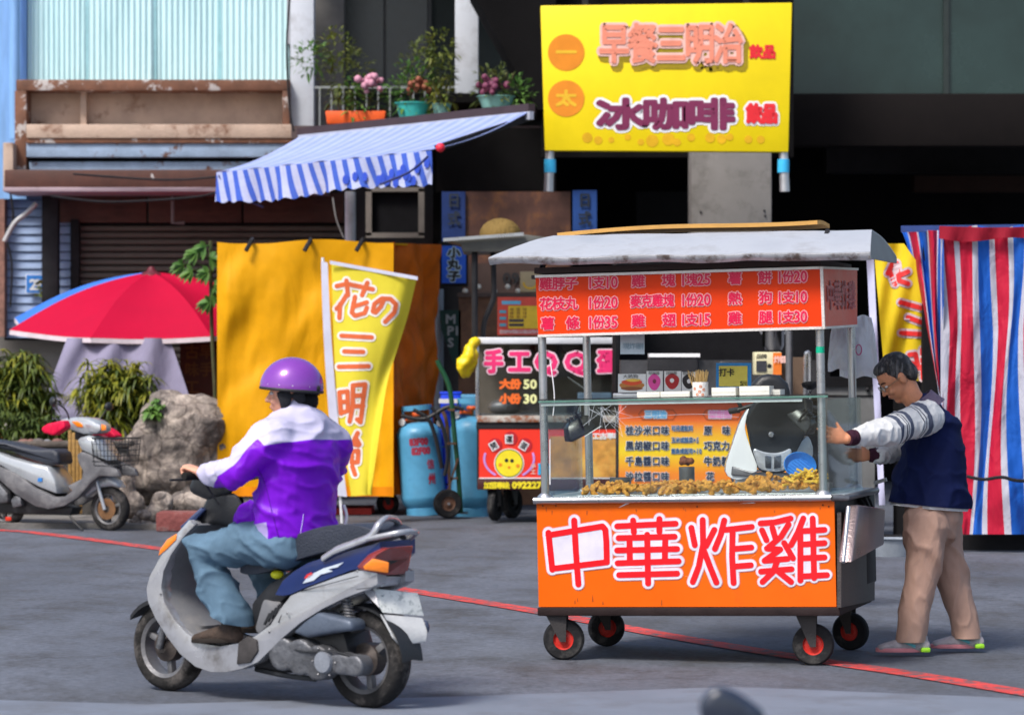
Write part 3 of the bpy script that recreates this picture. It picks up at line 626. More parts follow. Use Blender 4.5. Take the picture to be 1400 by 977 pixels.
# ================================================================ YELLOW CLOTH COVERED STALL
def folds(x, z, a=1.0): return a*(.022*sin(x*7+1.9*sin(z*1.7)+z*1.5+3*fbm(V((x, z, 7)), 2))+.09*fbm(V((x*1.1, z*.6, 3.1)), 3)+.03*fbm(V((x*3.1+z*1.2, z*1.0, 8)), 3))
tent = thing('covered_stall', 'tall stall wrapped in yellow tarpaulin with orange shaded side and three black straps', 'stall', P(420, 700, 31.0))
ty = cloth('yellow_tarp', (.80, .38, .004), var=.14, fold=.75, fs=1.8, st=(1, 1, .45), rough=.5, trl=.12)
to = cloth('shaded_orange_tarp', (.62, .125, .002), var=.3, fold=1.0, fs=1.6, st=(1, 1, .6), rough=.5, trl=.08)  # side cloth's shade put into its colour, deeper orange than the front
def tfront(u, v):
    top = P(297+241*u, 331-1.5*u+3*sin(u*8), 31); bot = P(297+241*u, 676+2*sin(u*7)+1.5*u, 31); p_ = top.lerp(bot, v); e = min(1, v*5)*min(1, (1-u)*12+.1)*min(1, u*15+.1)
    d = folds(p_.x-p_.z*.45, p_.z, 1)*e + e*.03*sin((u*1.3+v*.9)*6); return p_+V((0, -d-.0, 0))
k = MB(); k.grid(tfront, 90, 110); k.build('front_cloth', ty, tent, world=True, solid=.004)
def tside(u, v):
    top = P(538, 331, 31).lerp(P(600, 336, 32.6), u); bot = P(538, 677, 31).lerp(P(600, 668, 32.6), u); p_ = top.lerp(bot, v)
    e = min(1, u*6); n_ = V((.93, -.36, 0)); return p_+n_*e*(.10*sin(u*11+v*6*(1-u))*(.2+v)+.18*fbm(V((u*2.5+v*1.5, v*2.2-u*2, 9)), 3))
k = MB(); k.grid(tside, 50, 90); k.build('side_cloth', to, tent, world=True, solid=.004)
k = MB(); k.prism([P(298, 333, 31.02), P(537, 332, 31.02), P(598, 335, 32.6), P(340, 335, 32.6)], 0, V((0, 0, -.02))); k.build('top_cloth', ty, tent, world=True)
k = MB(); k.grid(lambda u, v: P(300+237*u, 665+13*v, 30.93-.02*sin(u*40)), 50, 3); k.build('bottom_hem', cloth('hem_orange', (.78, .25, .004), fold=.3), tent, world=True, solid=.01)
for x in (340, 420, 491):
    k = MB(); k.tube([P(x+5, 327, 31.2), P(x+4, 329, 30.93), P(x-4, 343, 30.9)], .022, 6); k.build('strap', darkst, tent, world=True)
k = MB(); k.bb(P(306, 676, 31.1), P(534, 664, 32.4)); k.build('base_frame', darkst, tent, world=True)
k = MB(); k.bb(P(440, 711, 31.3), P(512, 690, 32)); k.build('red_box', mat('red_crate', (.6, .03, .02), .5), tent, world=True)
def castor(par, c, r, wd, hub, yaw=0, name='wheel', fork=True, top=None, tm=None):
    """c = wheel centre (parent local)"""
    rm = Matrix.Rotation(yaw, 3, 'Z'); ax = rm @ V((0, 1, 0)); c = V(c)
    k = MB(); k.lathe([(r*.5, -wd/2), (r*.9, -wd/2), (r, -wd*.28), (r, wd*.28), (r*.9, wd/2), (r*.5, wd/2), (r*.5, -wd/2)], c, ax, 32); w_ = k.build(name, mat('black_rubber', (.022, .022, .024), .75, var=.3, bump=.2, dirt=(.09, .085, .08), dirts=9), par)
    k = MB(); k.lathe([(0, -wd*.42), (r*.2, -wd*.46), (r*.22, -wd*.25), (r*.42, -wd*.2), (r*.52, -wd*.42), (r*.52, wd*.42), (r*.42, wd*.2), (r*.22, wd*.25), (r*.2, wd*.46), (0, wd*.46)], c, ax, 28); k.build('hub', hub, w_)
    k = MB(); k.cyl(c-ax*wd*.62, c+ax*wd*.62, r*.1, n=10); k.build('axle', mat('zinc', (.4, .4, .42), .4, .7), w_)
    if fork:
        for s_ in (-1, 1):
            k = MB(); q = rm @ V((.0, s_*wd*.62, 0)); t_ = c+q+V((rm @ V((-.3*r, 0, 0))))+V((0, 0, (top or r*1.35)))
            k.beam(c+q, t_, r*.34, .006, up=rm @ V((0, 1, 0))) if False else k.prism([c+q+rm @ V((-r*.14, 0, -r*.1)), c+q+rm @ V((r*.14, 0, -r*.1)), t_+rm @ V((r*.5, 0, 0)), t_+rm @ V((-r*.5, 0, 0))], 0, rm @ V((0, .006*s_, 0)))
            k.build('fork', tm or mat('dark_fork', (.06, .055, .055), .5, .5), w_)
    return w_
redhub = mat('red_hub', (.6, .03, .02), .45, var=.2)
for q in (530, 318): castor(tent, P(q, 688, 31.5)-tent.location, .115, .06, redhub, yaw=.3)

# ================================================================ BANNER FLAG 花の三明治
bn = thing('banner_flag', 'yellow and white standing banner flag reading 花の三明治 in front of the yellow stall', 'banner', P(470, 712, 29.6))
eL = smoothpath([V((453, 358, 0)), V((457, 487, 0)), (463, 569, 0), (478, 664, 0), (480, 678, 0)], 10); eR = smoothpath([V((570, 379, 0)), (558, 430, 0), (544, 475, 0), (530, 521, 0), (519, 591, 0), (509, 664, 0), (509, 676, 0)], 8)
def along(e, v):
    y0, y1 = e[0][1], e[-1][1]; y = y0+(y1-y0)*v
    for a, b_ in zip(e, e[1:]):
        if a[1] <= y <= b_[1]+1e-6: t = (y-a[1])/max(1e-6, b_[1]-a[1]); return a[0]+(b_[0]-a[0])*t, y
    return e[-1][0], y
def banpt(u, v, d=0):
    xa_, ya_ = along(eL, v); xb_, yb_ = along(eR, v); x = xa_+(xb_-xa_)*u; y = ya_+(yb_-ya_)*u
    k_ = max(0, (u-.72)/.28); dep = 29.6-.06*sin(pi*u)+.10*k_*k_*sin(v*5+1)+.03*sin(v*9+u*3)*u+.02*sin(u*20+v*5)*k_
    return P(x, y, dep-d)
def banpx(x, ny, d=0):       # photo pixel -> point of the cloth
    y = -ny; v = .5
    for _ in range(4):
        u = .5
        xa_, _y = along(eL, v); xb_, yb_ = along(eR, v); u = (x-xa_)/max(1, xb_-xa_); yy = (358+320*v)*(1-u)+(379+297*v)*u; v += (y-yy)/310; v = max(0, min(1, v))
    return banpt(u, v, d)
k = MB(); k.grid(lambda u, v: banpt(u, v), 40, 90); bc = k.build('cloth', cloth('banner_yellow', (.86, .74, .06), var=.08, fold=.25, fs=3, rough=.6, trl=.2), bn, world=True, solid=.002)
k = MB(); k.grid(lambda u, v: P(439+(9+5*v)*u+29*v*v*.55+11*v*.5, 357+320*v+2*u, 29.58), 4, 30); k.build('pole_sleeve', cloth('sleeve_white', (.62, .62, .74), fold=.3), bn, world=True, solid=.004)
k = MB(); k.grid(lambda u, v: P(451+120*u, 356+22*u+(5)*v, 29.55), 20, 2); k.build('top_sleeve', _mats['sleeve_white'], bn, world=True, solid=.004)
k = MB(); k.tube([P(441, 352, 29.62), P(456, 520, 29.62), P(468, 722, 29.62)], .014, 8); k.build('pole', mat('white_pole', (.75, .75, .78), .4), bn, world=True)
Z2 = lambda pts: [(430+x/2.7125, -(340+y/2.7125)) for x, y in pts]
ban_strokes = [
 [(82, 138), (120, 130), (216, 150)], [(118, 118), (124, 172)], [(196, 126), (176, 172)], [(118, 172), (96, 208), (82, 222)], [(95, 205), (92, 256)],
 [(150, 178), (138, 236), (150, 248), (186, 238), (194, 218)], [(194, 198), (146, 214)],
 [(258, 186), (246, 214), (226, 236), (216, 232), (222, 204), (250, 184), (282, 186), (302, 206), (296, 236), (262, 270)],
 [(100, 322), (212, 328)], [(110, 380), (180, 382)], [(90, 437), (200, 435)],
 [(92, 532), (98, 610)], [(92, 532), (122, 528), (124, 600)], [(98, 568), (122, 566)], [(98, 608), (124, 600)],
 [(142, 506), (142, 580), (130, 640)], [(142, 506), (188, 502), (180, 560), (176, 600), (170, 642), (158, 632)], [(144, 545), (184, 542)], [(142, 584), (180, 582)],
 [(160, 682), (140, 722), (162, 728)], [(156, 706), (166, 724)], [(140, 750), (162, 748), (160, 790), (138, 792), (138, 750)], [(140, 806), (150, 836)], ]
ik = Ink(banpx)
for s_ in ban_strokes: ik.line(Z2(s_), 6.1, .006, sub=3, n=14)
ik.build(mat('print_blush', (.88, .80, .74), .6, bump=0), bn, 'lettering_outline', world=True)
ik = Ink(banpx)
for s_ in ban_strokes: ik.line(Z2(s_), 3.1, .010, sub=3, n=12)
ik.build(mat('print_terracotta', (.70, .13, .035), .6, bump=0), bn, world=True)

# ================================================================ GAS CYLINDERS + HAND TRUCK
gasm = mat('gas_bottle_blue', (.09, .33, .54), .38, var=.18, vs=5, bump=.1, bs=30, dirt=(.05, .2, .36), dirts=5, dt=(.56, .8)); gor = mat('valve_orange', (.75, .12, .02), .5); brass = mat('brass_valve', (.45, .35, .15), .4, .8)
def gas(loc, h, r, lean, label, yaw=0):
    t_ = thing('gas_cylinder', label, 'gas cylinder', loc, yaw=yaw, group='blue gas cylinders beside the yellow stall', roll=lean)
    b = h*.84
    k = MB(); k.lathe([(r*.8, 0), (r*.82, .0), (r*.82, b*.08), (r*.78, b*.09), (r*.93, b*.13), (r, b*.18), (r*1.015, b*.2), (r, b*.22), (r, b*.84), (r*1.012, b*.86), (r*.985, b*.9), (r*.86, b*.96), (r*.55, b*1.0), (0, b*1.015)], n=36); bd = k.build('body', gasm, t_)
    k = MB(); nn = 28; hr = r*.66
    for i in range(nn):   # guard collar with openings
        a0, a1 = 2*pi*i/nn, 2*pi*(i+1)/nn; q = i % 14
        z0_, z1_ = (b*.96, h) if q in (0, 1, 13, 12) else ((h*.955, h) if q not in (5, 6, 7, 8) else (h*.955, h))
        ra, rb = hr, hr*1.04
        for (z_a, z_b) in ((z0_, z1_),):
            pts_ = [V((cos(a)*rr, sin(a)*rr, zz)) for a in (a0, a1) for rr in (hr-.006, hr+.006) for zz in (z_a, z_b)]
            k.v += pts_; n0 = len(k.v)-8; f = lambda *q_: k.face([n0+j for j in q_]); f(0, 1, 5, 4); f(2, 6, 7, 3); f(1, 3, 7, 5); f(0, 4, 6, 2); f(0, 2, 3, 1); f(4, 5, 7, 6)
    k.build('guard_collar', gasm, t_)
    k = MB(); k.cyl((0, 0, b), (0, 0, b+.07), .022); k.build('valve', brass, t_); k = MB(); k.lathe([(0, b+.07), (.05, b+.07), (.055, b+.09), (.04, b+.11), (0, b+.11)], n=14); k.build('valve_wheel', gor, t_)
    k = MB(); k.cyl((0, -.02, b+.04), (-.11, -.08, b+.05), .02); k.build('regulator', gor, t_)
    k = MB(); k.lathe([(0, 0), (.035, 0), (.035, .02), (0, .02)], (-hr, -.08, b+.02), (-.5, -1, 0), 14); k.build('gauge', mat('gauge_white', (.7, .7, .7), .3), t_)
    return t_
g1 = gas(P(581, 703, 31.2), 1.09, .222, radians(-4.5), 'blue gas cylinder with red numbers leaning against the yellow stall'); g1.location.z = 0
def cylmap(r, cx0): return lambda x, y, d: V((sin(x/r)*(r+d), -cos(x/r)*(r+d), y))
ik = Ink(cylmap(.222, 0)); redink = mat('stencil_red', (.35, .02, .05), .6, bump=0)
ik.text('83F00', -.09, .70, .066, .068, .0055, .003, gap=.004, aw=.50); ik.text('82F00', -.075, .61, .066, .068, .0055, .003, gap=.004, aw=.50)
ik.char('信', .07, .46, .07, .09, .002, .003); ik.char('州', .075, .31, .065, .10, .004, .003); ik.build(redink, g1)
g2 = gas(P(620, 702, 31.75), 1.05, .20, radians(0), 'blue gas cylinder behind the leaning one, half hidden by black hoses'); g2.location.z = 0
g3 = gas(P(645, 700, 31.0), 1.16, .215, 0, 'tall pale blue gas cylinder behind the green hand truck'); g3.location.z = 0
for a in ([(565, 560), (585, 572), (596, 600), (604, 640)], [(590, 556), (604, 580), (612, 620), (608, 650)], [(548, 568), (580, 572), (612, 556), (634, 560)]):
    k = MB(); k.tube(smoothpath([P(x, y, 30.85) for x, y in a], 6), .02, 8); o = k.build('gas_hose', mat('black_hose', (.015, .015, .018), .5), g2, world=True)
# blue crates column
cr_m = mat('royal_blue_plastic', (.01, .06, .75), .4, var=.1)
for i in range(6):
    z_ = .12+i*.185; t_ = thing('crate', ['bottom', 'second lowest', 'third lowest', 'third highest', 'second highest', 'topmost'][i]+' blue plastic crate of the stack behind the green hand truck', 'crate', (P(616, 0, 31.3).x, 31.3, z_), group='blue crates behind the hand truck')
    k = MB(); k.box((0, .1, .08), (.2, .3, .15)); k.build('crate_body', cr_m, t_, bevel=.01)
    k = MB(); k.box((0, .1, .165), (.215, .315, .022)); k.build('rim', cr_m, t_, bevel=.004)
ht = thing('hand_truck', 'old green hand truck with brown hubbed wheel in front of the gas cylinders', 'hand truck', (P(612, 0, 30.6).x, 30.6, 0))
k = MB(); k.tube(smoothpath([P(x, y, 30.55) for x, y in [(598, 492), (601, 500), (612, 522), (617, 545), (621, 590), (626, 640), (630, 700)]], 5), .024, 10); k.build('handle_tube', mat('dark_green_paint', (.012, .09, .04), .45), ht, world=True)
k = MB(); k.tube(smoothpath([P(x, y, 30.95) for x, y in [(604, 560), (611, 580), (614, 640), (618, 695)]], 5), .02, 10); k.build('frame_tube', mat('rust_brown_tube', (.14, .07, .04), .7), ht, world=True)
for a, b_ in (((626, 626), (612, 672)), ((611, 606), (624, 606)), ((612, 560), (622, 560)), ((614, 655), (626, 653))):
    k = MB(); k.beam(P(*a, 30.5), P(*b_, 30.5), .04, .02); k.build('brace', _mats['rust_brown_tube'], ht, world=True)
k = MB(); k.bb(P(600, 702, 30.4), P(640, 699, 30.7)); k.build('toe_plate', darkst, ht, world=True)
k = MB(); k.cyl(P(612, 688, 30.4), P(612, 688, 31.0), .02); k.build('axle_rod', darkst, ht, world=True)
castor(ht, P(612, 688, 30.4)-ht.location, .138, .08, mat('brown_hub', (.16, .08, .05), .6), yaw=.25, fork=False)
k = MB(); k.bb(P(600, 551, 30.9), P(626, 545, 31.2)); k.build('white_tray', mat('white_plastic', (.75, .76, .78), .4), ht, world=True)
# teal-blue water tank behind and steel pipe
tk = thing('water_drum', 'light blue drum standing upright behind the gas cylinders', 'drum', (P(640, 0, 31.9).x, 31.9, 0))
k = MB(); k.lathe([(0, 0), (.24, 0), (.25, .03), (.25, 1.1), (.26, 1.13), (.26, 1.17), (.22, 1.19), (0, 1.19)]); k.build('shell', mat('drum_blue', (.14, .40, .62), .5, var=.2), tk)
k = MB(); k.lathe([(.252, .55), (.265, .56), (.265, .58), (.252, .59)]); k.build('hoop', _mats['drum_blue'], tk)
tf = thing('menu_flag', 'dark green hanging flag with grey letters left of the brown board', 'flag', P(614, 560, 33.0))
k = MB(); k.prism([P(601, 424, 33), P(630, 424, 33), P(630, 520, 33), P(622, 500, 33), P(613, 470, 33), P(606, 555, 33), P(601, 560, 33)][:4]+[P(618, 492, 33), P(611, 470, 33), P(603, 450, 33)], 0, V((0, .01, 0))); k.build('cloth', mat('bottle_green', (.01, .045, .035), .7), tf, world=True)
k = MB(); k.cyl(P(600, 395, 33.2), P(600, 560, 33.2), .05); k.build('post', mat('grey_post', (.28, .33, .38), .6), tf, world=True)
ik = Ink(wmap(32.99));
for i, s_ in enumerate(['M', 'PI', 'S']): ik.text(s_, 612, -442-i*16, 14, 12, .6, .004)
ik.build(mat('print_grey', (.3, .32, .32), .6), tf, world=True)

# ================================================================ SIGNS IN THE MIDDLE BACKGROUND
ds = thing('menu_signboard', 'dim food photo signboard with blue edges hanging in the shade above the egg cart', 'sign', P(710, 345, 34.2))
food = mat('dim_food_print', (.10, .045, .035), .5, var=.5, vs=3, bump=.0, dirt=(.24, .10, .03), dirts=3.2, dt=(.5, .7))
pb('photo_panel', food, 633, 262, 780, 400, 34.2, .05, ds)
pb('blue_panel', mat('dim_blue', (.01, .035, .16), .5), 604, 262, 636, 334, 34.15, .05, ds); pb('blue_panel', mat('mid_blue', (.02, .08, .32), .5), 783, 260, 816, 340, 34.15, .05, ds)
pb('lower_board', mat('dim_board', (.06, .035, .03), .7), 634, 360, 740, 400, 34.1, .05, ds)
ik = Ink(wmap(34.13)); ik.char('日', 792, -283, 15, 18, .7, .003); ik.char('式', 792, -308, 15, 18, .7, .003); ik.char('日', 613, -283, 15, 18, .7, .003); ik.char('式', 613, -308, 15, 18, .7, .003); ik.build(mat('print_navy', (.02, .03, .05), .5), ds, world=True)
ik = Ink(wmap(34.08)); ik.text('09', 688, -388, 16, 15, .8, .003, gap=2); ik.build(blk, ds, world=True)
bs_ = thing('blue_sign', 'small bright blue sign reading 小丸子 beside the food photo board', 'sign', P(620, 388, 33.4))
pb('panel', mat('bright_blue_sign', (.01, .12, .75), .4, emit=None), 604, 336, 637, 387, 33.4, .06, bs_); pb('frame', darkst, 600, 330, 640, 392, 33.43, .05, bs_)
for i, c in enumerate('小丸子'):
    y = -352-i*16
    ik = Ink(wmap(33.4)); ik.char(c, 613, y, 15, 13, 2.1, .003); ik.build(mat('print_pale_blue', (.5, .7, .85), .5), bs_, world=True)
    ik = Ink(wmap(33.4)); ik.char(c, 613, y, 15, 13, .8, .006); ik.build(blk, bs_, world=True)
bb_ = thing('brown_board', 'tall brown board partition standing behind the egg cart', 'partition', P(690, 600, 33.0))
pb('board', mat('brown_plywood', (.20, .10, .055), .7, var=.45, vs=4, bump=.2, dirt=(.08, .04, .025), dirts=3), 627, 402, 760, 690, 33.0, .05, bb_); pb('top_rail', mat('top_rail', (.09, .06, .05), .6), 625, 400, 762, 406, 32.96, .1, bb_)
rm_ = thing('orange_menu', 'small red and yellow printed menu board fixed above the egg cart', 'sign', P(708, 458, 30.6))
Fm = Frame((0, 30.6, 0)); pb('board', mat('menu_red', (.75, .08, .05), .4), 680, 406, 737, 458, 30.6, .02, rm_)
for nm, c, q in (('heading', (.15, .5, .75), (686, 411, 712, 416)), ('yellow_area', (.85, .55, .03), (695, 418, 737, 449)), ('price_block', (.06, .05, .05), (696, 436, 716, 440)), ('price_block', (.06, .05, .05), (696, 442, 716, 446)), ('price_block', (.1, .4, .55), (683, 424, 692, 428)), ('price_block', (.1, .4, .55), (683, 433, 692, 437)), ('price_block', (.1, .4, .55), (683, 442, 692, 446))):
    pb(nm, mat('menu_%d' % (int(c[0]*100)*7+int(c[1]*100)), c, .5, bump=0), *q, 30.594-(nm[0] == 'p')*.004, .004, rm_)
ik = Ink(wmap(30.6)); ik.text('營業時間歡迎電話預約', 683, -456, 5, 5, 0, .003, gap=.4); ik.build(wht, rm_, world=True)
for r_ in range(3):
    ik = Ink(wmap(30.59)); ik.text('雞蛋球', 697, -425-r_*5, 5, 4, 0, .003, gap=4); ik.build(mat('print_brown', (.25, .08, .02), .5), rm_, world=True)
cb = thing('carton_box', 'beige carton with round gold emblem on a shelf left of the red price sign', 'box', P(725, 400, 31.6))
pb('carton', mat('kraft_beige', (.42, .34, .2), .8), 711, 371, 744, 399, 31.6, .3, cb, .005); ik = Ink(wmap(31.6)); ik.line([(725+9*cos(a), -387+9*sin(a)*.8) for a in [pi*1.0+pi*j/8 for j in range(9)]], 1.4, .004); ik.build(mat('print_gold2', (.7, .42, .03), .5), cb, 'emblem', world=True)

# ================================================================ EGG CART (手工QQ蛋)
ec = thing('egg_cart', 'red egg ball cart with glass case reading 手工QQ蛋 behind the main food cart', 'food cart', (P(745, 0, 30).x, 30, 0))
steel = mat('stainless', (.55, .56, .58), .28, .85, var=.12, vs=6, bump=.05, bs=30); steeld = mat('dull_steel', (.22, .22, .23), .4, .7, var=.25)
glassm = bpy.data.materials.new('clear_glass'); glassm.use_nodes = True
def mk_glass(m, tint, mixv, rough=.02):
    t = m.node_tree; n = t.nodes; b = n['Principled BSDF']; n.remove(b); L = t.links
    tr = n.new('ShaderNodeBsdfTransparent'); tr.inputs[0].default_value = tuple(tint)+(1,); gl = n.new('ShaderNodeBsdfGlossy'); gl.inputs['Roughness'].default_value = rough; gl.inputs[0].default_value = (.9, .95, 1, 1)
    fr = n.new('ShaderNodeLayerWeight'); fr.inputs[0].default_value = .12; mr = n.new('ShaderNodeMapRange'); mr.inputs[3].default_value = mixv; mr.inputs[4].default_value = .6; L.new(fr.outputs['Fresnel'], mr.inputs[0])
    nz = n.new('ShaderNodeTexNoise'); nz.inputs['Scale'].default_value = 2.5; nz.inputs['Detail'].default_value = 5; bp = n.new('ShaderNodeBump'); bp.inputs['Strength'].default_value = .08; L.new(nz.outputs[0], bp.inputs['Height']); L.new(bp.outputs[0], gl.inputs['Normal'])
    df = n.new('ShaderNodeBsdfDiffuse'); df.inputs[0].default_value = (.6, .65, .68, 1)
    sm_ = n.new('ShaderNodeTexNoise'); sm_.inputs['Scale'].default_value = 4; sm_.inputs['Detail'].default_value = 7; r2 = n.new('ShaderNodeMapRange'); r2.inputs[1].default_value = .5; r2.inputs[2].default_value = .8; r2.inputs[3].default_value = .0; r2.inputs[4].default_value = .03; L.new(sm_.outputs[0], r2.inputs[0])
    ms = n.new('ShaderNodeMixShader'); L.new(mr.outputs[0], ms.inputs[0]); L.new(tr.outputs[0], ms.inputs[1]); L.new(gl.outputs[0], ms.inputs[2])
    m2 = n.new('ShaderNodeMixShader'); L.new(r2.outputs[0], m2.inputs[0]); L.new(ms.outputs[0], m2.inputs[1]); L.new(df.outputs[0], m2.inputs[2]); L.new(m2.outputs[0], n['Material Output'].inputs[0])
mk_glass(glassm, (.94, .97, .96), .02)
De = 29.6
def qb(name, m, x0, y0, x1, y1, D, th, bevel=0): return pb(name, m, x0, y0, x1, y1, D, th, ec, bevel)
qb('case_back', mat('case_interior', (.11, .09, .075), .7, var=.4, vs=3), 652, 470, 843, 572, De+.75, .03); qb('case_floor', steeld, 652, 566, 843, 572, De+.03, .7)
qb('case_side', _mats['case_interior'], 838, 470, 846, 572, De+.03, .75); qb('glass_pane', glassm, 655, 470, 842, 570, De, .006)
qb('case_top_rail', mat('white_rail', (.68, .7, .74), .4), 650, 461, 846, 470, De-.02, .8, .008); 
for x in (650, 843): qb('case_post', steel, x, 461, x+5, 572, De-.015, .04, .004)
qb('grill_ledge', mat('ledge_grime', (.45, .42, .38), .6, var=.4, dirt=(.25, .08, .03), dirts=10, dt=(.45, .55)), 652, 568, 846, 577, De-.05, .2, .006)
qb('black_band', darkst, 651, 576, 846, 587, De-.03, .8, .01); qb('red_front', mat('cart_red', (.85, .035, .015), .4, var=.06, bump=.02), 655, 587, 846, 653, De-.04, .03)
qb('cart_body', darkst, 652, 580, 848, 668, De, .85); qb('brown_strip', mat('maroon_strip', (.06, .012, .012), .4), 653, 654, 848, 669, De-.045, .04, .004); qb('pale_trim', wht, 655, 652.6, 846, 654, De-.047, .01)
pe = wmap(De-.042); pg = wmap(De-.002)
yink = mat('print_yellow', (.88, .72, .02), .5, bump=0)
ik = Ink(wmap(De-.045)); x = ik.text('加盟專線', 662, -667.5, 8, 8.5, .35, .003, gap=.5); ik.text(':', x-1, -667, 4, 7, .5, .003); ik.text('0922270', 700, -667, 9.4, 8.5, .8, .003, aw=.72); ik.build(yink, ec, world=True)
# lettering on the glass
for (ch, x, w_) in (('手', 664, 22), ('工', 697, 26), ('Q', 733, 30), ('Q', 774, 30), ('蛋', 818, 25)):
    ik = Ink(pg); (ik.text(ch, x, -509, w_, 29, 3.6, .004) if ch != 'Q' else ik.char('Q', x, -507, 27, 25, 3.8, .004)); ik.build(mat('print_pinkwhite', (.88, .62, .72), .5, bump=0), ec, world=True)
    ik = Ink(pg); (ik.text(ch, x, -509, w_, 29, 1.7, .007) if ch != 'Q' else ik.char('Q', x, -507, 27, 25, 1.7, .007)); ik.build(mat('print_magenta', (.85, .03, .18), .5, bump=0), ec, world=True)
for y, c, n_ in ((-531, '大份', '50'), (-551, '小份', '30')):
    ik = Ink(pg); ik.text(c, 684, y, 13, 12, 1.0, .004, gap=1); ik.build(mat('print_orange2', (.9, .16, .02), .5, bump=0), ec, world=True)
    ik = Ink(pg); ik.text(n_, 715, y, 10, 12, .7, .004, aw=.95); ik.build(mat('print_cream', (.85, .85, .4), .5, bump=0), ec, world=True)
# round smiling egg
ik = Ink(pe); ik.disc(696, -633, 20.5, .003, 32); ik.build(mat('print_blush', (.8, .7, .7), .5), ec, 'face_rim', world=True)
ik = Ink(pe); ik.disc(696, -633, 19.3, .004, 32); ik.build(mat('print_olive', (.1, .12, .01), .5), ec, 'face_outline', world=True)
ik = Ink(pe); ik.disc(696, -633, 18, .005, 32); ik.build(yink, ec, 'egg_face', world=True)
for a, b_, m_ in (((692.5, -629), 2.6, blk), ((700, -629.5), 2.6, blk), ((684, -635), 2.6, orng), ((708, -636.5), 2.6, orng), ((696, -638.5), 2.0, orng)):
    ik = Ink(pe); ik.disc(a[0], a[1], b_, .007, 12); ik.build(m_, ec, 'face_mark', world=True)
for s_ in (-1, 1):
    ik = Ink(pe); ik.line([(696+s_*34*cos(a), -627-26*sin(a)) for a in [-.28+1.25*j/8 for j in range(9)]], 1.4, .004); ik.build(mat('print_lilac', (.55, .3, .75), .5), ec, 'arm_arc', world=True)
for cx, cy, ro, ch in ((675, 609, .55, '開'), (696, 600, 0, '運'), (716, 609, -.55, '蛋')):
    ik = Ink(pe); ik.disc(cx+2, -cy+1, 9.5, .0035, 20); ik.build(mat('print_dark_red', (.5, .01, .02), .5), ec, 'badge', world=True)
    f_ = lambda x, y, d, cx=cx, cy=cy, ro=ro: pe(cx+x*cos(ro)-y*sin(ro), -cy+x*sin(ro)+y*cos(ro), d)
    ik = Ink(f_); ik.fill([(-5.5, -6), (5.5, -6), (5.5, 6), (-5.5, 6)], .005); ik.build(wht, ec, 'badge_card', world=True)
    ik = Ink(f_); ik.char(ch, -4, -4.5, 8, 9, .2, .008); ik.build(blk, ec, world=True)
cy_ = mat('print_cyan', (.02, .45, .8), .5, bump=0)
ik = Ink(pe); ik.text('雞蛋球', 737, -648, 14, 14, 1.3, .004, gap=3); ik.build(cy_, ec, world=True)
ik = Ink(pe); ik.char('手', 726, -640, 6, 6, .3, .004); ik.char('工', 726, -648, 6, 6, .3, .004); ik.build(salw, ec, world=True)
qb('side_picture', mat('egg_ball_picture', (.75, .33, .05), .5, var=.5, vs=7, bump=0, dirt=(.85, .5, .1), dirts=4), 752, 596, 846, 652, De-.05, .01)
ik = Ink(wmap(De-.055)); ik.text('手工古早味', 800, -600, 9, 8, .5, .003, gap=1); ik.build(wht, ec, world=True)
# lamps inside the case, heap of egg balls
for x in (693, 728, 765):
    k = MB(); k.lathe([(.02, .0), (.03, -.05), (.07, -.1), (.075, -.14), (.05, -.15), (0, -.15)], P(x, 472, De+.35)); k.build('case_lamp', darkst, ec, world=True)
k = MB(); k.ball(P(690, 556, De+.4), (.16, .12, .08)); k.build('wok', steeld, ec, world=True)
k = MB(); k.bb(P(790, 548, De+.2), P(835, 536, De+.5)); k.build('tray', mat('tray_blue', (.2, .3, .45), .4), ec, world=True, bevel=.01)
k = MB(); k.beam(P(776, 515, De+.3), P(812, 540, De+.3), .02, .01); k.build('tongs', steel, ec, world=True)
# roof and posts
k = MB(); k.cyl(P(649, 344, De+.1), P(649, 462, De+.1), .03); k.build('roof_post', darkst, ec, world=True)
k = MB(); k.tube(smoothpath([P(x, y, De+.2) for x, y in [(674, 345), (675, 400), (671, 418), (662, 440), (660, 462)]], 4), .026, 8); k.build('roof_post', darkst, ec, world=True)
k = MB(); k.prism([P(608, 326, De), P(715, 320, De), P(760, 326, De), P(760, 344, De), P(632, 344, De), P(630, 334, De)], 0, V((0, .9, 0))); k.build('roof', mat('cart_roof_grey', (.10, .10, .09), .5), ec, world=True, bevel=.01)
k = MB(); k.beam(P(606, 328, De-.05), P(716, 320, De-.05), .05, .03); k.build('roof_edge', steel, ec, world=True)
k = MB(); k.ball(P(684, 321, De+.4), (.2, .2, .16)); hat = k.build('straw_hat', cloth('straw', (.20, .13, .04), fold=.8, fs=12), None); tag(hat, 'golden straw hat lying on the roof of the egg cart', 'hat')
for i, x in enumerate((636, 654, 676, 694, 708)):
    k = MB(); k.ball(P(x, 398-(i % 2)*6, 33.0), .03, 10, 6); k.build('light_bulb', mat('bulb_glass', (.7, .68, .6), .3), ds, world=True)
castor(ec, P(677, 689, De+.1)-ec.location, .155, .07, darkst, yaw=1.25); castor(ec, P(700, 687, De+.7)-ec.location, .15, .07, darkst, yaw=1.0); castor(ec, P(830, 689, De+.1)-ec.location, .15, .07, darkst, yaw=.4)
# yellow bag
yb = MB(); yb.limb([P(652, 465, De-.05), P(645, 480, De-.08), P(636, 495, De-.08), P(638, 508, De-.08)], [.03, (.07, .06), (.11, .09), (.09, .06)])
o = melt(yb, 'yellow_bag', mat('yellow_plastic_bag', (.85, .62, .01), .35, var=.15, bump=.3, bs=25), None, .02, 2, lambda c, n_: c+n_*.035*fbm(c*9, 3)); tag(o, 'crumpled yellow plastic bag tied to the left post of the egg cart', 'bag')
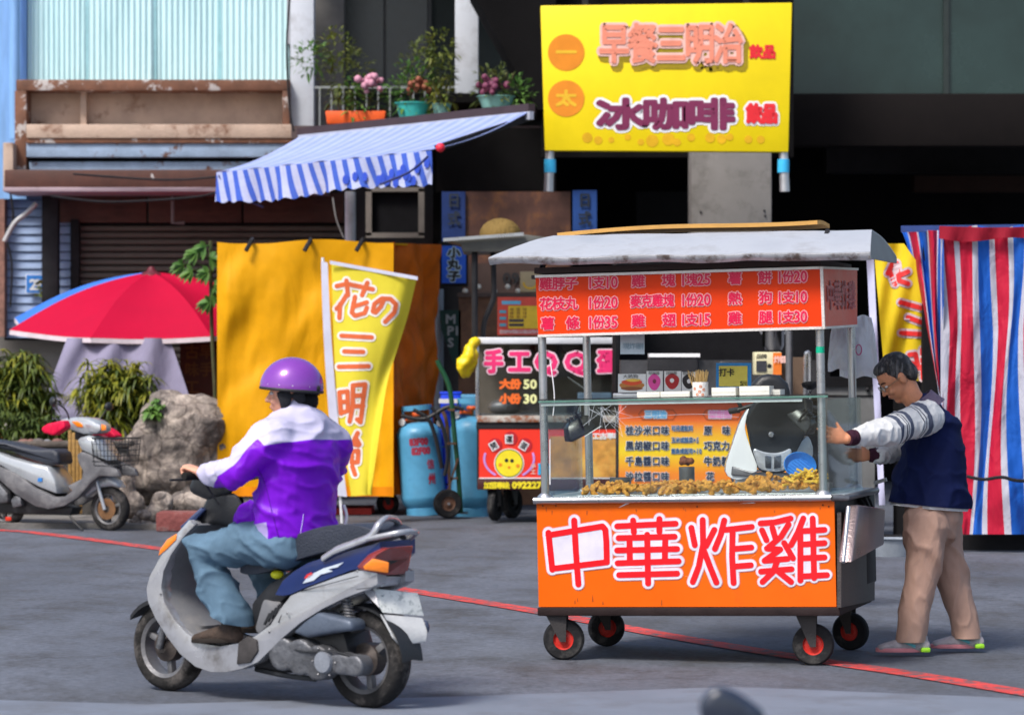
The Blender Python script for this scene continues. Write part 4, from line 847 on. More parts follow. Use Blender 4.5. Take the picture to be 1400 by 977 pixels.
# ================================================================ CART BEHIND: sandwich menu board, counter
sc = thing('sandwich_cart', 'sandwich cart with yellow orange menu of flavours seen through the main cart glass', 'food cart', (P(930, 0, 27).x, 27, 0))
def sb(name, m, x0, y0, x1, y1, D, th, bevel=0): return pb(name, m, x0, y0, x1, y1, D, th, sc, bevel)
Dm = 26.8; a = P(846, 700, Dm); b_ = P(1075, 548, Dm); k = MB(); k.grid(lambda u, v: V((a.x+(b_.x-a.x)*u, Dm-.01, a.z+(b_.z-a.z)*v)), 1, 1)
k.build('menu_print', uvramp('menu_gradient', [(0, (.85, .10, .01)), (.35, (.88, .24, .01)), (.55, (.9, .62, .01)), (.7, (.88, .42, .01)), (.83, (.85, .14, .02)), (1, (.80, .07, .02))]), sc, world=True, fix=False)
sb('menu_board', darkst, 844, 546, 1077, 702, Dm, .04); sb('counter', mat('counter_grey', (.3, .3, .32), .4, .3, var=.25), 846, 541, 1080, 548, Dm-.1, .8, .01)
sb('cart_case', mat('case_grey', (.065, .065, .07), .5, .4, var=.5, vs=3), 848, 492, 1120, 541, Dm+.2, .5); sb('grill_plate', darkst, 886, 488, 955, 541, Dm+.15, .3, .02); sb('white_shelf_edge', wht, 888, 483, 957, 488, Dm+.14, .3)
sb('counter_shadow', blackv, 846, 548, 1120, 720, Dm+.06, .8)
dmp = wmap(Dm-.012); navy = mat('print_dark_navy', (.01, .02, .06), .5, bump=0); pale = mat('print_ice', (.75, .8, .85), .5, bump=0)
for rr, (tt, y) in enumerate((('桂沙米口味', 594), ('黑胡椒口味', 615), ('千島醬口味', 636), ('沙拉醬口味', 657))):
    for bo, d_, m_ in ((1.0, .003, pale), (.42, .006, navy)):
        ik = Ink(dmp); ik.text(tt, 856, -y, 9.5, 11.5, bo, d_, gap=2.6); ik.build(m_, sc, world=True)
for tt, x, y in (('原', 963, 594), ('味', 988, 594), ('巧克力', 963, 615), ('牛奶糖', 963, 636), ('花', 966, 657)):
    for bo, d_, m_ in ((1.0, .003, pale), (.42, .006, navy)):
        ik = Ink(dmp); ik.text(tt, x, -y, 9.5, 11.5, bo, d_, gap=2.6); ik.build(m_, sc, world=True)
for tt, y in (('可另選配料', 589), ('玉米或酸菜+5', 605), ('鮪魚或起司+10', 620)):
    for bo, d_, m_ in ((.5, .003, pale), (.22, .006, mat('print_steel_blue', (.02, .1, .25), .5))):
        ik = Ink(dmp); ik.text(tt, 918, -y, 5, 7.2, bo, d_, gap=1.0); ik.build(m_, sc, world=True)
for tt, x, m_ in (('三明治', 882, mat('print_sky', (.2, .55, .9), .5)), ('甜甜圈', 970, mat('print_pink2', (.85, .3, .6), .5))):
    ik = Ink(dmp); ik.text(tt, x, -571, 8.5, 9.5, 1.7, .003, gap=1.6); ik.build(pale, sc, world=True); ik = Ink(dmp); ik.text(tt, x, -571, 8.5, 9.5, .6, .006, gap=1.6); ik.build(m_, sc, world=True)
    ik = Ink(dmp); w_ = 18; ik.line([(x-4, -560), (x+38, -560), (x+43, -566), (x+38, -573), (x-4, -573), (x-9, -566), (x-4, -560)], .5, .004); ik.build(mat('print_brown3', (.3, .05, .01), .5), sc, 'heading_frame', world=True)
# black sheets added for the darkness of the unlit stall interior
sb('dark_backdrop', blackv, 846, 336, 1135, 548, 28.2, .05); sb('dark_backdrop_side', blackv, 842, 336, 847, 560, 27.2, 1.0)
for x in (1079,): 
    k = MB(); k.cyl(P(x, 452, 26), P(x, 540, 26), .03); k.build('post', steeld, sc, world=True)
k = MB(); k.tube(smoothpath([P(1101, 545, 26.2), P(1102, 490, 26.2), P(1104, 482, 26.2), P(1107, 490, 26.2), P(1107, 545, 26.2)], 4), .02, 8); k.build('rail_hoop', steel, sc, world=True)
sb('cardboard', mat('brown_cardboard', (.14, .09, .06), .8), 1068, 488, 1102, 545, 26.6, .1)
nw = thing('product_box', 'printed cream and orange carton standing at the back of the sandwich counter', 'box', P(1050, 512, 26.4))
pb('carton', mat('cream_carton', (.72, .66, .42), .6, var=.08), 1032, 481, 1068, 512, 26.4, .25, nw, .004); 
pb('orange_label', mat('label_orange', (.85, .2, .02), .5), 1057, 482, 1068.5, 512, 26.39, .004, nw); ik = Ink(wmap(26.38)); ik.text('炸醬', 1058.5, -496, 8.5, 9, .3, .003); ik.build(salw, nw, world=True)
pb('photo_print', mat('photo_dark', (.04, .04, .05), .5), 1034, 493, 1048, 508, 26.39, .004, nw); ik = Ink(wmap(26.4)); ik.text('品牌', 1034, -490, 7, 6, .1, .004); ik.disc(1052, -500, 3, .004); ik.build(blk, nw, world=True)
pt = thing('steel_pot', 'shiny steel pot hanging in the dark behind the counter', 'pot', P(1057, 480, 27.5))
k = MB(); k.lathe([(0, 0), (.08, .01), (.1, .05), (.1, .17), (.105, .18)], (0, 0, 0)); k.build('pot_body', mat('mirror_steel', (.6, .6, .6), .08, 1.0, bump=.0), pt)
k = MB(); k.tube(smoothpath([V((-.1, 0, .15)), V((-.13, 0, .25)), V((0, 0, .3)), V((.13, 0, .25)), V((.1, 0, .15))], 4), .008, 6); k.build('handle', steel, pt)
k = MB(); k.tube([V((0, 0, .3)), V((0, 0, .6))], .01, 6); k.build('hook', steel, pt)
# grey cabinet on the right behind bags
gc = thing('grey_cabinet', 'grey cabinet with black knob in the shade right of the carts', 'cabinet', P(1165, 700, 27.0))
pb('door_panel', mat('cabinet_grey', (.16, .165, .17), .6, var=.25), 1128, 528, 1196, 690, 27, .5, gc); pb('top', blackv, 1124, 515, 1200, 528, 26.97, .5, gc)
k = MB(); k.ball(P(1186, 532, 26.97), .02, 10, 6); k.build('knob', darkst, gc, world=True)
pb('door_seam', blackv, 1128, 540, 1196, 541.5, 26.99, .02, gc)

# ================================================================ YELLOW BANNER BEHIND THE MAN
b2 = thing('banner_flag', 'second yellow banner with red lettering hanging behind the man, half covered by striped sheet', 'banner', P(1230, 690, 25.6))
def b2p(x, ny, d=0): y = -ny; D = 25.6-.03*sin((x-1180)*.09)+.04*sin(y*.03+x*.05)+.02*sin(x*.21+y*.04); return P(x, y, D-d)
b2L = lambda v: 1194+16*v; b2R = lambda v: 1236+60*min(1, v*2.2)
k = MB(); k.grid(lambda u, v: b2p(b2L(v)*(1-u)+b2R(v)*u, -(333+187*v), 0), 30, 40); k.build('cloth', cloth('banner_ochre', (.66, .48, .015), fold=.4, fs=4, rough=.6), b2, world=True, solid=.002)
k = MB(); k.grid(lambda u, v: b2p(1184+10*u+(18-2*u)*v, -(338+352*v), -.0), 3, 40); k.build('pole_sleeve', cloth('sleeve_lavender', (.50, .50, .68), fold=.5), b2, world=True, solid=.004)
Z4 = lambda pts: [(1180+x/4.886, -(320+y/4.886)) for x, y in pts]
st2 = [[(195, 200), (165, 262)], [(180, 250), (212, 335)], [(225, 195), (240, 310), (300, 330)], [(300, 250), (245, 275)], [(250, 455), (385, 492)], [(300, 555), (392, 590)], [(255, 660), (400, 668)], [(310, 805), (350, 800), (370, 900)], [(395, 770), (400, 960)], [(310, 860), (360, 870)]]
for w_, d_, m_ in ((6.3, .004, mat('print_mauve', (.55, .42, .45), .6)), (3.2, .009, mat('print_deep_red', (.65, .02, .02), .6))):
    ik = Ink(b2p)
    for s_ in st2: ik.line(Z4(s_), w_, d_*1.6, sub=4)
    ik.build(m_, b2, 'lettering' if w_ < 4 else 'lettering_outline', world=True)
# ================================================================ STRIPED TARPAULIN
tp = thing('striped_tarpaulin', 'red, white and blue striped tarpaulin sheet covering a stall at the right edge', 'tarpaulin', P(1350, 735, 25.0))
rd, wh_, bl = (.50, .014, .045), (.50, .50, .58), (.014, .11, .50)
# stripe edges in pixels at y~520, cloth spans 1286..1470
edges = [(1286, wh_), (1289, rd), (1303, wh_), (1310, rd), (1328, wh_), (1336, bl), (1352, wh_), (1359, rd), (1377, wh_), (1384, bl), (1400, wh_), (1407, rd), (1423, wh_), (1430, bl), (1446, wh_), (1453, rd)]
sm = stripes('tarp_stripes', [((e_[0]-1286)/184, e_[1]) for e_ in edges], fold=.8, fs=5, st=(1, 1, .5), rough=.55, trl=.05)
def tpf(u, v):
    x = 1286+184*u; y = 314+416*v; w_ = min(1, v*3)
    sx_ = 7*sin(v*2.6+u*5)*w_*(1-u*.4)+4*sin(v*6+u*14)*w_; d_ = .03*sin(u*26+2*sin(v*3))*w_+.04*sin(u*11+v*2)*w_+.03*fbm(V((u*9, v*4, 1)), 3)
    return P(x+(sx_ if 0 < u else 0), y+3*sin(u*18)*(1-v)-4*(1-v)*sin(u*3), 25-d_)
k = MB(); k.grid(tpf, 150, 90); k.build('front_sheet', sm, tp, world=True, solid=.004)
def tps(u, v):   # gathered side flap falling back towards the wall
    xl = 1232+56*v**.75; xr = 1290; x = xl+(xr-xl)*u; y = 315+(245+60*u)*v
    return P(x, y, 25.0+.8*(1-u)*(1-v)+.07*sin(u*16+v*4)+.05*sin(u*7-v*9))
sm2 = stripes('tarp_side_stripes', [(0, bl), (.12, wh_), (.16, rd), (.35, wh_), (.39, bl), (.6, wh_), (.64, rd), (.84, wh_), (.88, bl)], fold=1.0, fs=6, skew=.35, reps=1.001, rough=.55, trl=.0)
k = MB(); k.grid(tps, 60, 60); k.build('side_flap', sm2, tp, world=True, solid=.004)
k = MB(); k.grid(lambda u, v: P(1284+190*u, 309+17*v+3*sin(u*9)*v+2*sin(u*4), 24.93-.03*sin(u*30)*v), 60, 5); k.build('top_band', cloth('band_red', (.26, .01, .025), fold=.6, fs=6), tp, world=True, solid=.006)
k = MB(); k.beam(P(1232, 313, 25.3), P(1480, 310, 25.05), .05, .05); k.build('support_bar', mat('navy_bar', (.02, .05, .2), .5), tp, world=True)
k = MB(); k.tube(smoothpath([P(1322, 651, 24.85), P(1345, 655, 24.8), P(1370, 652, 24.8), P(1400, 657, 24.8), P(1480, 650, 24.8)], 5), .014, 6); k.build('tie_wire', darkst, tp, world=True)
# what stands behind and under the tarp
dk = thing('covered_counter', 'dark counter behind and below the striped tarpaulin', 'counter', P(1350, 760, 25.6))
pb('counter_body', blackv, 1262, 330, 1480, 752, 25.5, 2.0, dk); pb('kick_board', mat('kick_board', (.018, .018, .02), .8), 1180, 732, 1480, 760, 25.3, .2, dk)
gb = thing('white_bucket', 'grey upturned basin on the ground behind the man', 'basin', P(1220, 745, 24.6)); gb.location.z = 0
k = MB(); k.lathe([(0, .02), (.14, .02), (.17, .0), (.2, .13), (.215, .135), (.19, .12)]); k.build('basin', mat('basin_grey', (.25, .28, .32), .4), gb)
# cardboard on top of main cart roof is built with the cart
# ================================================================ UMBRELLA, ROCKS, BUSHES
um = thing('market_umbrella', 'large crimson market umbrella with one blue panel at the left', 'umbrella', (P(207, 0, 34.2).x, 34.2, 0))
ru = cloth('crimson_canvas', (.54, .002, .04), var=.06, fold=.25, fs=1.5, rough=.6, trl=.2); bu = cloth('blue_canvas', (.06, .22, .75), fold=.3, rough=.6, trl=.2)
Ru = 1.62; zc = 2.50; NR = 8; a_off = radians(29)
def rimp(a): return V((cos(a)*Ru, sin(a)*Ru, 1.95+.19*sin(a)))
for i in range(NR):
    a0 = a_off+2*pi*i/NR; a1 = a0+2*pi/NR
    def fn(u, v):
        e = rimp(a0).lerp(rimp(a1), u); sc_ = 1-.05*sin(pi*u)*v; e = V((e.x*sc_, e.y*sc_, e.z)); top = V((0, 0, zc)); p_ = top.lerp(e, v)
        p_.z += .10*sin(pi*v)*(1-.3*sin(pi*u))-.02*sin(pi*u)*v; return p_
    k = MB(); k.grid(fn, 10, 12); am = (a0+pi/8) % (2*pi)
    k.build('canopy_panel', bu if radians(175) < am < radians(210) else ru, um, solid=.004)
    k = MB(); k.grid(lambda u, v: fn(u, 1)+V((0, 0, -.05*v)), 10, 1); k.build('valance_trim', mat('white_trim', (.7, .6, .65), .6), um, solid=.004)
    k = MB(); k.tube([V((0, 0, zc-.03)), fn(0, .5)-V((0, 0, .02)), fn(0, 1)-V((0, 0, .01))], .01, 6); k.build('rib', mat('rib_steel', (.3, .3, .3), .4, .6), um)
k = MB(); k.lathe([(0, 2.56), (.03, 2.55), (.05, 2.51), (.13, 2.47), (.14, 2.44)]); k.build('finial', mat('dark_red_cap', (.12, .01, .02), .5), um)
k = MB(); k.cyl((0, 0, 0), (0, 0, 2.48), .025); k.build('pole', _mats['white_pole'], um); k = MB(); k.lathe([(0, 0), (.3, 0), (.3, .06), (.1, .1), (0, .1)]); k.build('base', _mats['pale_concrete'], um)
# lavender sheet under the umbrella
ls = MB(); ls.grid(lambda u, v: P((92-46*v)*(1-u)+(232+27*v)*u, 462+(122-42*u)*v, 32.5-.15*sin(u*5)*v-.06*sin(u*17+v*3)+.3*(1-v)), 40, 30)
o = ls.build('cloth_sheet', cloth('lavender_sheet', (.27, .25, .36), fold=.9, fs=2, st=(1, 1, .5), trl=.1), None, smooth=60, solid=.004); tag(o, 'lavender cloth sheet hanging under the crimson umbrella behind the bushes', 'cloth')
# dim red stall panel with characters right of the sheet
rs = thing('red_stall_panel', 'dim red and gold lettered stall panel in shade between the umbrella and the yellow stall', 'sign', P(275, 530, 33.6))
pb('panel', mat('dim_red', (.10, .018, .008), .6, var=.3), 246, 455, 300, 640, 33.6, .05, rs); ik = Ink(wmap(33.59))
for i, c in enumerate('古早味手工'): ik.char(c, 254+(i % 2)*20, -490-(i//2)*24, 17, 18, .6, .004)
ik.build(mat('print_dim_gold', (.20, .06, .01), .6), rs, world=True)
# planter wall and bamboo board
pw = thing('planter', 'long low dark stone planter behind the silver scooter', 'planter', P(60, 700, 30.2))
pb('stone_wall', mat('dark_stone', (.06, .055, .05), .9, var=.4, vs=5, bump=.8, bs=20), -140, 607, 175, 705, 30.2, .12, pw); pb('coping', mat('coping_stone', (.12, .10, .085), .9, var=.4, vs=6, bump=.8, bs=20), -140, 603, 178, 611, 30.15, .4, pw, .02)
for i in range(16):
    k = MB(); x = R.uniform(20, 170); k.ball(P(x, 604, 30.3+R.uniform(-.1, .1)), (R.uniform(.03, .07), .05, R.uniform(.02, .04)), 8, 5); k.build('pebble', mat('pebble_%d' % (i % 3), [(.2, .1, .08), (.2, .2, .22), (.12, .1, .09)][i % 3], .8), pw, world=True)
wb = thing('bamboo_board', 'upright strip of golden woven bamboo leaning on the planter', 'board', P(103, 700, 29.6))
for i, (x0, x1) in enumerate(((93, 97.5), (98, 103), (103.5, 108), (108.5, 112))): pb('bamboo_strip', mat('bamboo', (.36, .20, .05), .6, var=.4, vs=9, bump=.4, bs=30, stretch=(1, 1, 3)), x0, 588+i*3, x1, 702, 29.6, .03, wb, .006)
wp = thing('paper_notice', 'white and red notice at the far left edge above the planter', 'notice', P(6, 598, 31))
pb('sheet', mat('notice_white', (.75, .72, .6), .7), -12, 578, 9, 600, 31, .01, wp); pb('red_print', red, -4, 588, 3, 598, 30.99, .005, wp)
# rocks
rockm = mat('river_rock', (.27, .25, .235), .9, var=.45, vs=2.2, bump=.9, bs=16, dirt=(.12, .105, .105), dirts=1.8, dt=(.5, .66)); 
def rock_mat():
    m = rockm; t = m.node_tree; n = t.nodes; L = t.links; b = n['Principled BSDF']; tc = [x for x in n if x.type == 'TEX_COORD'][0]
    src = b.inputs['Base Color'].links[0].from_socket
    d = n.new('ShaderNodeTexNoise'); d.inputs['Scale'].default_value = 2.2; d.inputs['Detail'].default_value = 5; L.new(tc.outputs['Object'], d.inputs['Vector'])
    va = n.new('ShaderNodeVectorMath'); va.operation = 'MULTIPLY_ADD'; L.new(d.outputs['Color'], va.inputs[0]); va.inputs[1].default_value = (.5, .5, .5); L.new(tc.outputs['Object'], va.inputs[2])
    vo = n.new('ShaderNodeTexVoronoi'); vo.feature = 'DISTANCE_TO_EDGE'; vo.inputs['Scale'].default_value = 3.2; L.new(va.outputs[0], vo.inputs['Vector'])
    cr = n.new('ShaderNodeValToRGB'); cr.color_ramp.elements[0].position = 0; cr.color_ramp.elements[1].position = .05; cr.color_ramp.elements[0].color = (.35, .33, .32, 1); cr.color_ramp.elements[1].color = (1, 1, 1, 1); L.new(vo.outputs['Distance'], cr.inputs[0])
    v2 = n.new('ShaderNodeTexNoise'); v2.inputs['Scale'].default_value = 3; v2.inputs['Detail'].default_value = 9; v2.inputs['Roughness'].default_value = .75; v2.inputs['Distortion'].default_value = 1.5; L.new(tc.outputs['Object'], v2.inputs['Vector'])
    c2 = n.new('ShaderNodeValToRGB'); c2.color_ramp.elements[0].position = .42; c2.color_ramp.elements[1].position = .6; c2.color_ramp.elements[0].color = (.55, .5, .48, 1); c2.color_ramp.elements[1].color = (1.7, 1.55, 1.4, 1); L.new(v2.outputs[0], c2.inputs[0])
    m1 = n.new('ShaderNodeMix'); m1.data_type = 'RGBA'; m1.blend_type = 'MULTIPLY'; m1.inputs[0].default_value = 1; L.new(src, m1.inputs[6]); L.new(c2.outputs[0], m1.inputs[7])
    m2 = n.new('ShaderNodeMix'); m2.data_type = 'RGBA'; m2.blend_type = 'MULTIPLY'; m2.inputs[0].default_value = .8; L.new(m1.outputs[2], m2.inputs[6]); L.new(cr.outputs[0], m2.inputs[7]); L.new(m2.outputs[2], b.inputs['Base Color'])
rock_mat()
def rockdisp(seed, a=.12, f=1.6):
    def d(c, n_):
        q = c*f+V((seed*3.1, seed*1.7, seed)); w_ = fbm(q, 5)
        qq = q*.9+V((w_, w_, 0))*.35; vd = noise.voronoi(qq); cell = vd[0]; p0 = vd[1][0]; cr = min(1, (cell[1]-cell[0])*7); h_ = noise.cell_vector(p0*7.3)-V((.5, .5, .5))
        return c+n_*(a*w_*.45+a*1.6*(qq-p0).dot(h_)-a*.22*(1-cr)**1.5)+n_*.010*fbm(c*9, 4)
    return d
def rock(label, balls, D, seed, vox=.035, a=.12, f=1.6, name='boulder', group=None):
    k = MB()
    for (x, y, rx, ry) in balls:
        c = P(x, y, D); s_ = D/FPX; k.ball(c, (rx*s_, rx*s_*.8, ry*s_), 18, 12)
    o = melt(k, name, rockm, None, vox, 3, rockdisp(seed, a, f)); tag(o, label, 'rock', group); return o
rock('huge craggy grey brown boulder rising behind the silver scooter basket', [(255, 596, 52, 60), (278, 588, 40, 54), (215, 622, 46, 58), (235, 655, 60, 45), (275, 660, 45, 50), (220, 568, 30, 24), (192, 640, 38, 52), (176, 664, 28, 40), (236, 560, 36, 26)], 31.1, 3, .03, .13, 1.5)
rock('rounded light brown boulder below the big one, beside the red kerb block', [(262, 690, 38, 22), (288, 694, 25, 20)], 29.2, 5, .02, .06, 2.5, group='smaller rocks at the foot of the boulder')
rock('pale round rock just left of the red kerb block', [(222, 690, 16, 18), (214, 700, 14, 14)], 28.9, 8, .015, .04, 3, group='smaller rocks at the foot of the boulder')
rock('dark slanting rock column right behind the scooter front wheel', [(175, 665, 14, 35), (183, 690, 16, 24), (168, 640, 12, 18)], 29.4, 9, .02, .06, 2.5, group='smaller rocks at the foot of the boulder')
for i, (x, y, r_, lab) in enumerate(((197, 704, 11, 'small grey stone between the wheel and the pale rock'), (185, 712, 9, 'small low stone right beside the scooter front wheel'), (203, 716, 6, 'tiny flat stone in front of the rocks'), (240, 712, 12, 'brown stone wedged behind the red kerb block'))):
    rock(lab, [(x, y, r_, r_*.7)], 28.7-(i == 3)*.0+.3*(i == 3), 12+i, .012, .03, 4, 'stone', 'smaller rocks at the foot of the boulder')
kb = thing('kerb_block', 'faded red painted concrete kerb block in front of the rocks', 'kerb block', G(250, 727))
Fk = Frame((0, 28.0, 0)); k = MB(); a = P(213, 727, 28.1); b_ = P(300, 700, 28.1); k.bb((a.x, 28.1, 0), (b_.x, 28.5, b_.z)); k.build('block', mat('faded_red_concrete', (.22, .06, .055), .85, var=.3, vs=5, bump=.5, bs=30, dirt=(.2, .17, .16), dirts=5), kb, world=True, bevel=.02)
# bushes
g_dark = leafmat('bush_dark', (.05, .085, .02), (.12, .16, .03)); g_yel = leafmat('bush_yellow', (.34, .32, .03), (.14, .18, .02))
def bush(label, c, r, n, L_, W_, mats_, stems=5, seed=1):
    rg = random.Random(seed); t_ = thing('bush', label, 'bush', (c[0], c[1], 0), group='drooping leafy bushes by the umbrella')
    for m_, n_, sc_ in mats_:
        k = MB()
        for i in range(n_//9):       # whorls of long drooping leaves
            a = rg.uniform(0, 6.28); z = rg.uniform(-.8, 1); q = sqrt(1-min(1, z*z)); tt = rg.uniform(.45, 1)*sc_; w_ = V((q*cos(a)*r[0]*tt, q*sin(a)*r[1]*tt, c[2]+z*r[2]*tt)); bs2 = rg.uniform(.7, 1.3)
            for j in range(9):
                b2_ = rg.uniform(0, 6.28); d = V((cos(b2_), sin(b2_), rg.uniform(.1, 1.1))); leaf(k, w_, d, V((0, 0, 1)), L_*bs2*rg.uniform(.7, 1.1), W_*bs2, rg.uniform(.5, 1.2), 4)
        k.build('foliage', m_, t_, smooth=0, fix=False)
    for i in range(stems):
        a = rg.uniform(0, 6.28); k = MB(); k.tube(smoothpath([V((cos(a)*.06, sin(a)*.06, .3)), V((cos(a)*r[0]*.3, sin(a)*r[1]*.3, c[2]*.7)), V((cos(a)*r[0]*.6, sin(a)*r[1]*.6, c[2]+r[2]*.4))], 4), .014, 6); k.build('stem', leafmat('stem_brown', (.1, .08, .04), (.06, .05, .03)), t_)
    return t_
c = P(160, 545, 31.75); bush('yellow green long leaved bush in the middle behind the silver scooter handlebar', (c.x, c.y, c.z), (.44, .33, .42), 1, .20, .024, [(g_yel, 1700, 1.05), (g_dark, 1300, .9)], seed=3)
c = P(30, 545, 31.8); bush('dark green bush at the far left edge under the umbrella', (c.x-.08, c.y, c.z), (.46, .36, .52), 1, .20, .024, [(g_yel, 1300, 1.0), (g_dark, 2400, .95)], seed=5)
c = P(110, 592, 31.5); bush('low dark bush between the two larger ones', (c.x, c.y, c.z-.1), (.3, .25, .16), 1, .15, .02, [(g_dark, 1800, 1.0)], seed=8)
c = P(20, 590, 30.6); bush('shadowed bush low at the left behind the scooter seat', (c.x, c.y, c.z), (.6, .25, .22), 1, .14, .02, [(g_dark, 1800, 1.0)], seed=18)
c = P(212, 560, 30.9); bush('fresh green broad leaved weed above the boulder shoulder', (c.x, c.y, c.z), (.11, .12, .10), 1, .10, .05, [(lm, 160, 1.0)], stems=1, seed=9)
# tall leafy plant between shutter and yellow stall
pp = thing('papaya_plant', 'slender plant with lobed bright green leaves beside the yellow stall', 'plant', P(292, 690, 32.0)); pp.location.z = 0
k = MB(); k.tube(smoothpath([V((0, 0, 0)), V((.02, 0, 1.0)), V((-.02, 0, 1.9)), V((-.03, 0, 2.75))], 5), [.03]*15+[.015]*1 if False else .02, 8); k.build('stem', leafmat('stem_brown', (.1, .08, .04), (.06, .05, .03)), pp)
rg = random.Random(4)
for (x, y) in ((268, 345), (250, 362), (280, 338), (288, 352), (262, 370), (284, 372), (290, 402), (286, 412), (294, 390)):
    e = P(x, y, 31.9)-pp.location; k = MB(); k.tube(smoothpath([V((-.03, 0, e.z-.1)), V((e.x*.5, e.y*.5, e.z+.02)), e], 3), .006, 5)
    for j in range(7):
        a = -1.4+j*2.8/6; d = V((cos(a)*(-1 if e.x < -.03 else 1), rg.uniform(-.3, .3), sin(a)*.6-.25)); leaf(k, e, d, V((0, -.7, .7)), .15*(1-.25*abs(a)/1.4), .055, .3, 4)
    k.build('leaf', lm, pp, smooth=0, fix=False)
k = MB(); k.tube(smoothpath([P(70, 375, 36.1), P(72, 395, 36.05), P(60, 402, 36.0)], 4), .01, 5)
for i in range(40): leaf(k, P(R.uniform(52, 76), R.uniform(378, 408), 36.05), V((R.uniform(-1, 1), -.3, R.uniform(-.6, .8))), V((0, -1, .2)), .07, .03)
o = k.build('vine', leafmat('vine_leaf', (.10, .16, .03), (.22, .14, .03)), None, smooth=0, fix=False); tag(o, 'small climbing vine beside the house number plate', 'plant')
# ================================================================ MAIN FRIED CHICKEN CART
YW = radians(-16); RL = radians(-1.25)
Fc = Frame(P(744, 497+CAMZ*FPX/15.95, 15.95), YW, RL); Fc = Frame((Fc.loc.x, Fc.loc.y, 0), YW, RL)
ct = thing('fried_chicken_cart', 'orange fried chicken cart with glass case, price board and white curved metal roof', 'food cart', Fc.loc, YW, roll=RL)
W_, DP = 1.43, .86
def L(px, py, y=0): return Fc.p(px, py, y)
czt = L(900, 683).z      # counter top height
cor = mat('cart_orange', (.80, .125, .0), .42, var=.10, vs=2, bump=.03, sp=.3, dirt=(.50, .08, .01), dirts=3.5, dt=(.55, .9)); priceo = mat('price_orange', (.74, .042, .0), .45, var=.10, vs=2, bump=.03, sp=.25)
def lbx(name, m, lo, hi, par=ct, bevel=0): k = MB(); k.bb(lo, hi); return k.build(name, m, par, bevel=bevel)
x0, x1 = L(735, 760, -.03).x, L(1142, 760, -.03).x; zb = L(900, 829, -.03).z; zt = L(900, 686, -.03).z
lbx('front_panel', cor, (x0, -.03, zb), (x1, -.012, zt)); 
lbx('cabinet', mat('cabinet_steel', (.20, .19, .19), .38, .7, var=.35, vs=3, dirt=(.05, .03, .03), dirts=4), (x0+.01, -.012, zb), (x1-.005, DP+.02, zt-.002))
lbx('base_frame', mat('black_brown_frame', (.03, .02, .02), .6, var=.3), (x0-.005, -.04, zb-.045), (x1+.02, DP+.04, zb-.003), bevel=.006)
# counter: steel slab with rounded nosing
lbx('counter_top', mat('counter_steel', (.62, .70, .72), .3, .55, var=.1, vs=2, bump=.05), (x0+.0, -.02, zt+.004), (x1+.05, DP+.05, zt+.028))
k = MB(); k.tube([V((x0-.01, -.045, zt+.014)), V((x1-.01, -.045, zt+.014))], .017, 14); k.build('counter_nosing', steel, ct); k = MB(); k.tube([V((x1-.008, -.045, zt+.012)), V((x1+.055, -.01, zt+.012)), V((x1+.055, DP+.05, zt+.012))], .017, 12); k.build('side_nosing', steeld, ct)
# torn film on the upper edge of the panel
for q in ((752, 689, 775, 686), (845, 694, 858, 686), (1010, 688, 1030, 686)):
    k = MB(); k.poly([L(q[0], q[1], -.032), L(q[2], q[3], -.034), L(q[2]+3, q[3]+1.5, -.038)]); k.build('torn_film', wht, ct)
for x in (742, 760, 953, 1125, 1133):
    k = MB(); k.ball(L(x, 690+(x % 3), -.032), .004, 8, 4); k.build('rivet', darkst, ct)
# big lettering 中華炸雞, traced stroke by stroke
Zc = lambda pts: [(730+x/2.979, -(680+y/2.979)) for x, y in pts]
chars = {'a': [[(60, 142), (66, 200), (76, 292)], [(60, 152), (120, 142), (280, 116), (292, 130), (296, 180), (298, 262)], [(78, 288), (180, 276), (296, 262)], [(165, 92), (172, 220), (182, 352)]],
 'b': [[(340, 116), (460, 110), (578, 105)], [(405, 92), (408, 140)], [(512, 86), (512, 138)], [(346, 164), (574, 158)], [(340, 214), (584, 208)], [(390, 166), (392, 262)], [(536, 164), (534, 260)], [(342, 266), (590, 258)], [(348, 314), (584, 308)], [(462, 150), (466, 348)]],
 'c': [[(642, 122), (656, 192)], [(688, 90), (690, 190), (672, 280), (648, 342)], [(736, 130), (702, 196)], [(694, 216), (718, 280), (744, 344)], [(776, 92), (762, 150), (738, 208)], [(766, 132), (888, 118)], [(810, 130), (808, 240), (814, 346)], [(812, 208), (886, 202)], [(812, 280), (884, 274)]],
 'd': [[(924, 104), (980, 100), (1046, 84)], [(930, 132), (948, 172)], [(972, 122), (984, 164)], [(1038, 108), (1006, 160)], [(1000, 164), (950, 206), (1004, 210)], [(1004, 210), (940, 256), (1034, 248)], [(1020, 184), (1056, 246)], [(926, 300), (1050, 290)], [(992, 256), (976, 300), (932, 342)], [(996, 300), (1048, 342)], [(1098, 84), (1076, 140), (1048, 192)], [(1086, 132), (1086, 336)], [(1136, 84), (1142, 326)], [(1086, 136), (1184, 130)], [(1090, 190), (1184, 184)], [(1090, 246), (1184, 242)], [(1086, 320), (1194, 314)]]}
rdp = mat('print_bright_red', (.85, .004, .012), .4, bump=0); lil = mat('print_lilac_white', (.74, .70, .82), .4, bump=0); pnk = mat('print_soft_pink', (.86, .42, .46), .4, bump=0)
pmap = planemap(Fc, -.03)
fills = {'a': [(60, 150), (290, 116), (298, 265), (78, 290)], 'b': [(390, 164), (536, 160), (534, 262), (392, 264)], 'c': None, 'd': [(1086, 132), (1140, 128), (1142, 322), (1086, 326)]}
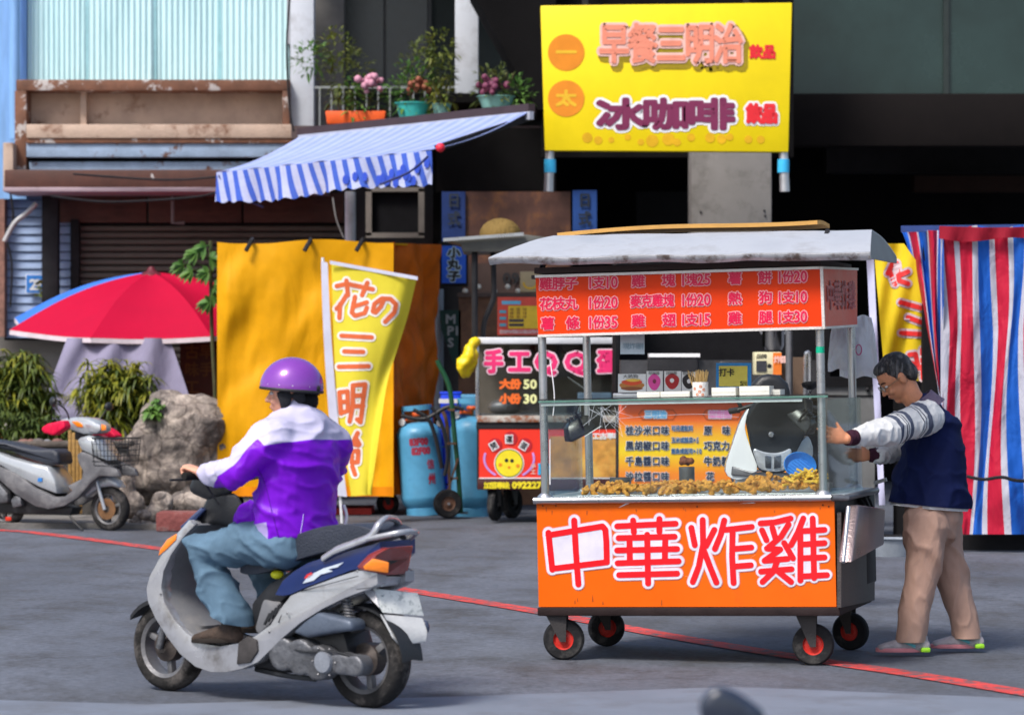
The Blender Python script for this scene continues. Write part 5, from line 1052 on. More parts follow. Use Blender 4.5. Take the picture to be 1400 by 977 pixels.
for c_, ss in chars.items():
    for wd, d_, m_, nm in ((8.6, .002, pnk, 'lettering_rim'), (7.6, .004, lil, 'lettering_outline'), (4.1, .006, rdp, 'lettering')):
        ik = Ink(pmap)
        if fills[c_] and nm == 'lettering_outline': ik.fill(Zc(fills[c_]), .0038)
        for s_ in ss: ik.line(Zc(s_), wd if c_ != 'd' or wd < 5 else wd*.92, d_, n=16)
        ik.build(m_, ct, nm)
# grease runs, scratches and tape scraps on the cart front
stn = mat('grease_stain', (.42, .07, .01), .35, bump=0); rg0 = random.Random(21)
for i in range(14):
    x = rg0.uniform(745, 1135); y = rg0.choice([rg0.uniform(692, 700), rg0.uniform(812, 828)]); h = rg0.uniform(3, 11)*(1 if y < 750 else -1)
    k = MB(); a = L(x, y, -.0305); k.poly([a, L(x+rg0.uniform(1, 2.2), y, -.0305), L(x+rg0.uniform(.4, 1.6), y+h, -.0305), L(x+.2, y+h*.7, -.0305)]); k.build('grease_run', stn, ct, smooth=0)
for i in range(7):
    x = rg0.uniform(750, 1130); y = rg0.uniform(695, 825); k = MB(); a = L(x, y, -.0312); b_ = L(x+rg0.uniform(-14, 14), y+rg0.uniform(-5, 5), -.0312); k.beam(a, b_, .0006, .0012); k.build('scratch', mat('scratch_pale', (.75, .42, .25), .5), ct)
# posts
FLp, FRp = L(744, 600), L(1124, 600); 
def post(nm, x, y, z0_, z1_, r=.021):
    k = MB(); k.cyl((x, y, z0_), (x, y, z1_), r, n=18); p_ = k.build(nm, steel, ct); k = MB(); k.lathe([(r*2.0, 0), (r*1.9, .008), (r*1.15, .022)], (x, y, zt+.027), n=18); k.build('post_flange', steel, p_); return p_
ztop = L(930, 455).z; XL, XR = L(744, 600, .02).x, L(1124, 600, .02).x; XL2 = L(804, 560, DP).x; XR2 = L(1166, 560, DP).x
pf = [post('post', XL, .02, zt+.02, ztop+.03), post('post', XR, .02, zt+.02, ztop+.03), post('post', XL2, DP, zt+.02, ztop+.05), post('post', XR2, DP, zt+.02, ztop+.05)]
k = MB(); zz = L(1124, 478, .02).z; k.cyl((XR, .02, zz-.016), (XR, .02, zz+.016), .0212, n=18); k.build('green_tape', mat('green_tape', (.0, .45, .25), .4), pf[1])
k = MB(); k.beam(L(752, 600, -.004), L(752, 662, -.004), .006, .004); k.build('thin_rod', wht, ct)
k = MB(); k.tube(smoothpath([L(752, 492, .0), L(756, 520, 0), L(758, 545, 0), L(756, 568, 0)], 5), .003, 5); k.build('white_string', wht, ct)
# price board and side board
zp0, zp1 = L(930, 455, -.04).z, L(930, 372, -.04).z; xp0, xp1 = L(733, 415, -.04).x, L(1122, 408, -.04).x
k = MB(); pq = [L(736, 459, -.04), L(1124, 448, -.04), L(1121, 366, -.04), L(732, 378, -.04)]; k.prism(pq, 0, V((0, .02, 0))); k.build('price_board', priceo, ct)
for a, b_ in ((pq[0], pq[1]), (pq[3], pq[2])):
    k = MB(); k.beam(a+V((0, -.004, 0)), b_+V((0, -.004, 0)), .016, .013); k.build('board_rail', mat('rail_cream', (.75, .7, .66), .35, .2), ct)
sq = [pq[1]+V((.004, .0, 0)), Fc.px(1173, 445, 0)*0]; 
yb_ = DP+.06; xs = pq[1].x+.02; q1 = pq[1]+V((.012, 0, 0)); q2 = pq[2]+V((.012, 0, 0)); e1 = L(1172, 445, yb_); e2 = L(1172, 368, yb_)
k = MB(); k.prism([q1, e1, e2, q2], 0, V((-.015, .012, 0))); k.build('side_board', mat('price_orange_side', (.80, .05, .01), .4, var=.06), ct)
for a, b_ in ((q1, e1), (q2, e2)):
    k = MB(); k.beam(a, b_, .014, .012); k.build('board_rail', _mats['rail_cream'], ct)
k = MB(); k.beam(q1-V((.004, 0, .006)), q2+V((-.004, 0, .006)), .014, .014); k.build('corner_rail', _mats['rail_cream'], ct)
lbx('inner_ceiling', mat('roof_inside', (.05, .045, .045), .6), (XL-.05, .02, zp1-.01), (XR2+.0, DP+.04, zp1+.01)); lbx('back_board', mat('board_back', (.2, .05, .02), .6), (XL, DP+.01, zp0+.02), (XR2, DP+.03, zp1))
# price text
rows = [(['雞脖子', '1支10'], ['雞 塊', '1塊25'], ['薯 餅', '1份20']), (['花枝丸', '1份20'], ['麥克雞塊', '1份20'], ['熱 狗', '1支10']), (['薯 條', '1份35'], ['雞 翅', '1支15'], ['雞 腿', '1支30'])]
rowy = [(399, 395), (424, 417), (450, 442)]; pm2 = planemap(Fc, -.041)
crim = mat('print_crimson', (.72, .0, .06), .4, bump=0)
def rowtext(s_, px, py0, slope, cw, ht, gap, aw, bold):
    for wd, d_, m_ in ((bold+1.15, .0015, mat('print_pink_rim', (.85, .38, .40), .4, bump=0)), (bold, .0035, crim)):
        ik = Ink(lambda x, y, d: pm2(x, y-(x-735)*slope, d)); ik.text(s_, px, -py0, cw, ht, wd, d_, gap=gap, aw=aw); ik.build(m_, ct, 'lettering' if wd == bold else 'lettering_outline')
for r_, row in enumerate(rows):
    yb0 = (395.5, 423, 450)[r_]+1; sl = -(.030, .029, .029)[r_]
    for (tx, pr), cx0, cx1, px0 in zip(row, (739, 863, 995), (791, 923, 1055), (803, 930, 1062)):
        n_ = len(tx); full = tx.replace(' ', '')
        if ' ' in tx: rowtext(full[0], cx0+2, yb0, sl, 16, 16, 0, .6, .55); rowtext(full[1], cx1-16 if r_ else cx1-17, yb0, sl, 16, 16, 0, .6, .55)
        else: rowtext(tx, cx0, yb0, sl, (cx1-cx0)/n_-2.2, 16, 2.2, .6, .55)
        rowtext(pr, px0, yb0, sl, 13.5, 15.5, .9, .62, .5)
# side board text 中華炸雞 squeezed
def smap(x, y, d):   # x,y in 0..1 on the side board
    a = q1.lerp(e1, x); b_ = q2.lerp(e2, x); n_ = (e1-q1).cross(q2-q1).normalized(); n_ = n_ if n_.x > 0 else -n_; return a.lerp(b_, y)+n_*(d+.001)
for wd, d_, m_ in ((.010, .001, pnk), (.006, .003, mat('print_brown_red', (.5, .0, .02), .4))):
    ik = Ink(smap); ik.text('中華炸雞', .10, .30, .185, .46, wd, d_, gap=.025); ik.build(m_, ct, 'side_lettering')
# roof: curved white sheet
roofm = mat('white_painted_roof', (.50, .52, .56), .45, .25, var=.12, vs=3, bump=.12, bs=12, dirt=(.24, .23, .23), dirts=3.0, dt=(.5, .8))
ra, rb, rc, rd_ = L(668, 362, -.17), L(1192, 354, -.17), L(1150, 318, .30), L(765, 323, .30)
fr_l, fr_r = L(668, 353, -.17), L(1190, 345, -.17)
ridge_l, ridge_r = L(757, 323, .34), L(1192, 315, .34); back_l, back_r = ridge_l+V((-.05, .62, -.10)), L(1226, 352, .98)
def roofp(u, v):
    a = fr_l.lerp(fr_r, u); b_ = V((a.x*.62+ridge_l.lerp(ridge_r, u).x*.38, 0, 0)); r_ = ridge_l.lerp(ridge_r, u); bk = back_l.lerp(back_r, u)
    if v < .5: t = v/.5; p_ = a.lerp(r_, t); p_.z += .010*sin(pi*t)
    else: t = (v-.5)/.5; p_ = r_.lerp(bk, t); p_.z += .02*sin(pi*t)
    p_.z += .004*fbm(V((u*6, v*4, 0)), 3)+.004*sin(u*19)*(v < .1); return p_
k = MB(); k.grid(roofp, 50, 16); k.build('roof_sheet', roofm, ct, solid=.008)
k = MB(); k.grid(lambda u, v: roofp(u, 0)+V((0, .03*v*v-.004, -.032*v+.003*sin(u*30)*v)), 50, 3); k.build('roof_lip', mat('roof_lip_dirty', (.62, .62, .64), .5, .1, var=.3, vs=5, dirt=(.16, .12, .10), dirts=7, dt=(.5, .62)), ct, solid=.006)
k = MB(); e_ = [roofp(1, j/16) for j in range(17)]; k.prism(e_+[back_r+V((0, 0, -.03)), V((fr_r.x, fr_r.y, fr_r.z-.03))], 0, V((-.01, 0, 0))); k.build('roof_end', mat('roof_end_grey', (.16, .15, .15), .5, .3), ct)
k = MB(); k.bb((XL-.02, -.03, zp1+.015), (XR+.02, DP, zp1+.045)); k.build('roof_frame', mat('dark_brown_wood', (.05, .03, .028), .7), ct)
for x in (XL, XR-.0): 
    k = MB(); k.beam((x, .02, zp1+.03), (x, .3, ridge_l.z-.02), .02, .02); k.build('roof_strut', darkst, ct)
k = MB(); k.grid(lambda u, v: V((L(765, 318, .5).x+(L(1120, 312, .5).x-L(765, 318, .5).x)*u, .45+.35*v, ridge_l.z+.012+.03*(u)+.012*sin(u*5)+.006*sin(v*4))), 20, 4)
cbd = k.build('cardboard_sheet', mat('honey_cardboard', (.55, .30, .08), .8, var=.15), None, solid=.02); cbd.matrix_world = Fc.m.copy(); tag(cbd, 'sheet of honey coloured cardboard lying on the roof of the fried chicken cart', 'cardboard')
# glass case
zg = L(900, 547, 0).z
gx0, gx1 = XL-.005, XR+.03
def pane(nm, pts, th): k = MB(); k.prism(pts, 0, th); return k.build(nm, glassm, ct)
mk = bpy.data.materials.new('case_glass'); mk.use_nodes = True; mk_glass(mk, (.94, .975, .965), .02); glass2 = mk
def pane(nm, pts, th): k = MB(); k.prism(pts, 0, V(th)); return k.build(nm, glass2, ct)
pane('front_pane', [V((gx0, -.004, zt+.03)), V((gx1, -.004, zt+.03)), V((gx1, -.004, zg)), V((gx0, -.004, zg))], (0, .005, 0))
pane('side_pane', [V((gx1+.003, .0, zt+.03)), V((gx1+.03, DP-.06, zt+.03)), V((gx1+.03, DP-.06, zg-.008)), V((gx1+.003, .0, zg-.008))], (.005, 0, 0))
pane('side_pane', [V((gx0, .004, zt+.03)), V((gx0, DP-.06, zt+.03)), V((gx0, DP-.06, zg-.008)), V((gx0, .004, zg-.008))], (-.005, 0, 0))
gt = L(900, 541, .5).z; pane('top_pane', [V((gx0-.01, -.015, zg+.002)), V((gx1+.01, -.015, zg+.002)), V((gx1+.03, .42, zg+.002)), V((gx0, .42, zg+.002))], (0, 0, .006))
k = MB(); k.beam((gx0-.01, -.017, zg+.004), (gx1+.01, -.017, zg+.004), .006, .010); k.build('glass_edge', mat('green_glass_edge', (.10, .22, .18), .15), ct)
k = MB(); k.beam((gx0-.01, -.019, zg+.014), (gx1+.01, -.019, zg+.014), .006, .005); k.build('black_trim', darkst, ct)
k = MB(); k.beam((gx0, -.008, zg-.010), (gx1-.12, -.008, zg-.012), .004, .014); k.build('white_edge_strip', mat('edge_pale', (.62, .74, .70), .3), ct)
# cling film wrinkles hanging on the upper left of the front glass
film = mat('film_wrinkle', (.7, .75, .8), .2, bump=0)
for i in range(16):
    a = L(848+R.uniform(-45, 10), 552+R.uniform(0, 8), -.007); b_ = L(815+R.uniform(-30, 40)+i*1.5, 562+R.uniform(5, 35), -.007); k = MB(); k.tube([a, a.lerp(b_, .5)+V((0, -.001, .004)), b_], .0007, 3); k.build('film_wrinkle', film, ct)
k = MB(); k.tube(smoothpath([L(845, 572, -.007), L(900, 568, -.007), L(960, 566, -.007), L(1010, 570, -.007)], 5), .0011, 3); k.build('film_wrinkle', film, ct)
# wheels (each reaches the ground)
def wheel_at(px, D, r, yaw):
    wpos = V(((px-700)*D/FPX, D, r)); q = Fc.i @ wpos; return castor(ct, q, r, .05, redhub, yaw=yaw, top=zb-.045-q.z)
wheel_at(771, 15.95, .104, .12); wheel_at(1112, 15.66, .104, .12); wheel_at(829, 16.72, .098, .5); wheel_at(1163, 16.5, .098, -.2)
# right side: hanging tray, gas hoses, clutter
k = MB(); a = L(1146, 700, .05); k.prism([Fc.px(1146, 768, x1+.05), Fc.px(1190, 745, x1+.05), Fc.px(1192, 695, x1+.05), Fc.px(1156, 690, x1+.05)], 0, V((.07, 0, 0))); k.build('side_tray', mat('tray_steel', (.28, .22, .22), .3, .8, var=.4, vs=4), ct, bevel=.01)
k = MB(); k.cyl(Fc.px(1160, 693, x1+.14), Fc.px(1153, 768, x1+.14), .010); k.build('tray_edge', steel, ct)
k = MB(); k.prism([Fc.px(1150, 830, x1+.03), Fc.px(1196, 820, x1+.03), Fc.px(1196, 700, x1+.03), Fc.px(1150, 700, x1+.03)], 0, V((-.02, 0, 0))); k.build('side_door', mat('side_dark', (.06, .05, .05), .5, .4, var=.4), ct)
k = MB(); k.bb(L(1172, 800, .7), L(1196, 672, 1.0)); k.build('gas_box', mat('soot_box', (.04, .035, .035), .7, var=.5), ct, bevel=.01)
k = MB(); k.bb(L(1176, 745, .9), L(1198, 712, 1.0)); k.build('red_flap', mat('dark_red_flap', (.18, .01, .01), .5), ct)
for i in range(5):
    a = L(1160+i*6, 672, .6); k = MB(); k.tube(smoothpath([a, L(1175+i*5, 690+R.uniform(0, 15), .75), L(1165+i*7, 715+R.uniform(0, 20), .8)], 5), .007, 6); k.build('hose', darkst, ct)
k = MB(); k.beam(L(1195, 660, .9), L(1212, 655, .9), .03, .02); k.build('push_handle', steeld, ct)
# floodlights inside the case
def flood(cx, cy, y, yaw, s_, tilt=.5, lab=''):
    t_ = bpy.data.objects.new('flood_lamp', None)
    c = L(cx, cy, y); k = MB(); rm = Matrix.Rotation(yaw, 3, 'Z') @ Matrix.Rotation(tilt, 3, 'Y')
    k.loft([[c+rm @ V((x, yy, zz)) for x, yy in ((-a, -b_), (a, -b_), (a, b_), (-a, b_))] for zz, a, b_ in ((.055*s_, .05*s_, .035*s_), (.03*s_, .09*s_, .055*s_), (-.045*s_, .115*s_, .08*s_), (-.06*s_, .115*s_, .08*s_))]); o = k.build('floodlight', mat('lamp_black', (.015, .017, .02), .3, bump=.02), ct, bevel=.006)
    k = MB(); k.box(c+rm @ V((0, 0, -.062*s_)), (.20*s_, .13*s_, .004), rm); k.build('lamp_glass', mat('lamp_glass', (.02, .03, .03), .4, sp=.3), o)
    for j in range(5): k = MB(); k.box(c+rm @ V((-.05*s_+j*.025*s_, 0, .062*s_)), (.006, .07*s_, .03*s_), rm); k.build('cooling_fin', _mats['lamp_black'], o)
    k = MB(); k.tube([c+rm @ V((0, -.085*s_, -.01)), c+rm @ V((0, -.09*s_, .1*s_)), V((c.x, c.y, zg+.0)), ], .007, 6); k.build('bracket', darkst, o)
    return o
flood(792, 582, .12, .5, .78, tilt=-.45); flood(1100, 573, .14, -.3, .62, tilt=.75)
k = MB(); k.bb(L(806, 585, .10), L(824, 552, .16)); k.build('junction_box', _mats['lamp_black'], ct, bevel=.006); k = MB(); k.beam(L(800, 596, .06), L(822, 582, .06), .012, .004); k.build('pale_label', wht, ct)
# fried food: trays and pieces, each a thing of its own
fry = mat('fried_batter', (.78, .36, .055), .45, var=.4, vs=30, bump=.8, bs=140, dirt=(.45, .15, .02), dirts=20, dt=(.5, .7), sub=0); fry2 = mat('golden_fries', (.88, .55, .06), .5, var=.25, vs=20, bump=.5)
def local(o): o.matrix_world = Fc.m @ Matrix.Translation(V((0, 0, 0))); return o
tlab = ['left', 'middle', 'right']
for i, (a, b_) in enumerate(((790, 880), (884, 985), (990, 1120))):
    k = MB(); lo = L(a, 664, .06); hi = L(b_, 650, .06); k.bb((lo.x, .05, zt+.03), (hi.x, .42, zt+.036)); o_ = tag(local(k.build('food_tray', steel, None)), tlab[i]+' steel tray under the fried food in the glass case', 'tray')
    for yy in (.42,): 
        k = MB(); k.bb((lo.x, yy, zt+.036), (hi.x, yy+.006, zt+.075)); k.build('tray_wall', steel, o_)
rg = random.Random(11); proto = []
for i in range(6):
    k = MB(); n_ = rg.randint(2, 4)
    for j in range(n_): k.ball((rg.uniform(-.022, .022), rg.uniform(-.015, .015), rg.uniform(-.01, .014)), (rg.uniform(.014, .024), rg.uniform(.012, .02), rg.uniform(.011, .018)), 10, 7)
    if i > 3: k.limb([V((0, 0, 0)), V((.03, 0, .012)), V((.055, .005, .02))], [.016, .009, .011], 8)
    o = melt(k, 'fried_piece', fry, None, .0045, 1, lambda c, n_, i=i: c+n_*(.006*fbm(c*60+V((i, 0, 0)), 3)-.002)); proto.append(o)
used = set(); n_piece = 0; lastx = None
for px in range(800, 1118, 9):
    dens = 3 if 880 < px < 1010 or px < 870 else 4
    for j in range(2):
        q = rg.randrange(6); o = proto[q] if q not in used else proto[q].copy()
        if q in used: COL.objects.link(o)
        used.add(q); pos = L(px+rg.uniform(-3, 3), 660, 0); yy = rg.uniform(.04, .08)+j*.10; zz = zt+.052+(0 if j == 0 else .012)+rg.uniform(0, .008)+(.02 if px > 1010 and j else 0)+(.012 if px > 1040 else 0)
        o.matrix_world = Fc.m @ Matrix.Translation((pos.x, yy, zz)) @ Matrix.Rotation(rg.uniform(0, 6.28), 4, 'Z') @ Matrix.Rotation(rg.uniform(-.5, .5), 4, 'X') @ Matrix.Scale(rg.uniform(1.0, 1.5), 4)
        row = 'front' if j == 0 else 'rear'
        zone = ('left of the steel tin' if px < 835 else 'beside the steel tin' if px < 880 else 'left of the tall canister' if px < 925 else 'by the tall canister' if px < 955 else 'right of the tall canister' if px < 1000 else 'below the white scooter headlight' if px < 1060 else 'beside the heap of fries')
        tag(o, 'fried chicken piece in the %s row, %s' % (row, zone), 'fried chicken', '%s row of fried chicken, %s' % (row, zone))
for i in range(60):
    px = rg.uniform(1068, 1118); k = MB(); Ln = rg.uniform(.05, .08); k.box((0, 0, 0), (Ln, .011, .011)); o = k.build('french_fry', fry2, None, bevel=.002) if i == 0 else fz.copy()
    if i == 0: fz = o
    else: COL.objects.link(o)
    pos = L(px, 660, 0); hgt = rg.uniform(0, 1)*(1-abs(px-1100)/60)
    o.matrix_world = Fc.m @ Matrix.Translation((pos.x, .05+rg.uniform(0, .12), zt+.075+.07*hgt)) @ Matrix.Rotation(rg.uniform(0, 6.28), 4, 'Z') @ Matrix.Rotation(rg.uniform(-.7, .7), 4, 'Y')
    tag(o, 'pale golden french fry in the heap at the right end of the glass case', 'french fry', 'heap of french fries')
def cyl_thing(name, label, cat, px, y, r, h, m, z=None):
    p_ = L(px, 600, y); k = MB(); z = zt+.045 if z is None else z; k.lathe([(0, 0), (r*.96, 0), (r, h*.1), (r, h), (r*.93, h), (r*.93, h*.15), (0, h*.12)], (p_.x, y, z), n=24); return tag(local(k.build(name, m, None)), label, cat)
cyl_thing('steel_canister', 'tall steel canister standing in the middle of the fried food', 'canister', 938, .30, .040, .12, steeld)
cyl_thing('steel_tin', 'low steel tin at the left end of the fried food', 'tin', 847, .30, .055, .07, steeld); cyl_thing('steel_bowl', 'low dull bowl behind the middle fried pieces', 'bowl', 905, .33, .065, .045, steeld)
k = MB(); c = L(938, 628, .30)
for i in range(9): k.ball((c.x+rg.uniform(-.035, .035), .30+rg.uniform(-.02, .02), c.z-.01+rg.uniform(-.01, .012)), rg.uniform(.012, .02), 8, 6)
tag(local(melt(k, 'fried_onion', mat('dark_fried', (.22, .06, .02), .5, var=.5, vs=30, bump=.6), None, .005, 1)), 'dark fried bits piled on top of the tall steel canister', 'food')
k = MB(); c = L(1093, 640, .20); rm = Matrix.Rotation(.5, 3, 'Z') @ Matrix.Rotation(1.1, 3, 'X') @ Matrix.Rotation(.4, 3, 'Y')
k.lathe([(0, 0), (.06, 0), (.078, .03), (.082, .03), (.062, -.006), (0, -.006)], c, (.25, -.75, .6), 26); bsk = local(k.build('blue_basket', mat('basket_blue', (.02, .2, .65), .4), None)); tag(bsk, 'small blue plastic basket tilted behind the fries', 'basket')
for j in range(7):
    k = MB(); ax = V((.25, -.75, .6)).normalized(); u_ = ax.orthogonal().normalized(); w2 = ax.cross(u_); s_ = -.05+j*.0167; k.beam(c+ax*.004+u_*s_-w2*.05, c+ax*.004+u_*s_+w2*.05, .004, .003); k.build('basket_slat', _mats['basket_blue'], bsk)
# on top of the glass
zs = zg+.009
cup = cyl_thing('skewer_cup', 'white paper cup with orange flowers full of bamboo skewers on the cart glass top', 'cup', 959, .10, .040, .078, mat('paper_cup', (.82, .80, .76), .6, var=.05), zs)
cc = L(959, 600, .10)
for i in range(46):
    a = rg.uniform(0, 6.28); q = rg.uniform(0, .03); k = MB(); k.cyl((cc.x+q*cos(a), .10+q*sin(a), zs+.03), (cc.x+q*cos(a)*1.9+rg.uniform(-.008, .008), .10+q*sin(a)*1.7, zs+.128+rg.uniform(-.01, .014)), .0016, n=5); k.build('skewer', mat('bamboo_skewer', (.62, .42, .16), .6, bump=0), cup)
for (dx, dz) in ((-.022, .045), (.004, .03), (.010, .056), (.026, .04), (-.008, .016), (.02, .014)):
    ik = Ink(lambda x, y, d: V((cc.x+(.0405+d)*sin(x), .10-(.0405+d)*cos(x), zs+y)))
    for j in range(5): a = j*1.257; ik.disc(dx/.04+.12*cos(a), dz+.0048*sin(a), .1, .0006+j*.0001, 7) if False else ik.fill([(dx/.04+(.13*cos(a)+.07*cos(b_)), dz+(.0052*sin(a)+.003*sin(b_))) for b_ in [2*pi*q/8 for q in range(8)]], .0006)
    ik.build(mat('flower_orange', (.75, .18, .03), .6), cup, 'printed_flower')
for i, (a, b_, h, y, lab) in enumerate(((871, 902, 9, .12, 'leftmost white paper box on the glass top, in front of the snack photos'), (903, 943, 9, .12, 'second white paper box from the left on the glass top'), (973, 1006, 13, .10, 'white paper box stack just right of the skewer cup'), (1011, 1052, 14, .10, 'largest white paper box on the glass top, right of the skewer cup'), (1050, 1067, 9, .16, 'small white paper box at the right end of the row'))):
    lo, hi = L(a, 545, y), L(b_, 545, y); k = MB(); k.bb((lo.x, y, zs), (hi.x, y+.12, zs+h*y*0+h*.0037)); bx_ = tag(local(k.build('paper_box', mat('cream_paper', (.78, .76, .68), .7, var=.06), None, bevel=.002)), lab, 'box', 'white paper boxes on the glass top')
    k = MB(); k.bb((lo.x+.004, y-.001, zs+h*.0018), (hi.x-.004, y+.001, zs+h*.0018+.0012)); k.build('fold_line', mat('paper_shadow', (.4, .38, .33), .7), bx_)
# snack photo cards
def card(a, b_, y0, y1, y, lab): 
    q = [L(a, y1, y), L(b_, y1, y), L(b_, y0, y), L(a, y0, y)]; k = MB(); k.prism(q, 0, V((0, .004, 0))); o = tag(local(k.build('photo_card', mat('card_white', (.80, .81, .82), .5, var=.04), None)), lab, 'card', 'snack photo cards on the glass top'); return o
def blob(par, cx, cy, rx, ry, y, m, d, name='printed_food'):
    ik = Ink(planemap(Fc, y)); ik.fill([(cx+rx*cos(a)*(1+.06*sin(3*a)), -cy+ry*sin(a)*(1+.05*cos(4*a))) for a in [2*pi*j/24 for j in range(24)]], d); o = ik.build(m, par, name); return o
c1 = card(845, 883, 511, 536, .30, 'hot dog photo card, leftmost of the row on the glass top'); blob(c1, 864, 527, 17, 6, .3, mat('bun_brown', (.50, .2, .04), .5), .002); blob(c1, 864, 522.5, 14, 4, .3, mat('sausage_red', (.7, .08, .02), .5), .004); blob(c1, 866, 519.5, 10, 2, .3, mat('sauce_yellow', (.85, .55, .08), .5), .006); blob(c1, 864, 531, 15, 2.5, .3, mat('bun_dark', (.25, .07, .02), .5), .005)
c2 = card(884, 906, 507, 535, .30, 'pink doughnut photo card, second of the row'); blob(c2, 894.5, 522, 8.5, 11, .3, mat('donut_pink', (.85, .08, .40), .5), .002); blob(c2, 895, 521, 2.4, 3, .3, mat('donut_hole', (.25, .03, .08), .5), .004)
c3 = card(908, 931, 507, 535, .30, 'red doughnut photo card, third of the row'); blob(c3, 919, 521, 9.5, 10.5, .3, mat('donut_red', (.50, .015, .02), .5), .002); blob(c3, 919, 520, 3, 3, .3, wht, .004)
c4 = card(932, 952, 508, 535, .30, 'dark doughnut photo card half hidden behind the skewer cup'); blob(c4, 942, 521, 9, 10, .3, mat('donut_dark', (.02, .015, .02), .5), .002); blob(c4, 942, 521, 2.6, 3, .3, wht, .004)
for c_, x in ((c2, 887), (c3, 911), (c4, 934)): ik = Ink(planemap(Fc, .299)); ik.text('甜甜圈', x, -512, 4.2, 4, 0, .002, gap=.8); ik.build(blk, c_)
ik = Ink(planemap(Fc, .299)); ik.text('大熱狗', 852, -517, 6, 5, 0, .002, gap=1); ik.build(blk, c1)
k = MB(); lo, hi = L(838, 545, .33), L(900, 536, .33); k.bb((lo.x, .33, zs), (hi.x, .40, zs+.03)); tag(local(k.build('metal_box', steel, None, bevel=.003)), 'flat steel box lying under the hot dog card', 'box')
c5 = card(979, 1027, 496, 531, .34, 'blue and yellow check in notice with black characters behind the skewer cup'); c5.data.materials[0] = mat('notice_blue', (.02, .3, .75), .4)
ik = Ink(planemap(Fc, .339)); ik.fill([(983, -528), (1022, -528), (1022, -500), (983, -500)], .002); ik.build(mat('notice_yellow', (.88, .75, .12), .5), c5, 'yellow_field')
ik = Ink(planemap(Fc, .337)); ik.text('打卡', 984, -514, 9, 10, .3, .004, gap=1.5); ik.char('5', 1012, -527, 4, 6, .2, .004); ik.char('元', 1016, -527, 5.5, 6, .1, .004); ik.build(blk, c5)
# white paper hanging under the price board
c6 = card(848, 881, 455, 484, .10, 'small pale handwritten paper hanging under the price board'); c6.data.materials[0] = mat('paper_ice', (.62, .74, .80), .6); c6.data.materials[0]; c6['group'] = ''; del c6['group']
ik = Ink(planemap(Fc, .098)); ik.text('現炸', 852, -477, 8, 8, 0, .002, gap=1); ik.text('雞排', 870, -477, 5, 8, 0, .002); ik.build(mat('print_blue_grey', (.25, .4, .5), .6), c6)
# carrier bags hanging on the rear right post
bagm = cloth('white_carrier_bag', (.88, .88, .90), var=.05, fold=1.0, fs=9, rough=.35, trl=.35, fd=.03)
def bag(x0_, x1_, y0, y1, yl, lab, seed):
    def fn(u, v):
        w_ = 1-.35*(1-v)**2; x = (x0_+x1_)/2+(u-.5)*(x1_-x0_)*w_; p_ = L(x, y0+(y1-y0)*v+2*sin(u*9+seed), yl); return p_+V((0, -.03*sin(pi*u)*sin(pi*min(1, v*1.1))-.02*fbm(V((u*4, v*3, seed)), 3), 0))
    k = MB(); k.grid(fn, 24, 24); k.grid(lambda u, v: fn(u, v)+V((0, .015+.04*sin(pi*u)*sin(pi*v), 0)), 24, 24)
    return tag(local(k.build('carrier_bag', bagm, None, smooth=60)), lab, 'bag', 'white carrier bags hung on the cart')
bag(1132, 1166, 440, 506, .95, 'crumpled white carrier bag nearest the front post, shorter of the two', 1); b3 = bag(1148, 1200, 432, 516, 1.05, 'larger white carrier bag with pink print on the rear post', 5)
ik = Ink(lambda x, y, d: L(x, -y, 1.0-d)); lpk = lambda a, b_: [(a+4*cos(t), -b_+7*sin(t)) for t in [2*pi*j/14 for j in range(15)]]
ik.line(lpk(1154, 466), .7, .002); ik.line(lpk(1174, 478), .7, .002); ik.line([(1157, -475), (1161, -505)], .8, .002); ik.build(mat('print_pink3', (.65, .08, .25), .5), b3, 'pink_print')
# ================================================================ SCOOTER HELPERS
def zz_(ox, oy, sc): return lambda pts: [(ox+p_[0]/sc, oy+p_[1]/sc)+tuple(p_[2:]) for p_ in pts]
def slab(F, pts, y0, y1): k = MB(); a = [F.p(x, y, (y0+y1)/2) for x, y in pts]; a = [V((q.x, y0, q.z)) for q in a]; k.prism(a, 0, V((0, y1-y0, 0))); return k
def spin(pts, n=5): return [tuple(q[:2]) for q in smoothpath([V((x, y, 0)) for x, y in pts], n, closed=True)]
def moto_wheel(par, c, r, wd, hubm, name='wheel', spokes=3):
    c = V(c); k = MB(); prof = [(r*.66, -wd*.38), (r*.72, -wd*.5), (r*.86, -wd*.52), (r*.95, -wd*.40), (r*.99, -wd*.2), (r, 0), (r*.99, wd*.2), (r*.95, wd*.40), (r*.86, wd*.52), (r*.72, wd*.5), (r*.66, wd*.38)]
    k.lathe(prof, c, (0, 1, 0), 48); w_ = k.build(name, mat('tyre', (.028, .027, .027), .8, var=.35, vs=12, bump=.3, bs=60, dirt=(.11, .10, .095), dirts=8, dt=(.48, .66)), par)
    k = MB(); k.lathe([(r*.66, -wd*.40), (r*.70, -wd*.46), (r*.62, -wd*.36), (r*.60, 0), (r*.62, wd*.36), (r*.70, wd*.46), (r*.66, wd*.40)], c, (0, 1, 0), 40); k.build('rim', hubm, w_)
    for i in range(spokes):
        a = 2*pi*i/spokes+.4; d = V((cos(a), 0, sin(a))); k = MB(); k.beam(c+d*r*.12, c+d*r*.64, .035, wd*.3, up=V((0, 1, 0)).cross(d)) ; k.build('spoke', hubm, w_, bevel=.005)
    k = MB(); k.lathe([(0, -wd*.6), (r*.14, -wd*.6), (r*.2, -wd*.4), (r*.34, -wd*.3), (r*.34, wd*.3), (r*.2, wd*.4), (r*.14, wd*.6), (0, wd*.6)], c, (0, 1, 0), 24); k.build('hub', mat('greasy_hub', (.12, .10, .09), .5, .6, var=.4), w_)
    # tread grooves
    return w_
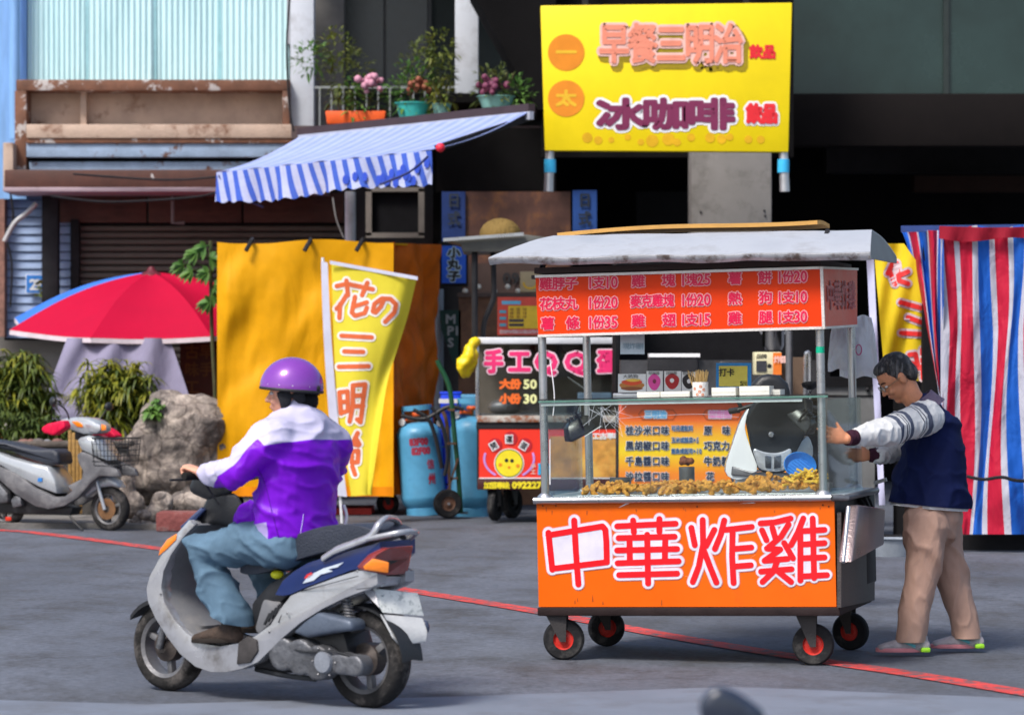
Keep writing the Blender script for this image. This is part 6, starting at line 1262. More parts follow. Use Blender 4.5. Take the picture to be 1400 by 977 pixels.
silv = mat('silver_plastic', (.44, .45, .48), .22, .45, var=.2, vs=4, bump=.05, dirt=(.17, .155, .14), dirts=4.5, dt=(.52, .75), coat=.4)
grayp = mat('grey_plastic', (.16, .165, .18), .55, var=.2, vs=4, bump=.1, bs=60, dirt=(.26, .25, .24), dirts=5, dt=(.5, .85)); blackp = mat('black_plastic', (.02, .021, .024), .45, var=.3, bump=.12, bs=90)
navyp = mat('navy_paint', (.012, .03, .14), .2, .2, var=.15, coat=.9, bump=.01, dirt=(.03, .05, .12), dirts=4); seatm = mat('seat_vinyl', (.030, .036, .052), .42, var=.2, bump=.3, bs=120); engm = mat('engine_alloy', (.16, .165, .18), .5, .6, var=.45, vs=9, bump=.3, bs=40, dirt=(.04, .035, .03), dirts=6)
amber = mat('amber_lens', (.85, .22, .01), .15, var=.1, coat=.8); redl = mat('red_lens', (.24, .035, .03), .15, var=.15, coat=.8); lensc = mat('clear_lens', (.6, .62, .66), .08, .5, var=.3, vs=14, coat=.9)
# ---------------------------------------------------------------- ridden scooter
Y1 = atan2(.61, -.79); Fr = Frame((-.622, 13.72, 0), Y1); rs_ = thing('scooter', 'navy and silver scooter ridden by the person in the purple helmet, seen from behind left', 'scooter', Fr.loc, Y1)
Z8 = zz_(180, 680, 3.29)
# silver ribbon: apron edge, floor edge and tail flank, both sides
XT = None
def rpp(x, y_, y): q = Z8([(x, y_)])[0]; return Fr.p(q[0], q[1], y)
XT = rpp(1112, 342, .115).x
rib = [(262, 100), (200, 170), (130, 270), (86, 350), (70, 410), (78, 470), (110, 540), (160, 620), (220, 700), (290, 758), (360, 782), (430, 782), (500, 768), (570, 738), (620, 690), (680, 630), (760, 562), (850, 500), (940, 452), (1040, 412), (1140, 394), (1225, 388), (1238, 352), (1100, 345), (1040, 330), (990, 330), (900, 362), (800, 402), (720, 440), (672, 500), (630, 570), (560, 622), (480, 655), (400, 668), (320, 655), (250, 610), (196, 550), (150, 470), (136, 400), (146, 330), (180, 255), (232, 180), (285, 125)]
def ysc(x): return 1.0
def ribpts(y):
    o_ = []
    for x, y_ in Z8(rib):
        q = Fr.p(x, y_, .17); q.x = max(q.x, XT); tail = max(0, min(1, (.25-q.x)/.45)); o_.append(V((q.x, y*(1-.32*tail), q.z)))
    return o_
for s_ in (1, -1):
    A = ribpts(.175); a = [V((q.x, s_*q.y, q.z)) for q in A]; b_ = [V((q.x, s_*(abs(q.y)-.06), q.z)) for q in a]
    k = MB(); k.loft([a, b_]); k.build('body_ribbon', silv, rs_, bevel=.018, bseg=3)
core = Z8([(600, 470), (680, 380), (780, 320), (900, 270), (1000, 240), (1180, 220), (1230, 345), (1000, 350), (800, 420), (680, 520), (620, 590)])
kc = slab(Fr, core, -.11, .11); kc.v = [V((max(v.x, XT), v.y, v.z)) for v in kc.v]; kc.build('body_core', blackp, rs_, bevel=.03)
blue = Z8([(655, 436), (690, 372), (740, 330), (800, 292), (870, 268), (960, 240), (1060, 214), (1150, 202), (1250, 204), (1262, 214), (1180, 226), (1100, 262), (1050, 300), (1030, 318), (980, 326), (900, 358), (800, 398), (722, 434), (690, 440)])
k = MB(); a = []
for x, y_ in blue: q = Fr.p(x, y_, .15); q.x = max(q.x, XT-.01); tl = max(0, min(1, (.25-q.x)/.45)); a.append(V((q.x, .165*(1-.3*tl), q.z)))
k.loft([a, [V((q.x, -q.y, q.z)) for q in a]]); k.build('tail_cowl', navyp, rs_, bevel=.035, bseg=4)
for pts, m_ in (([(775, 385), (800, 350), (860, 318), (945, 290), (920, 312), (880, 322), (900, 330), (850, 345), (820, 372)], mat('decal_pale', (.55, .62, .72), .35)), ([(782, 362), (792, 345), (812, 335), (820, 345), (800, 362)], mat('decal_red', (.7, .03, .03), .35))):
    k = MB(); k.poly([Fr.p(x, y_, .158)+V((0, 0, 0)) for x, y_ in Z8(pts)]); k.v = [V((v.x, .1675*(1-.3*max(0, min(1, (.25-v.x)/.45)))+.002, v.z)) for v in k.v]; k.build('decal', m_, rs_, smooth=0)
st_ = Z8([(578, 312), (600, 276), (680, 236), (790, 176), (930, 128), (1040, 114), (1130, 124), (1178, 152), (1110, 190), (980, 232), (850, 268), (760, 306), (660, 336), (590, 334)])
slab(Fr, spin(st_, 3), -.135, .135).build('seat', seatm, rs_, bevel=.04, bseg=4)
# grab rail
def rp(x, y_, y): q = Z8([(x, y_)])[0]; return Fr.p(q[0], q[1], y)
k = MB(); k.tube(smoothpath([rp(862, 272, .15), rp(920, 236, .15), rp(1000, 205, .14), rp(1075, 172, .13), rp(1112, 118, .11), rp(1148, 92, .04), rp(1188, 100, -.08), rp(1204, 130, -.13)], 5), [(.012, .02)]*5+[(.015, .022)]*16+[(.013, .016)]*15, 12); k.build('grab_rail', silv, rs_)
k = MB(); k.tube(smoothpath([rp(1060, 185, .14), rp(1130, 172, .125), rp(1210, 156, .09), rp(1268, 152, .0), rp(1278, 162, -.05), rp(1235, 188, -.12), rp(1195, 150, -.14)], 5), .013, 12); k.build('rear_rail', silv, rs_)
k = MB(); tl_ = [rp(1038, 310, .150), rp(1088, 258, .150), rp(1150, 226, .13), rp(1262, 213, -.10), rp(1250, 270, -.10), rp(1236, 346, -.10), rp(1130, 346, .11), rp(1046, 328, .150)]; k.prism([q+V((-.012, .004, 0)) for q in tl_], 0, V((.06, -.02, 0))); k.build('tail_light', redl, rs_, bevel=.008)
k = MB(); tl2 = [rp(1046, 308, .152), rp(1088, 272, .150), rp(1150, 288, .12), rp(1146, 338, .115), rp(1052, 324, .150)]; k.prism([q+V((-.02, .010, 0)) for q in tl2], 0, V((.02, 0, 0))); k.build('tail_indicator', amber, rs_, bevel=.004)
k = MB(); k.prism([rp(1125, 352, .09), rp(1236, 350, -.10), rp(1222, 392, -.10), rp(1120, 402, .09)], 0, V((.12, 0, 0))); k.build('tail_lower', silv, rs_, bevel=.01)
# licence plate and mudflap
k = MB(); k.prism([rp(1090, 408, .085), rp(1288, 428, -.085), rp(1316, 532, -.085), rp(1122, 516, .085)], 0, V((.008, 0, 0))); k.build('licence_plate', mat('plate_white', (.70, .72, .70), .5, var=.1, vs=20, dirt=(.35, .38, .38), dirts=30, dt=(.52, .62)), rs_, bevel=.003)
k = MB(); k.prism([rp(1030, 410, .10), rp(1095, 420, .09), rp(1122, 520, .09), rp(1150, 560, .09), rp(1120, 500, .1)], 0, V((.02, -.02, 0))); k.build('plate_bracket', silv, rs_)
k = MB(); k.prism([rp(1122, 522, .08), rp(1310, 540, -.075), rp(1332, 600, -.075), rp(1326, 650, -.07), rp(1208, 664, .03), rp(1180, 630, .07)], 0, V((.012, 0, 0))); k.build('mudflap', mat('mudflap_white', (.55, .56, .57), .5, var=.15, dirt=(.3, .3, .3), dirts=6), rs_, bevel=.006)
k = MB(); k.ball(rp(1320, 582, -.09), (.02, .02, .03)); k.build('reflector', mat('dark_reflector', (.05, .06, .1), .2), rs_)
# rear mudguard
k = MB(); fc_ = V((0, 0, .213)); pth = [fc_+V((cos(a)*.245, 0, sin(a)*.245)) for a in [pi*(.35+.62*j/14) for j in range(15)]]
k.loft([[p_+V((0, yy, -.01*abs(yy)/.07)) for yy in (-.07, -.04, 0, .04, .07)]+[p_*1.0+V((0, yy, -.012-.01*abs(yy)/.07)) for yy in (.07, 0, -.07)] for p_ in pth]); k.build('rear_mudguard', blackp, rs_)
for a_, b_ in (((700, 470), (660, 560)), ((760, 420), (1020, 352)), ((1010, 412), (1120, 400))):
    k = MB(); k.beam(rp(a_[0], a_[1], .171), rp(b_[0], b_[1], .171), .0025, .0035); k.build('panel_seam', blackp, rs_)
for q in ((618, 602), (1015, 330), (700, 520), (130, 432), (540, 720)):
    c = rp(q[0], q[1], .178); k = MB(); k.ball(c, (.006, .003, .006), 8, 5); k.build('panel_screw', steeld, rs_)
for i, (y0, y1) in enumerate(((.06, .02), (.0, -.05))):
    for j in range(3):
        a = rp(1120+j*50, 440+j*4, .07-.05*j)+V((-.004, 0, 0)); k = MB(); k.beam(a+V((0, 0, -.0)), a+V((0, -.028, -.002)), .002, .006) if i == 0 else k.beam(a+V((0, .004, -.035)), a+V((0, -.03, -.037)), .002, .018); k.build('plate_smudge', mat('plate_faded_print', (.30, .34, .36), .6, bump=0), rs_)
k = MB(); k.tube(smoothpath([Fr.p(275, 650, .2), Fr.p(285, 668, .14), Fr.p(300, 690, .11)], 5), .005, 6); k.build('brake_cable', blackp, rs_)
k = MB(); k.tube(smoothpath([rp(640, 640, .12), rp(760, 690, .18), rp(900, 690, .18), rp(1020, 720, .16)], 5), .005, 6); k.build('brake_cable', blackp, rs_)
moto_wheel(rs_, (0, 0, .213), .213, .105, mat('grey_rim', (.20, .20, .21), .5, .5, var=.3)); WB = 1.2
fwx = WB; moto_wheel(rs_, (fwx, 0, .205), .205, .095, _mats['grey_rim'])
# front mudguard + fork
k = MB(); fc_ = V((fwx, 0, .205)); pth = [fc_+V((cos(a)*.235, 0, sin(a)*.235)) for a in [pi*(.22+.55*j/12) for j in range(13)]]
k.loft([[p_+V((0, yy, -.014*abs(yy)/.07)) for yy in (-.075, -.04, 0, .04, .075)]+[p_+V((0, yy, -.02-.014*abs(yy)/.07)) for yy in (.075, 0, -.075)] for p_ in pth]); k.build('front_mudguard', blackp, rs_)
for y in (.07, -.07):
    k = MB(); k.cyl((fwx, y, .2), (fwx-.10, y, .50), .017); k.build('fork', engm, rs_)
# front apron shell (faces forward) and inner leg shield (faces the rider)
fe = [Fr.p(x, y_, .17) for x, y_ in Z8([(285, 112), (232, 150), (160, 235), (100, 330), (74, 410), (82, 480), (112, 545)])]; fe = smoothpath(fe, 4)
def apron(u, v, dx=0, bul=.10):
    i = v*(len(fe)-1); a = fe[int(i)].lerp(fe[min(len(fe)-1, int(i)+1)], i-int(i)); y = .17-.34*u; return V((a.x+bul*cos((u-.5)*pi)-.01+dx, y, a.z))
k = MB(); k.grid(apron, 16, 24); k.build('front_apron', silv, rs_, solid=.008)
ie = smoothpath([Fr.p(x, y_, .15) for x, y_ in Z8([(300, 120), (240, 185), (185, 260), (150, 330), (140, 400), (156, 465), (200, 545), (260, 605), (330, 645), (420, 655)])], 4)
def inner(u, v): i = v*(len(ie)-1); a = ie[int(i)].lerp(ie[min(len(ie)-1, int(i)+1)], i-int(i)); return V((a.x-.03*cos((u-.5)*pi)*(v < .75), .15-.30*u, a.z))
k = MB(); k.grid(inner, 12, 30); k.build('leg_shield', grayp, rs_, solid=.01)
k = MB(); a = rp(420, 655, .14); b_ = rp(620, 600, .14); k.bb((a.x+.05, -.13, a.z-.05), (b_.x, .13, a.z-.0)); k.build('floorboard', blackp, rs_, bevel=.01)
k = MB(); k.loft([[V((q.x, y, q.z)) for q in [rp(600, 450, .1), rp(680, 470, .1), rp(640, 560, .1), rp(580, 620, .1), rp(560, 590, .1)]] for y in (.12, -.12)]); k.build('under_seat_panel', grayp, rs_, bevel=.02)
for i in range(5):
    k = MB(); k.beam(rp(622+i*14, 520-i*12, .145), rp(598+i*16, 570-i*14, .145), .012, .008); k.build('vent_rib', blackp, rs_)
k = MB(); k.prism([rp(478, 650, .186), rp(520, 622, .186), rp(560, 640, .186), rp(565, 690, .186), rp(530, 742, .186), rp(470, 750, .186)], 0, V((0, -.02, 0))); k.build('scuffed_panel', mat('scuffed_black', (.05, .045, .045), .7, var=.5, vs=12), rs_, bevel=.006)
# indicator, blue top strip, steering column, instrument cowl
k = MB(); k.prism([rp(205, 160, .178), rp(200, 190, .18), rp(158, 232, .18), rp(120, 264, .18), rp(128, 232, .18), rp(160, 188, .18)], 0, V((.03, -.03, 0))); k.build('front_indicator', amber, rs_, bevel=.006)
k = MB(); k.prism([rp(312, 42, .13), rp(330, 55, .12), rp(268, 118, .15), rp(225, 140, .17), rp(215, 132, .17)], 0, V((.02, -.05, 0))); k.build('blue_trim', navyp, rs_, bevel=.006)
Z7 = zz_(240, 480, 3.61)
def r7(x, y_, y): q = Z7([(x, y_)])[0]; return Fr.p(q[0], q[1], y)
k = MB(); k.loft([[r7(x+dx, y_, y) for x, y_ in ((150, 740), (175, 690), (300, 700), (345, 780), (300, 880), (190, 850), (120, 890), (60, 930))] for y, dx in ((.10, 0), (-.10, 0))]); k.build('steering_shroud', blackp, rs_, bevel=.03, bseg=3)
k = MB(); k.loft([[r7(x, y_, y) for x, y_ in ((60, 690), (100, 590), (230, 568), (300, 600), (290, 700), (170, 740))] for y in (.11, -.12)]); k.build('instrument_cowl', blackp, rs_, bevel=.03, bseg=3)
gL = Fr.p(258, 650, .33); gR = V((gL.x, -.33, gL.z)); hc = V((gL.x+.05, 0, gL.z-.02))
for s_ in (1, -1):
    k = MB(); k.cyl((gL.x, s_*.20, gL.z-.008), (gL.x, s_*.36, gL.z), .017); gr = k.build('grip', mat('grip_rubber', (.02, .02, .02), .8, bump=.5, bs=300), rs_); k = MB(); k.tube([V((gL.x+.0, s_*.0, gL.z-.03)), V((gL.x, s_*.2, gL.z-.008))], .011, 8); k.build('handlebar', engm, rs_)
    k = MB(); k.tube(smoothpath([V((gL.x+.03, s_*.19, gL.z-.01)), V((gL.x+.08, s_*.24, gL.z-.02)), V((gL.x+.085, s_*.36, gL.z-.02))], 4), .006, 6); k.build('brake_lever', blackp, rs_)
# engine, transmission case, air box, shock, stand
k = MB()
for q, r_ in (((700, 700), .075), ((780, 715), .08), ((860, 740), .078), ((960, 740), .045), ((1030, 755), .045)): c = rp(q[0], q[1], .13); k.cyl((c.x, .09, c.z), (c.x, .175, c.z), r_, n=20)
k.beam(rp(700, 715, .13), rp(1040, 755, .13), .075, .09); o = melt(k, 'transmission_case', engm, rs_, .008, 3)
c = rp(862, 738, .18)
k = MB(); k.lathe([(0, .0), (.045, 0), (.05, -.012), (.05, -.03)], (c.x, .19, c.z), (0, 1, 0), 22); k.build('cover_disc', mat('alloy_light', (.30, .32, .36), .4, .6, var=.3), rs_)
for i in range(6): a = i*1.047; k = MB(); k.ball((c.x+.065*cos(a), .176, c.z+.065*sin(a)), .006, 8, 4); k.build('bolt', steeld, rs_)
k = MB(); k.loft([[V((q.x, y, q.z)) for q in [rp(x, y_, .13) for x, y_ in ((742, 604), (800, 550), (862, 510), (930, 530), (1010, 548), (1018, 596), (930, 606), (810, 628))]] for y in (.17, .06)]); k.build('air_box', mat('airbox_blue_grey', (.10, .125, .17), .4, .2, var=.3), rs_, bevel=.02, bseg=3)
k = MB(); k.loft([[V((q.x, y, q.z)) for q in [rp(x, y_, .0) for x, y_ in ((600, 640), (760, 600), (1000, 560), (1040, 700), (980, 790), (700, 780), (600, 760))]] for y in (.09, -.10)]); k.build('engine_block', blackp, rs_, bevel=.02)
k = MB()
for i in range(9*8): a = i*2*pi/8; q = rp(968, 470, .13).lerp(rp(985, 560, .13), i/72); k.v  # spring path
pts_ = [rp(965, 455, .10).lerp(rp(990, 570, .10), i/64)+V((.022*cos(i*2*pi/8), .022*sin(i*2*pi/8), 0)) for i in range(65)]; k.tube(pts_, .005, 6); k.build('shock_spring', steeld, rs_)
k = MB(); k.cyl(rp(965, 450, .10), rp(990, 600, .10), .011); k.build('shock_rod', engm, rs_)
k = MB(); k.cyl((-.30+.35, -.13, .23), (-.12, -.15, .25), .045); k.build('exhaust', engm, rs_)
k = MB(); k.tube(smoothpath([rp(560, 770, .08), rp(700, 800, .1), rp(830, 815, .11)], 4), .012, 6); k.build('side_stand', blackp, rs_)
k = MB(); k.ball(rp(655, 345, .10), (.03, .03, .02)); k.build('yellow_tag', mat('yellow_tag', (.75, .75, .02), .5), rs_)

# ---------------------------------------------------------------- parked silver scooter at the left
Y2 = radians(-27); g0 = G(151, 725); Fp = Frame(g0, Y2); ps = thing('scooter', 'silver grey parked scooter with red grip covers and black wire basket by the boulder', 'scooter', g0, Y2)
Z9 = zz_(0, 520, 4.44)
def r9(x, y_, y=-.14): q = Z9([(x, y_)])[0]; return Fp.p(q[0], q[1], y)
def slab9(pts, y0, y1, nm, m_, bv=.015, sm=0, yr=-.14, seg=2):
    a = [r9(x, y_, yr) for x, y_ in pts]; k = MB(); k.loft([[V((q.x, y0, q.z)) for q in a], [V((q.x, y1, q.z)) for q in a]]); return k.build(nm, m_, ps, bevel=bv, bseg=seg)
greyr = mat('worn_grey_plastic', (.13, .13, .14), .5, .2, var=.3, vs=5, bump=.15, dirt=(.24, .235, .235), dirts=5); silw = mat('silver_white_paint', (.42, .45, .48), .28, .3, var=.08, coat=.6, bump=.01)
ribp = [(-260, 430), (-120, 480), (0, 520), (100, 560), (220, 650), (340, 705), (400, 702), (440, 672), (500, 600), (512, 552), (484, 500), (474, 450), (500, 430), (560, 452), (640, 502), (720, 540), (738, 584), (610, 580), (560, 620), (480, 712), (400, 760), (300, 780), (220, 762), (100, 690), (0, 600), (-120, 540), (-260, 500)]
for s_ in (-1, 1): slab9(ribp, s_*.165, s_*.11, 'body_ribbon', greyr, .015)
slab9([(-260, 380), (-100, 420), (0, 440), (60, 465), (180, 498), (290, 520), (335, 600), (350, 692), (240, 650), (120, 585), (0, 515), (-260, 440)], -.15, .15, 'side_cowl', silw, .03)
slab9([(-200, 440), (280, 520), (330, 690), (200, 740), (-200, 560)], -.09, .09, 'body_core', blackp)
slab9([(458, 350), (540, 328), (580, 366), (648, 494), (560, 455), (488, 424)], -.15, .15, 'front_apron', silw, .04)
slab9([(400, 640), (500, 590), (480, 430), (540, 440), (620, 520), (560, 620), (470, 712)], -.13, .13, 'leg_shield', grayp, .02)
slab9([(395, 236), (440, 226), (500, 220), (560, 226), (604, 242), (642, 270), (640, 312), (600, 326), (540, 324), (470, 300), (420, 262)], -.11, .11, 'headset', silw, .03, yr=0)
slab9([(470, 300), (540, 324), (560, 360), (470, 360)], -.05, .05, 'steering_column', blackp, yr=0)
def patch9(pts, nm, m_, off): a = [r9(x, y_, y) for x, y_, y in pts]; k = MB(); k.prism([q+V(off) for q in a], 0, -V(off)*1.5); k.build(nm, m_, ps, bevel=.004)
patch9([(434, 248, -.112), (470, 246, -.112), (500, 262, -.112), (506, 284, -.112), (470, 282, -.112)], 'front_indicator', amber, (.002, -.006, 0))
patch9([(516, 264, -.118), (560, 262, -.118), (608, 268, -.118), (612, 300, -.118), (590, 318, -.118), (540, 308, -.118)], 'headlight', lensc, (.0, -.008, 0))
patch9([(616, 264, -.118), (638, 272, -.118), (638, 300, -.118), (618, 304, -.118)], 'front_indicator', amber, (.014, -.004, 0))
pinkr = cloth('crimson_grip_cover', (.72, .01, .06), fold=.8, fs=10, rough=.5)
def soft9(pts, y0, y1, nm, m_, yr, vox=.012):
    a = [r9(x, y_, yr) for x, y_ in pts]; k = MB(); k.loft([[V((q.x, y0, q.z)) for q in a], [V((q.x, y1, q.z)) for q in a]]); return melt(k, nm, m_, ps, vox, 6)
soft9([(264, 290), (300, 262), (400, 240), (415, 285), (340, 335), (280, 318)], -.33, -.22, 'grip_cover', pinkr, -.28); 
soft9([(640, 275), (690, 300), (724, 332), (715, 362), (600, 362), (566, 342)], .20, .32, 'grip_cover', pinkr, .26)
k = MB(); k.ball(r9(322, 128, -.33), (.03, .075, .045), rot=Matrix.Rotation(.8, 3, 'Z')); k.build('mirror', blackp, ps); k = MB(); k.tube(smoothpath([r9(350, 140, -.33), r9(400, 180, -.27), r9(420, 235, -.2)], 4), .007, 6); k.build('mirror_stalk', blackp, ps)
k = MB(); k.ball(r9(662, 158, .2), (.03, .06, .04)); k.build('mirror', blackp, ps); k = MB(); k.tube([r9(650, 175, .2), r9(600, 240, .1)], .007, 6); k.build('mirror_stalk', blackp, ps)
slab9([(-180, 350), (-60, 362), (25, 376), (130, 402), (200, 416), (310, 416), (344, 440), (352, 510), (300, 512), (200, 490), (100, 450), (20, 408), (-180, 392)], -.12, .12, 'seat', seatm, .035, seg=4)
k = MB(); k.prism([r9(238, 590), r9(262, 590), r9(262, 612), r9(236, 612)], 0, V((0, -.012, 0))); k.v = [v+V((0, -.008, 0)) for v in k.v]; k.build('blue_sticker', mat('sticker_blue', (.02, .2, .6), .4), ps)
hubb = mat('brown_disc', (.25, .13, .06), .5, .5, var=.4)
fw = moto_wheel(ps, (0, 0, .197), .197, .095, greyr); moto_wheel(ps, (-1.15, 0, .2), .2, .1, greyr)
k = MB(); k.lathe([(.03, -.062), (.095, -.062), (.095, -.058), (.03, -.058)], (0, 0, .197), (0, 1, 0), 26); k.build('brake_disc', hubb, fw)
slab9([(535, 712), (542, 650), (596, 592), (680, 580), (738, 616), (750, 652), (700, 640), (640, 648), (592, 672)], -.07, .07, 'front_mudguard', silw, .03, yr=0, seg=3)
for y in (-.075, .075):
    k = MB(); k.cyl((-.01, y, .19), (-.10, y, .45), .018); k.build('fork', silv, ps)
slab9([(-200, 600), (0, 620), (55, 680), (60, 740), (0, 745), (-200, 700)], -.17, -.06, 'transmission_case', engm, .02); slab9([(66, 726), (90, 698), (128, 704), (132, 760), (80, 772)], -.15, -.06, 'engine_cover', engm, .012); slab9([(-150, 700), (120, 700), (420, 770), (400, 820), (150, 812), (-150, 800)], -.08, .08, 'engine_block', blackp)
k = MB(); k.tube([r9(425, 820, -.1), r9(455, 862, -.13), r9(502, 908, -.18)], .011, 6); k.build('kick_stand', blackp, ps)
patch9([(36, 826, -.1), (70, 826, -.1), (70, 850, -.1), (36, 850, -.1)], 'tail_reflector', mat('reflector_red', (.6, .03, .01), .3), (0, -.01, 0))
# wire basket: one part of many thin wires
k = MB(); bc_ = r9(700, 430, 0)
def bk(u, v, w_): return V((bc_.x-.14+.30*v+.02*(1-w_)*0, -.17+.34*u, bc_.z-.12+.24*w_))
for i in range(8):
    u = i/7; k.tube([bk(u, 0, 1), bk(u, .08, 0), bk(u, .9, 0), bk(u, 1, 1)], .0035, 4); v = i/7
    k.tube([bk(0, v, 1), bk(.05, .08+.82*v, 0), bk(.95, .08+.82*v, 0), bk(1, v, 1)], .0035, 4)
for w_ in (.15, .35, .55, .78, 1): k.tube([bk(0, .02, w_), bk(1, .02, w_), bk(1, .98, w_), bk(0, .98, w_)], .0035 if w_ < 1 else .006, 4, closed=True)
o = k.build('wire_basket', blackp, ps); o['kind'] = 'stuff'

# ---------------------------------------------------------------- scooter facing us behind the cart
Fb = Frame(P(1050, 560, 18.9), 0); Fb = Frame((Fb.loc.x, 18.9, 0), 0); bs3 = thing('scooter', 'white and black scooter facing the camera behind the glass case, one black mirror raised', 'scooter', Fb.loc)
Z5 = zz_(740, 480, 3.18)
def r5(x, y_, y=0): q = Z5([(x, y_)])[0]; return Fb.p(q[0], q[1], y)
def pl5(pts, y0, dy, nm, m_, bv=.02, bulge=.1, cx=1000):
    a = [r5(x, y_, y0) for x, y_ in pts]; c0 = r5(cx, 400, y0).x; a = [q+V((0, bulge*((q.x-c0)/.25)**2, 0)) for q in a]; k = MB(); k.prism(a, 0, V((0, dy, 0))); return k.build(nm, m_, bs3, bevel=bv, bseg=3)
whp = mat('pearl_white_paint', (.70, .73, .75), .18, .0, var=.05, coat=.9, bump=.0)
pl5(spin([(905, 250), (872, 300), (838, 400), (806, 524), (860, 560), (940, 520), (915, 430), (888, 335)], 3), 0, .12, 'apron_side', whp, .012)
pl5(spin([(1098, 330), (1128, 392), (1166, 370), (1190, 450), (1130, 560), (1078, 522), (1100, 440)], 3), 0, .12, 'apron_side', mat('silver_side', (.40, .43, .46), .3, .3), .012)
pl5([(892, 285), (930, 222), (985, 204), (1060, 200), (1150, 204), (1192, 214), (1186, 300), (1150, 372), (1118, 430), (1088, 505), (1050, 530), (980, 532), (948, 516), (918, 425)], -.03, .14, 'centre_fairing', mat('gloss_black_paint', (.010, .013, .017), .5, var=.1, sp=.25, bump=0), .02)
pl5(spin([(924, 424), (965, 436), (1010, 442), (1050, 436), (1088, 424), (1084, 480), (1052, 520), (960, 516), (936, 474)], 3), -.045, .05, 'headlight', lensc, .008, .08)
pl5([(972, 452), (1000, 456), (1000, 510), (975, 506)], -.052, .02, 'headlight_reflector', mat('reflector_dark', (.2, .22, .26), .1, .9), .004, .08); pl5([(1012, 456), (1044, 450), (1042, 505), (1012, 510)], -.052, .02, 'headlight_reflector', _mats['reflector_dark'], .004, .08)
c = r5(1000, 362, -.035); k = MB(); k.lathe([(0, 0), (.012, 0), (.016, .004), (.018, .01)], c, (0, 1, 0), 18); k.build('emblem', steel, bs3)
pl5([(835, 500), (900, 520), (940, 524), (900, 545), (830, 540)], -.02, .05, 'lower_trim', steeld, .008); pl5(spin([(850, 540), (1140, 540), (1100, 700), (1020, 760), (960, 760), (880, 700)], 2), .05, .14, 'lower_apron', whp, .02)
# cowl, bars, mirrors, seat mass behind
k = MB(); a = [(1026, 536), (1030, 524), (1040, 514), (1052, 511), (1066, 513), (1078, 524), (1083, 545), (1060, 560), (1035, 555)]
k.prism([Fb.p(x, y_, .12) for x, y_ in a], 0, V((0, .22, 0))); k.build('instrument_cowl', blackp, bs3, bevel=.04, bseg=4)
k = MB(); k.tube([Fb.p(1008, 560, .2), Fb.p(1050, 548, .2), Fb.p(1100, 556, .2)], .014, 8); k.build('handlebar', blackp, bs3)
for a, b_ in (((1010, 560), (998, 562)), ((1101, 556), (1122, 560))): k = MB(); k.cyl(Fb.p(*a, .2), Fb.p(*b_, .24), .019); k.build('grip', blackp, bs3)
k = MB(); a = [(980, 499), (986, 493), (1000, 494), (1010, 499), (1015, 508), (1014, 516), (1004, 512), (990, 506)]; k.prism([Fb.p(x, y_, .16) for x, y_ in a], 0, V((0, .03, 0))); k.build('mirror', blackp, bs3, bevel=.008)
k = MB(); k.tube(smoothpath([Fb.p(1012, 508, .17), Fb.p(1012, 520, .17), Fb.p(1006, 528, .18), Fb.p(1008, 545, .19), Fb.p(1014, 558, .2)], 4), [.02]*5+[.012]*12, 8); k.build('mirror_stalk', blackp, bs3)
k = MB(); k.lathe([(0, 0), (.02, 0), (.05, .02), (.055, .035), (0, .045)], Fb.p(1108, 532, .2), (0, .3, 1), 16); k.build('mirror', blackp, bs3); k = MB(); k.tube([Fb.p(1108, 534, .2), Fb.p(1100, 556, .2)], .008, 6); k.build('mirror_stalk', blackp, bs3)
zq = Fb.p(1050, 700, 0).z; tyw = MB()
k = MB(); k.lathe([(.13, -.04), (.16, -.05), (.2, -.03), (.205, 0), (.2, .03), (.16, .05), (.13, .04)], (.0, .12, .205), (1, 0, 0), 32); fwb = k.build('wheel', _mats['tyre'], bs3); k = MB(); k.lathe([(0, -.03), (.13, -.03), (.13, .03), (0, .03)], (.0, .12, .205), (1, 0, 0), 20); k.build('rim', greyr, fwb)
k = MB(); k.lathe([(.13, -.04), (.16, -.05), (.2, -.03), (.205, 0), (.2, .03), (.16, .05), (.13, .04)], (.0, 1.3, .205), (1, 0, 0), 32); k.build('wheel', _mats['tyre'], bs3)
k = MB(); k.bb((-.14, .35, .3), (.14, 1.5, .72)); k.build('body', whp, bs3, bevel=.06); k = MB(); k.bb((-.13, .55, .72), (.13, 1.4, .82)); k.build('seat', seatm, bs3, bevel=.04)
k = MB(); k.cyl((0, .15, .25), (0, .2, .7), .03); k.build('fork', engm, bs3)
# ---------------------------------------------------------------- blurred scooter mirror close to the lens
Fn = Frame(P(985, 977, 6.2), 0); nm_ = thing('scooter_mirror', 'dark out of focus scooter mirror rising at the bottom edge close to the lens', 'mirror', P(985, 1100, 6.2))
def n_(x, y_, y=0): return Fn.p(x, y_, y)
k = MB(); pts_ = spin([(957, 968), (966, 948), (984, 939), (1004, 944), (1024, 956), (1046, 976), (1040, 1010), (1000, 1022), (968, 1005)], 4)
k.prism([Fn.m @ n_(x, y_) for x, y_ in pts_], 0, V((0, .04, 0))); k.build('mirror_shell', mat('dark_blue_shell', (.02, .028, .05), .25, var=.2, coat=.5), nm_, world=True, bevel=.018, bseg=3)
k = MB(); k.tube(smoothpath([Fn.m @ n_(1000, 1010, .02), Fn.m @ n_(1010, 1060, .05), Fn.m @ n_(1000, 1130, .1)], 4), .008, 8); k.build('stalk', blackp, nm_, world=True)
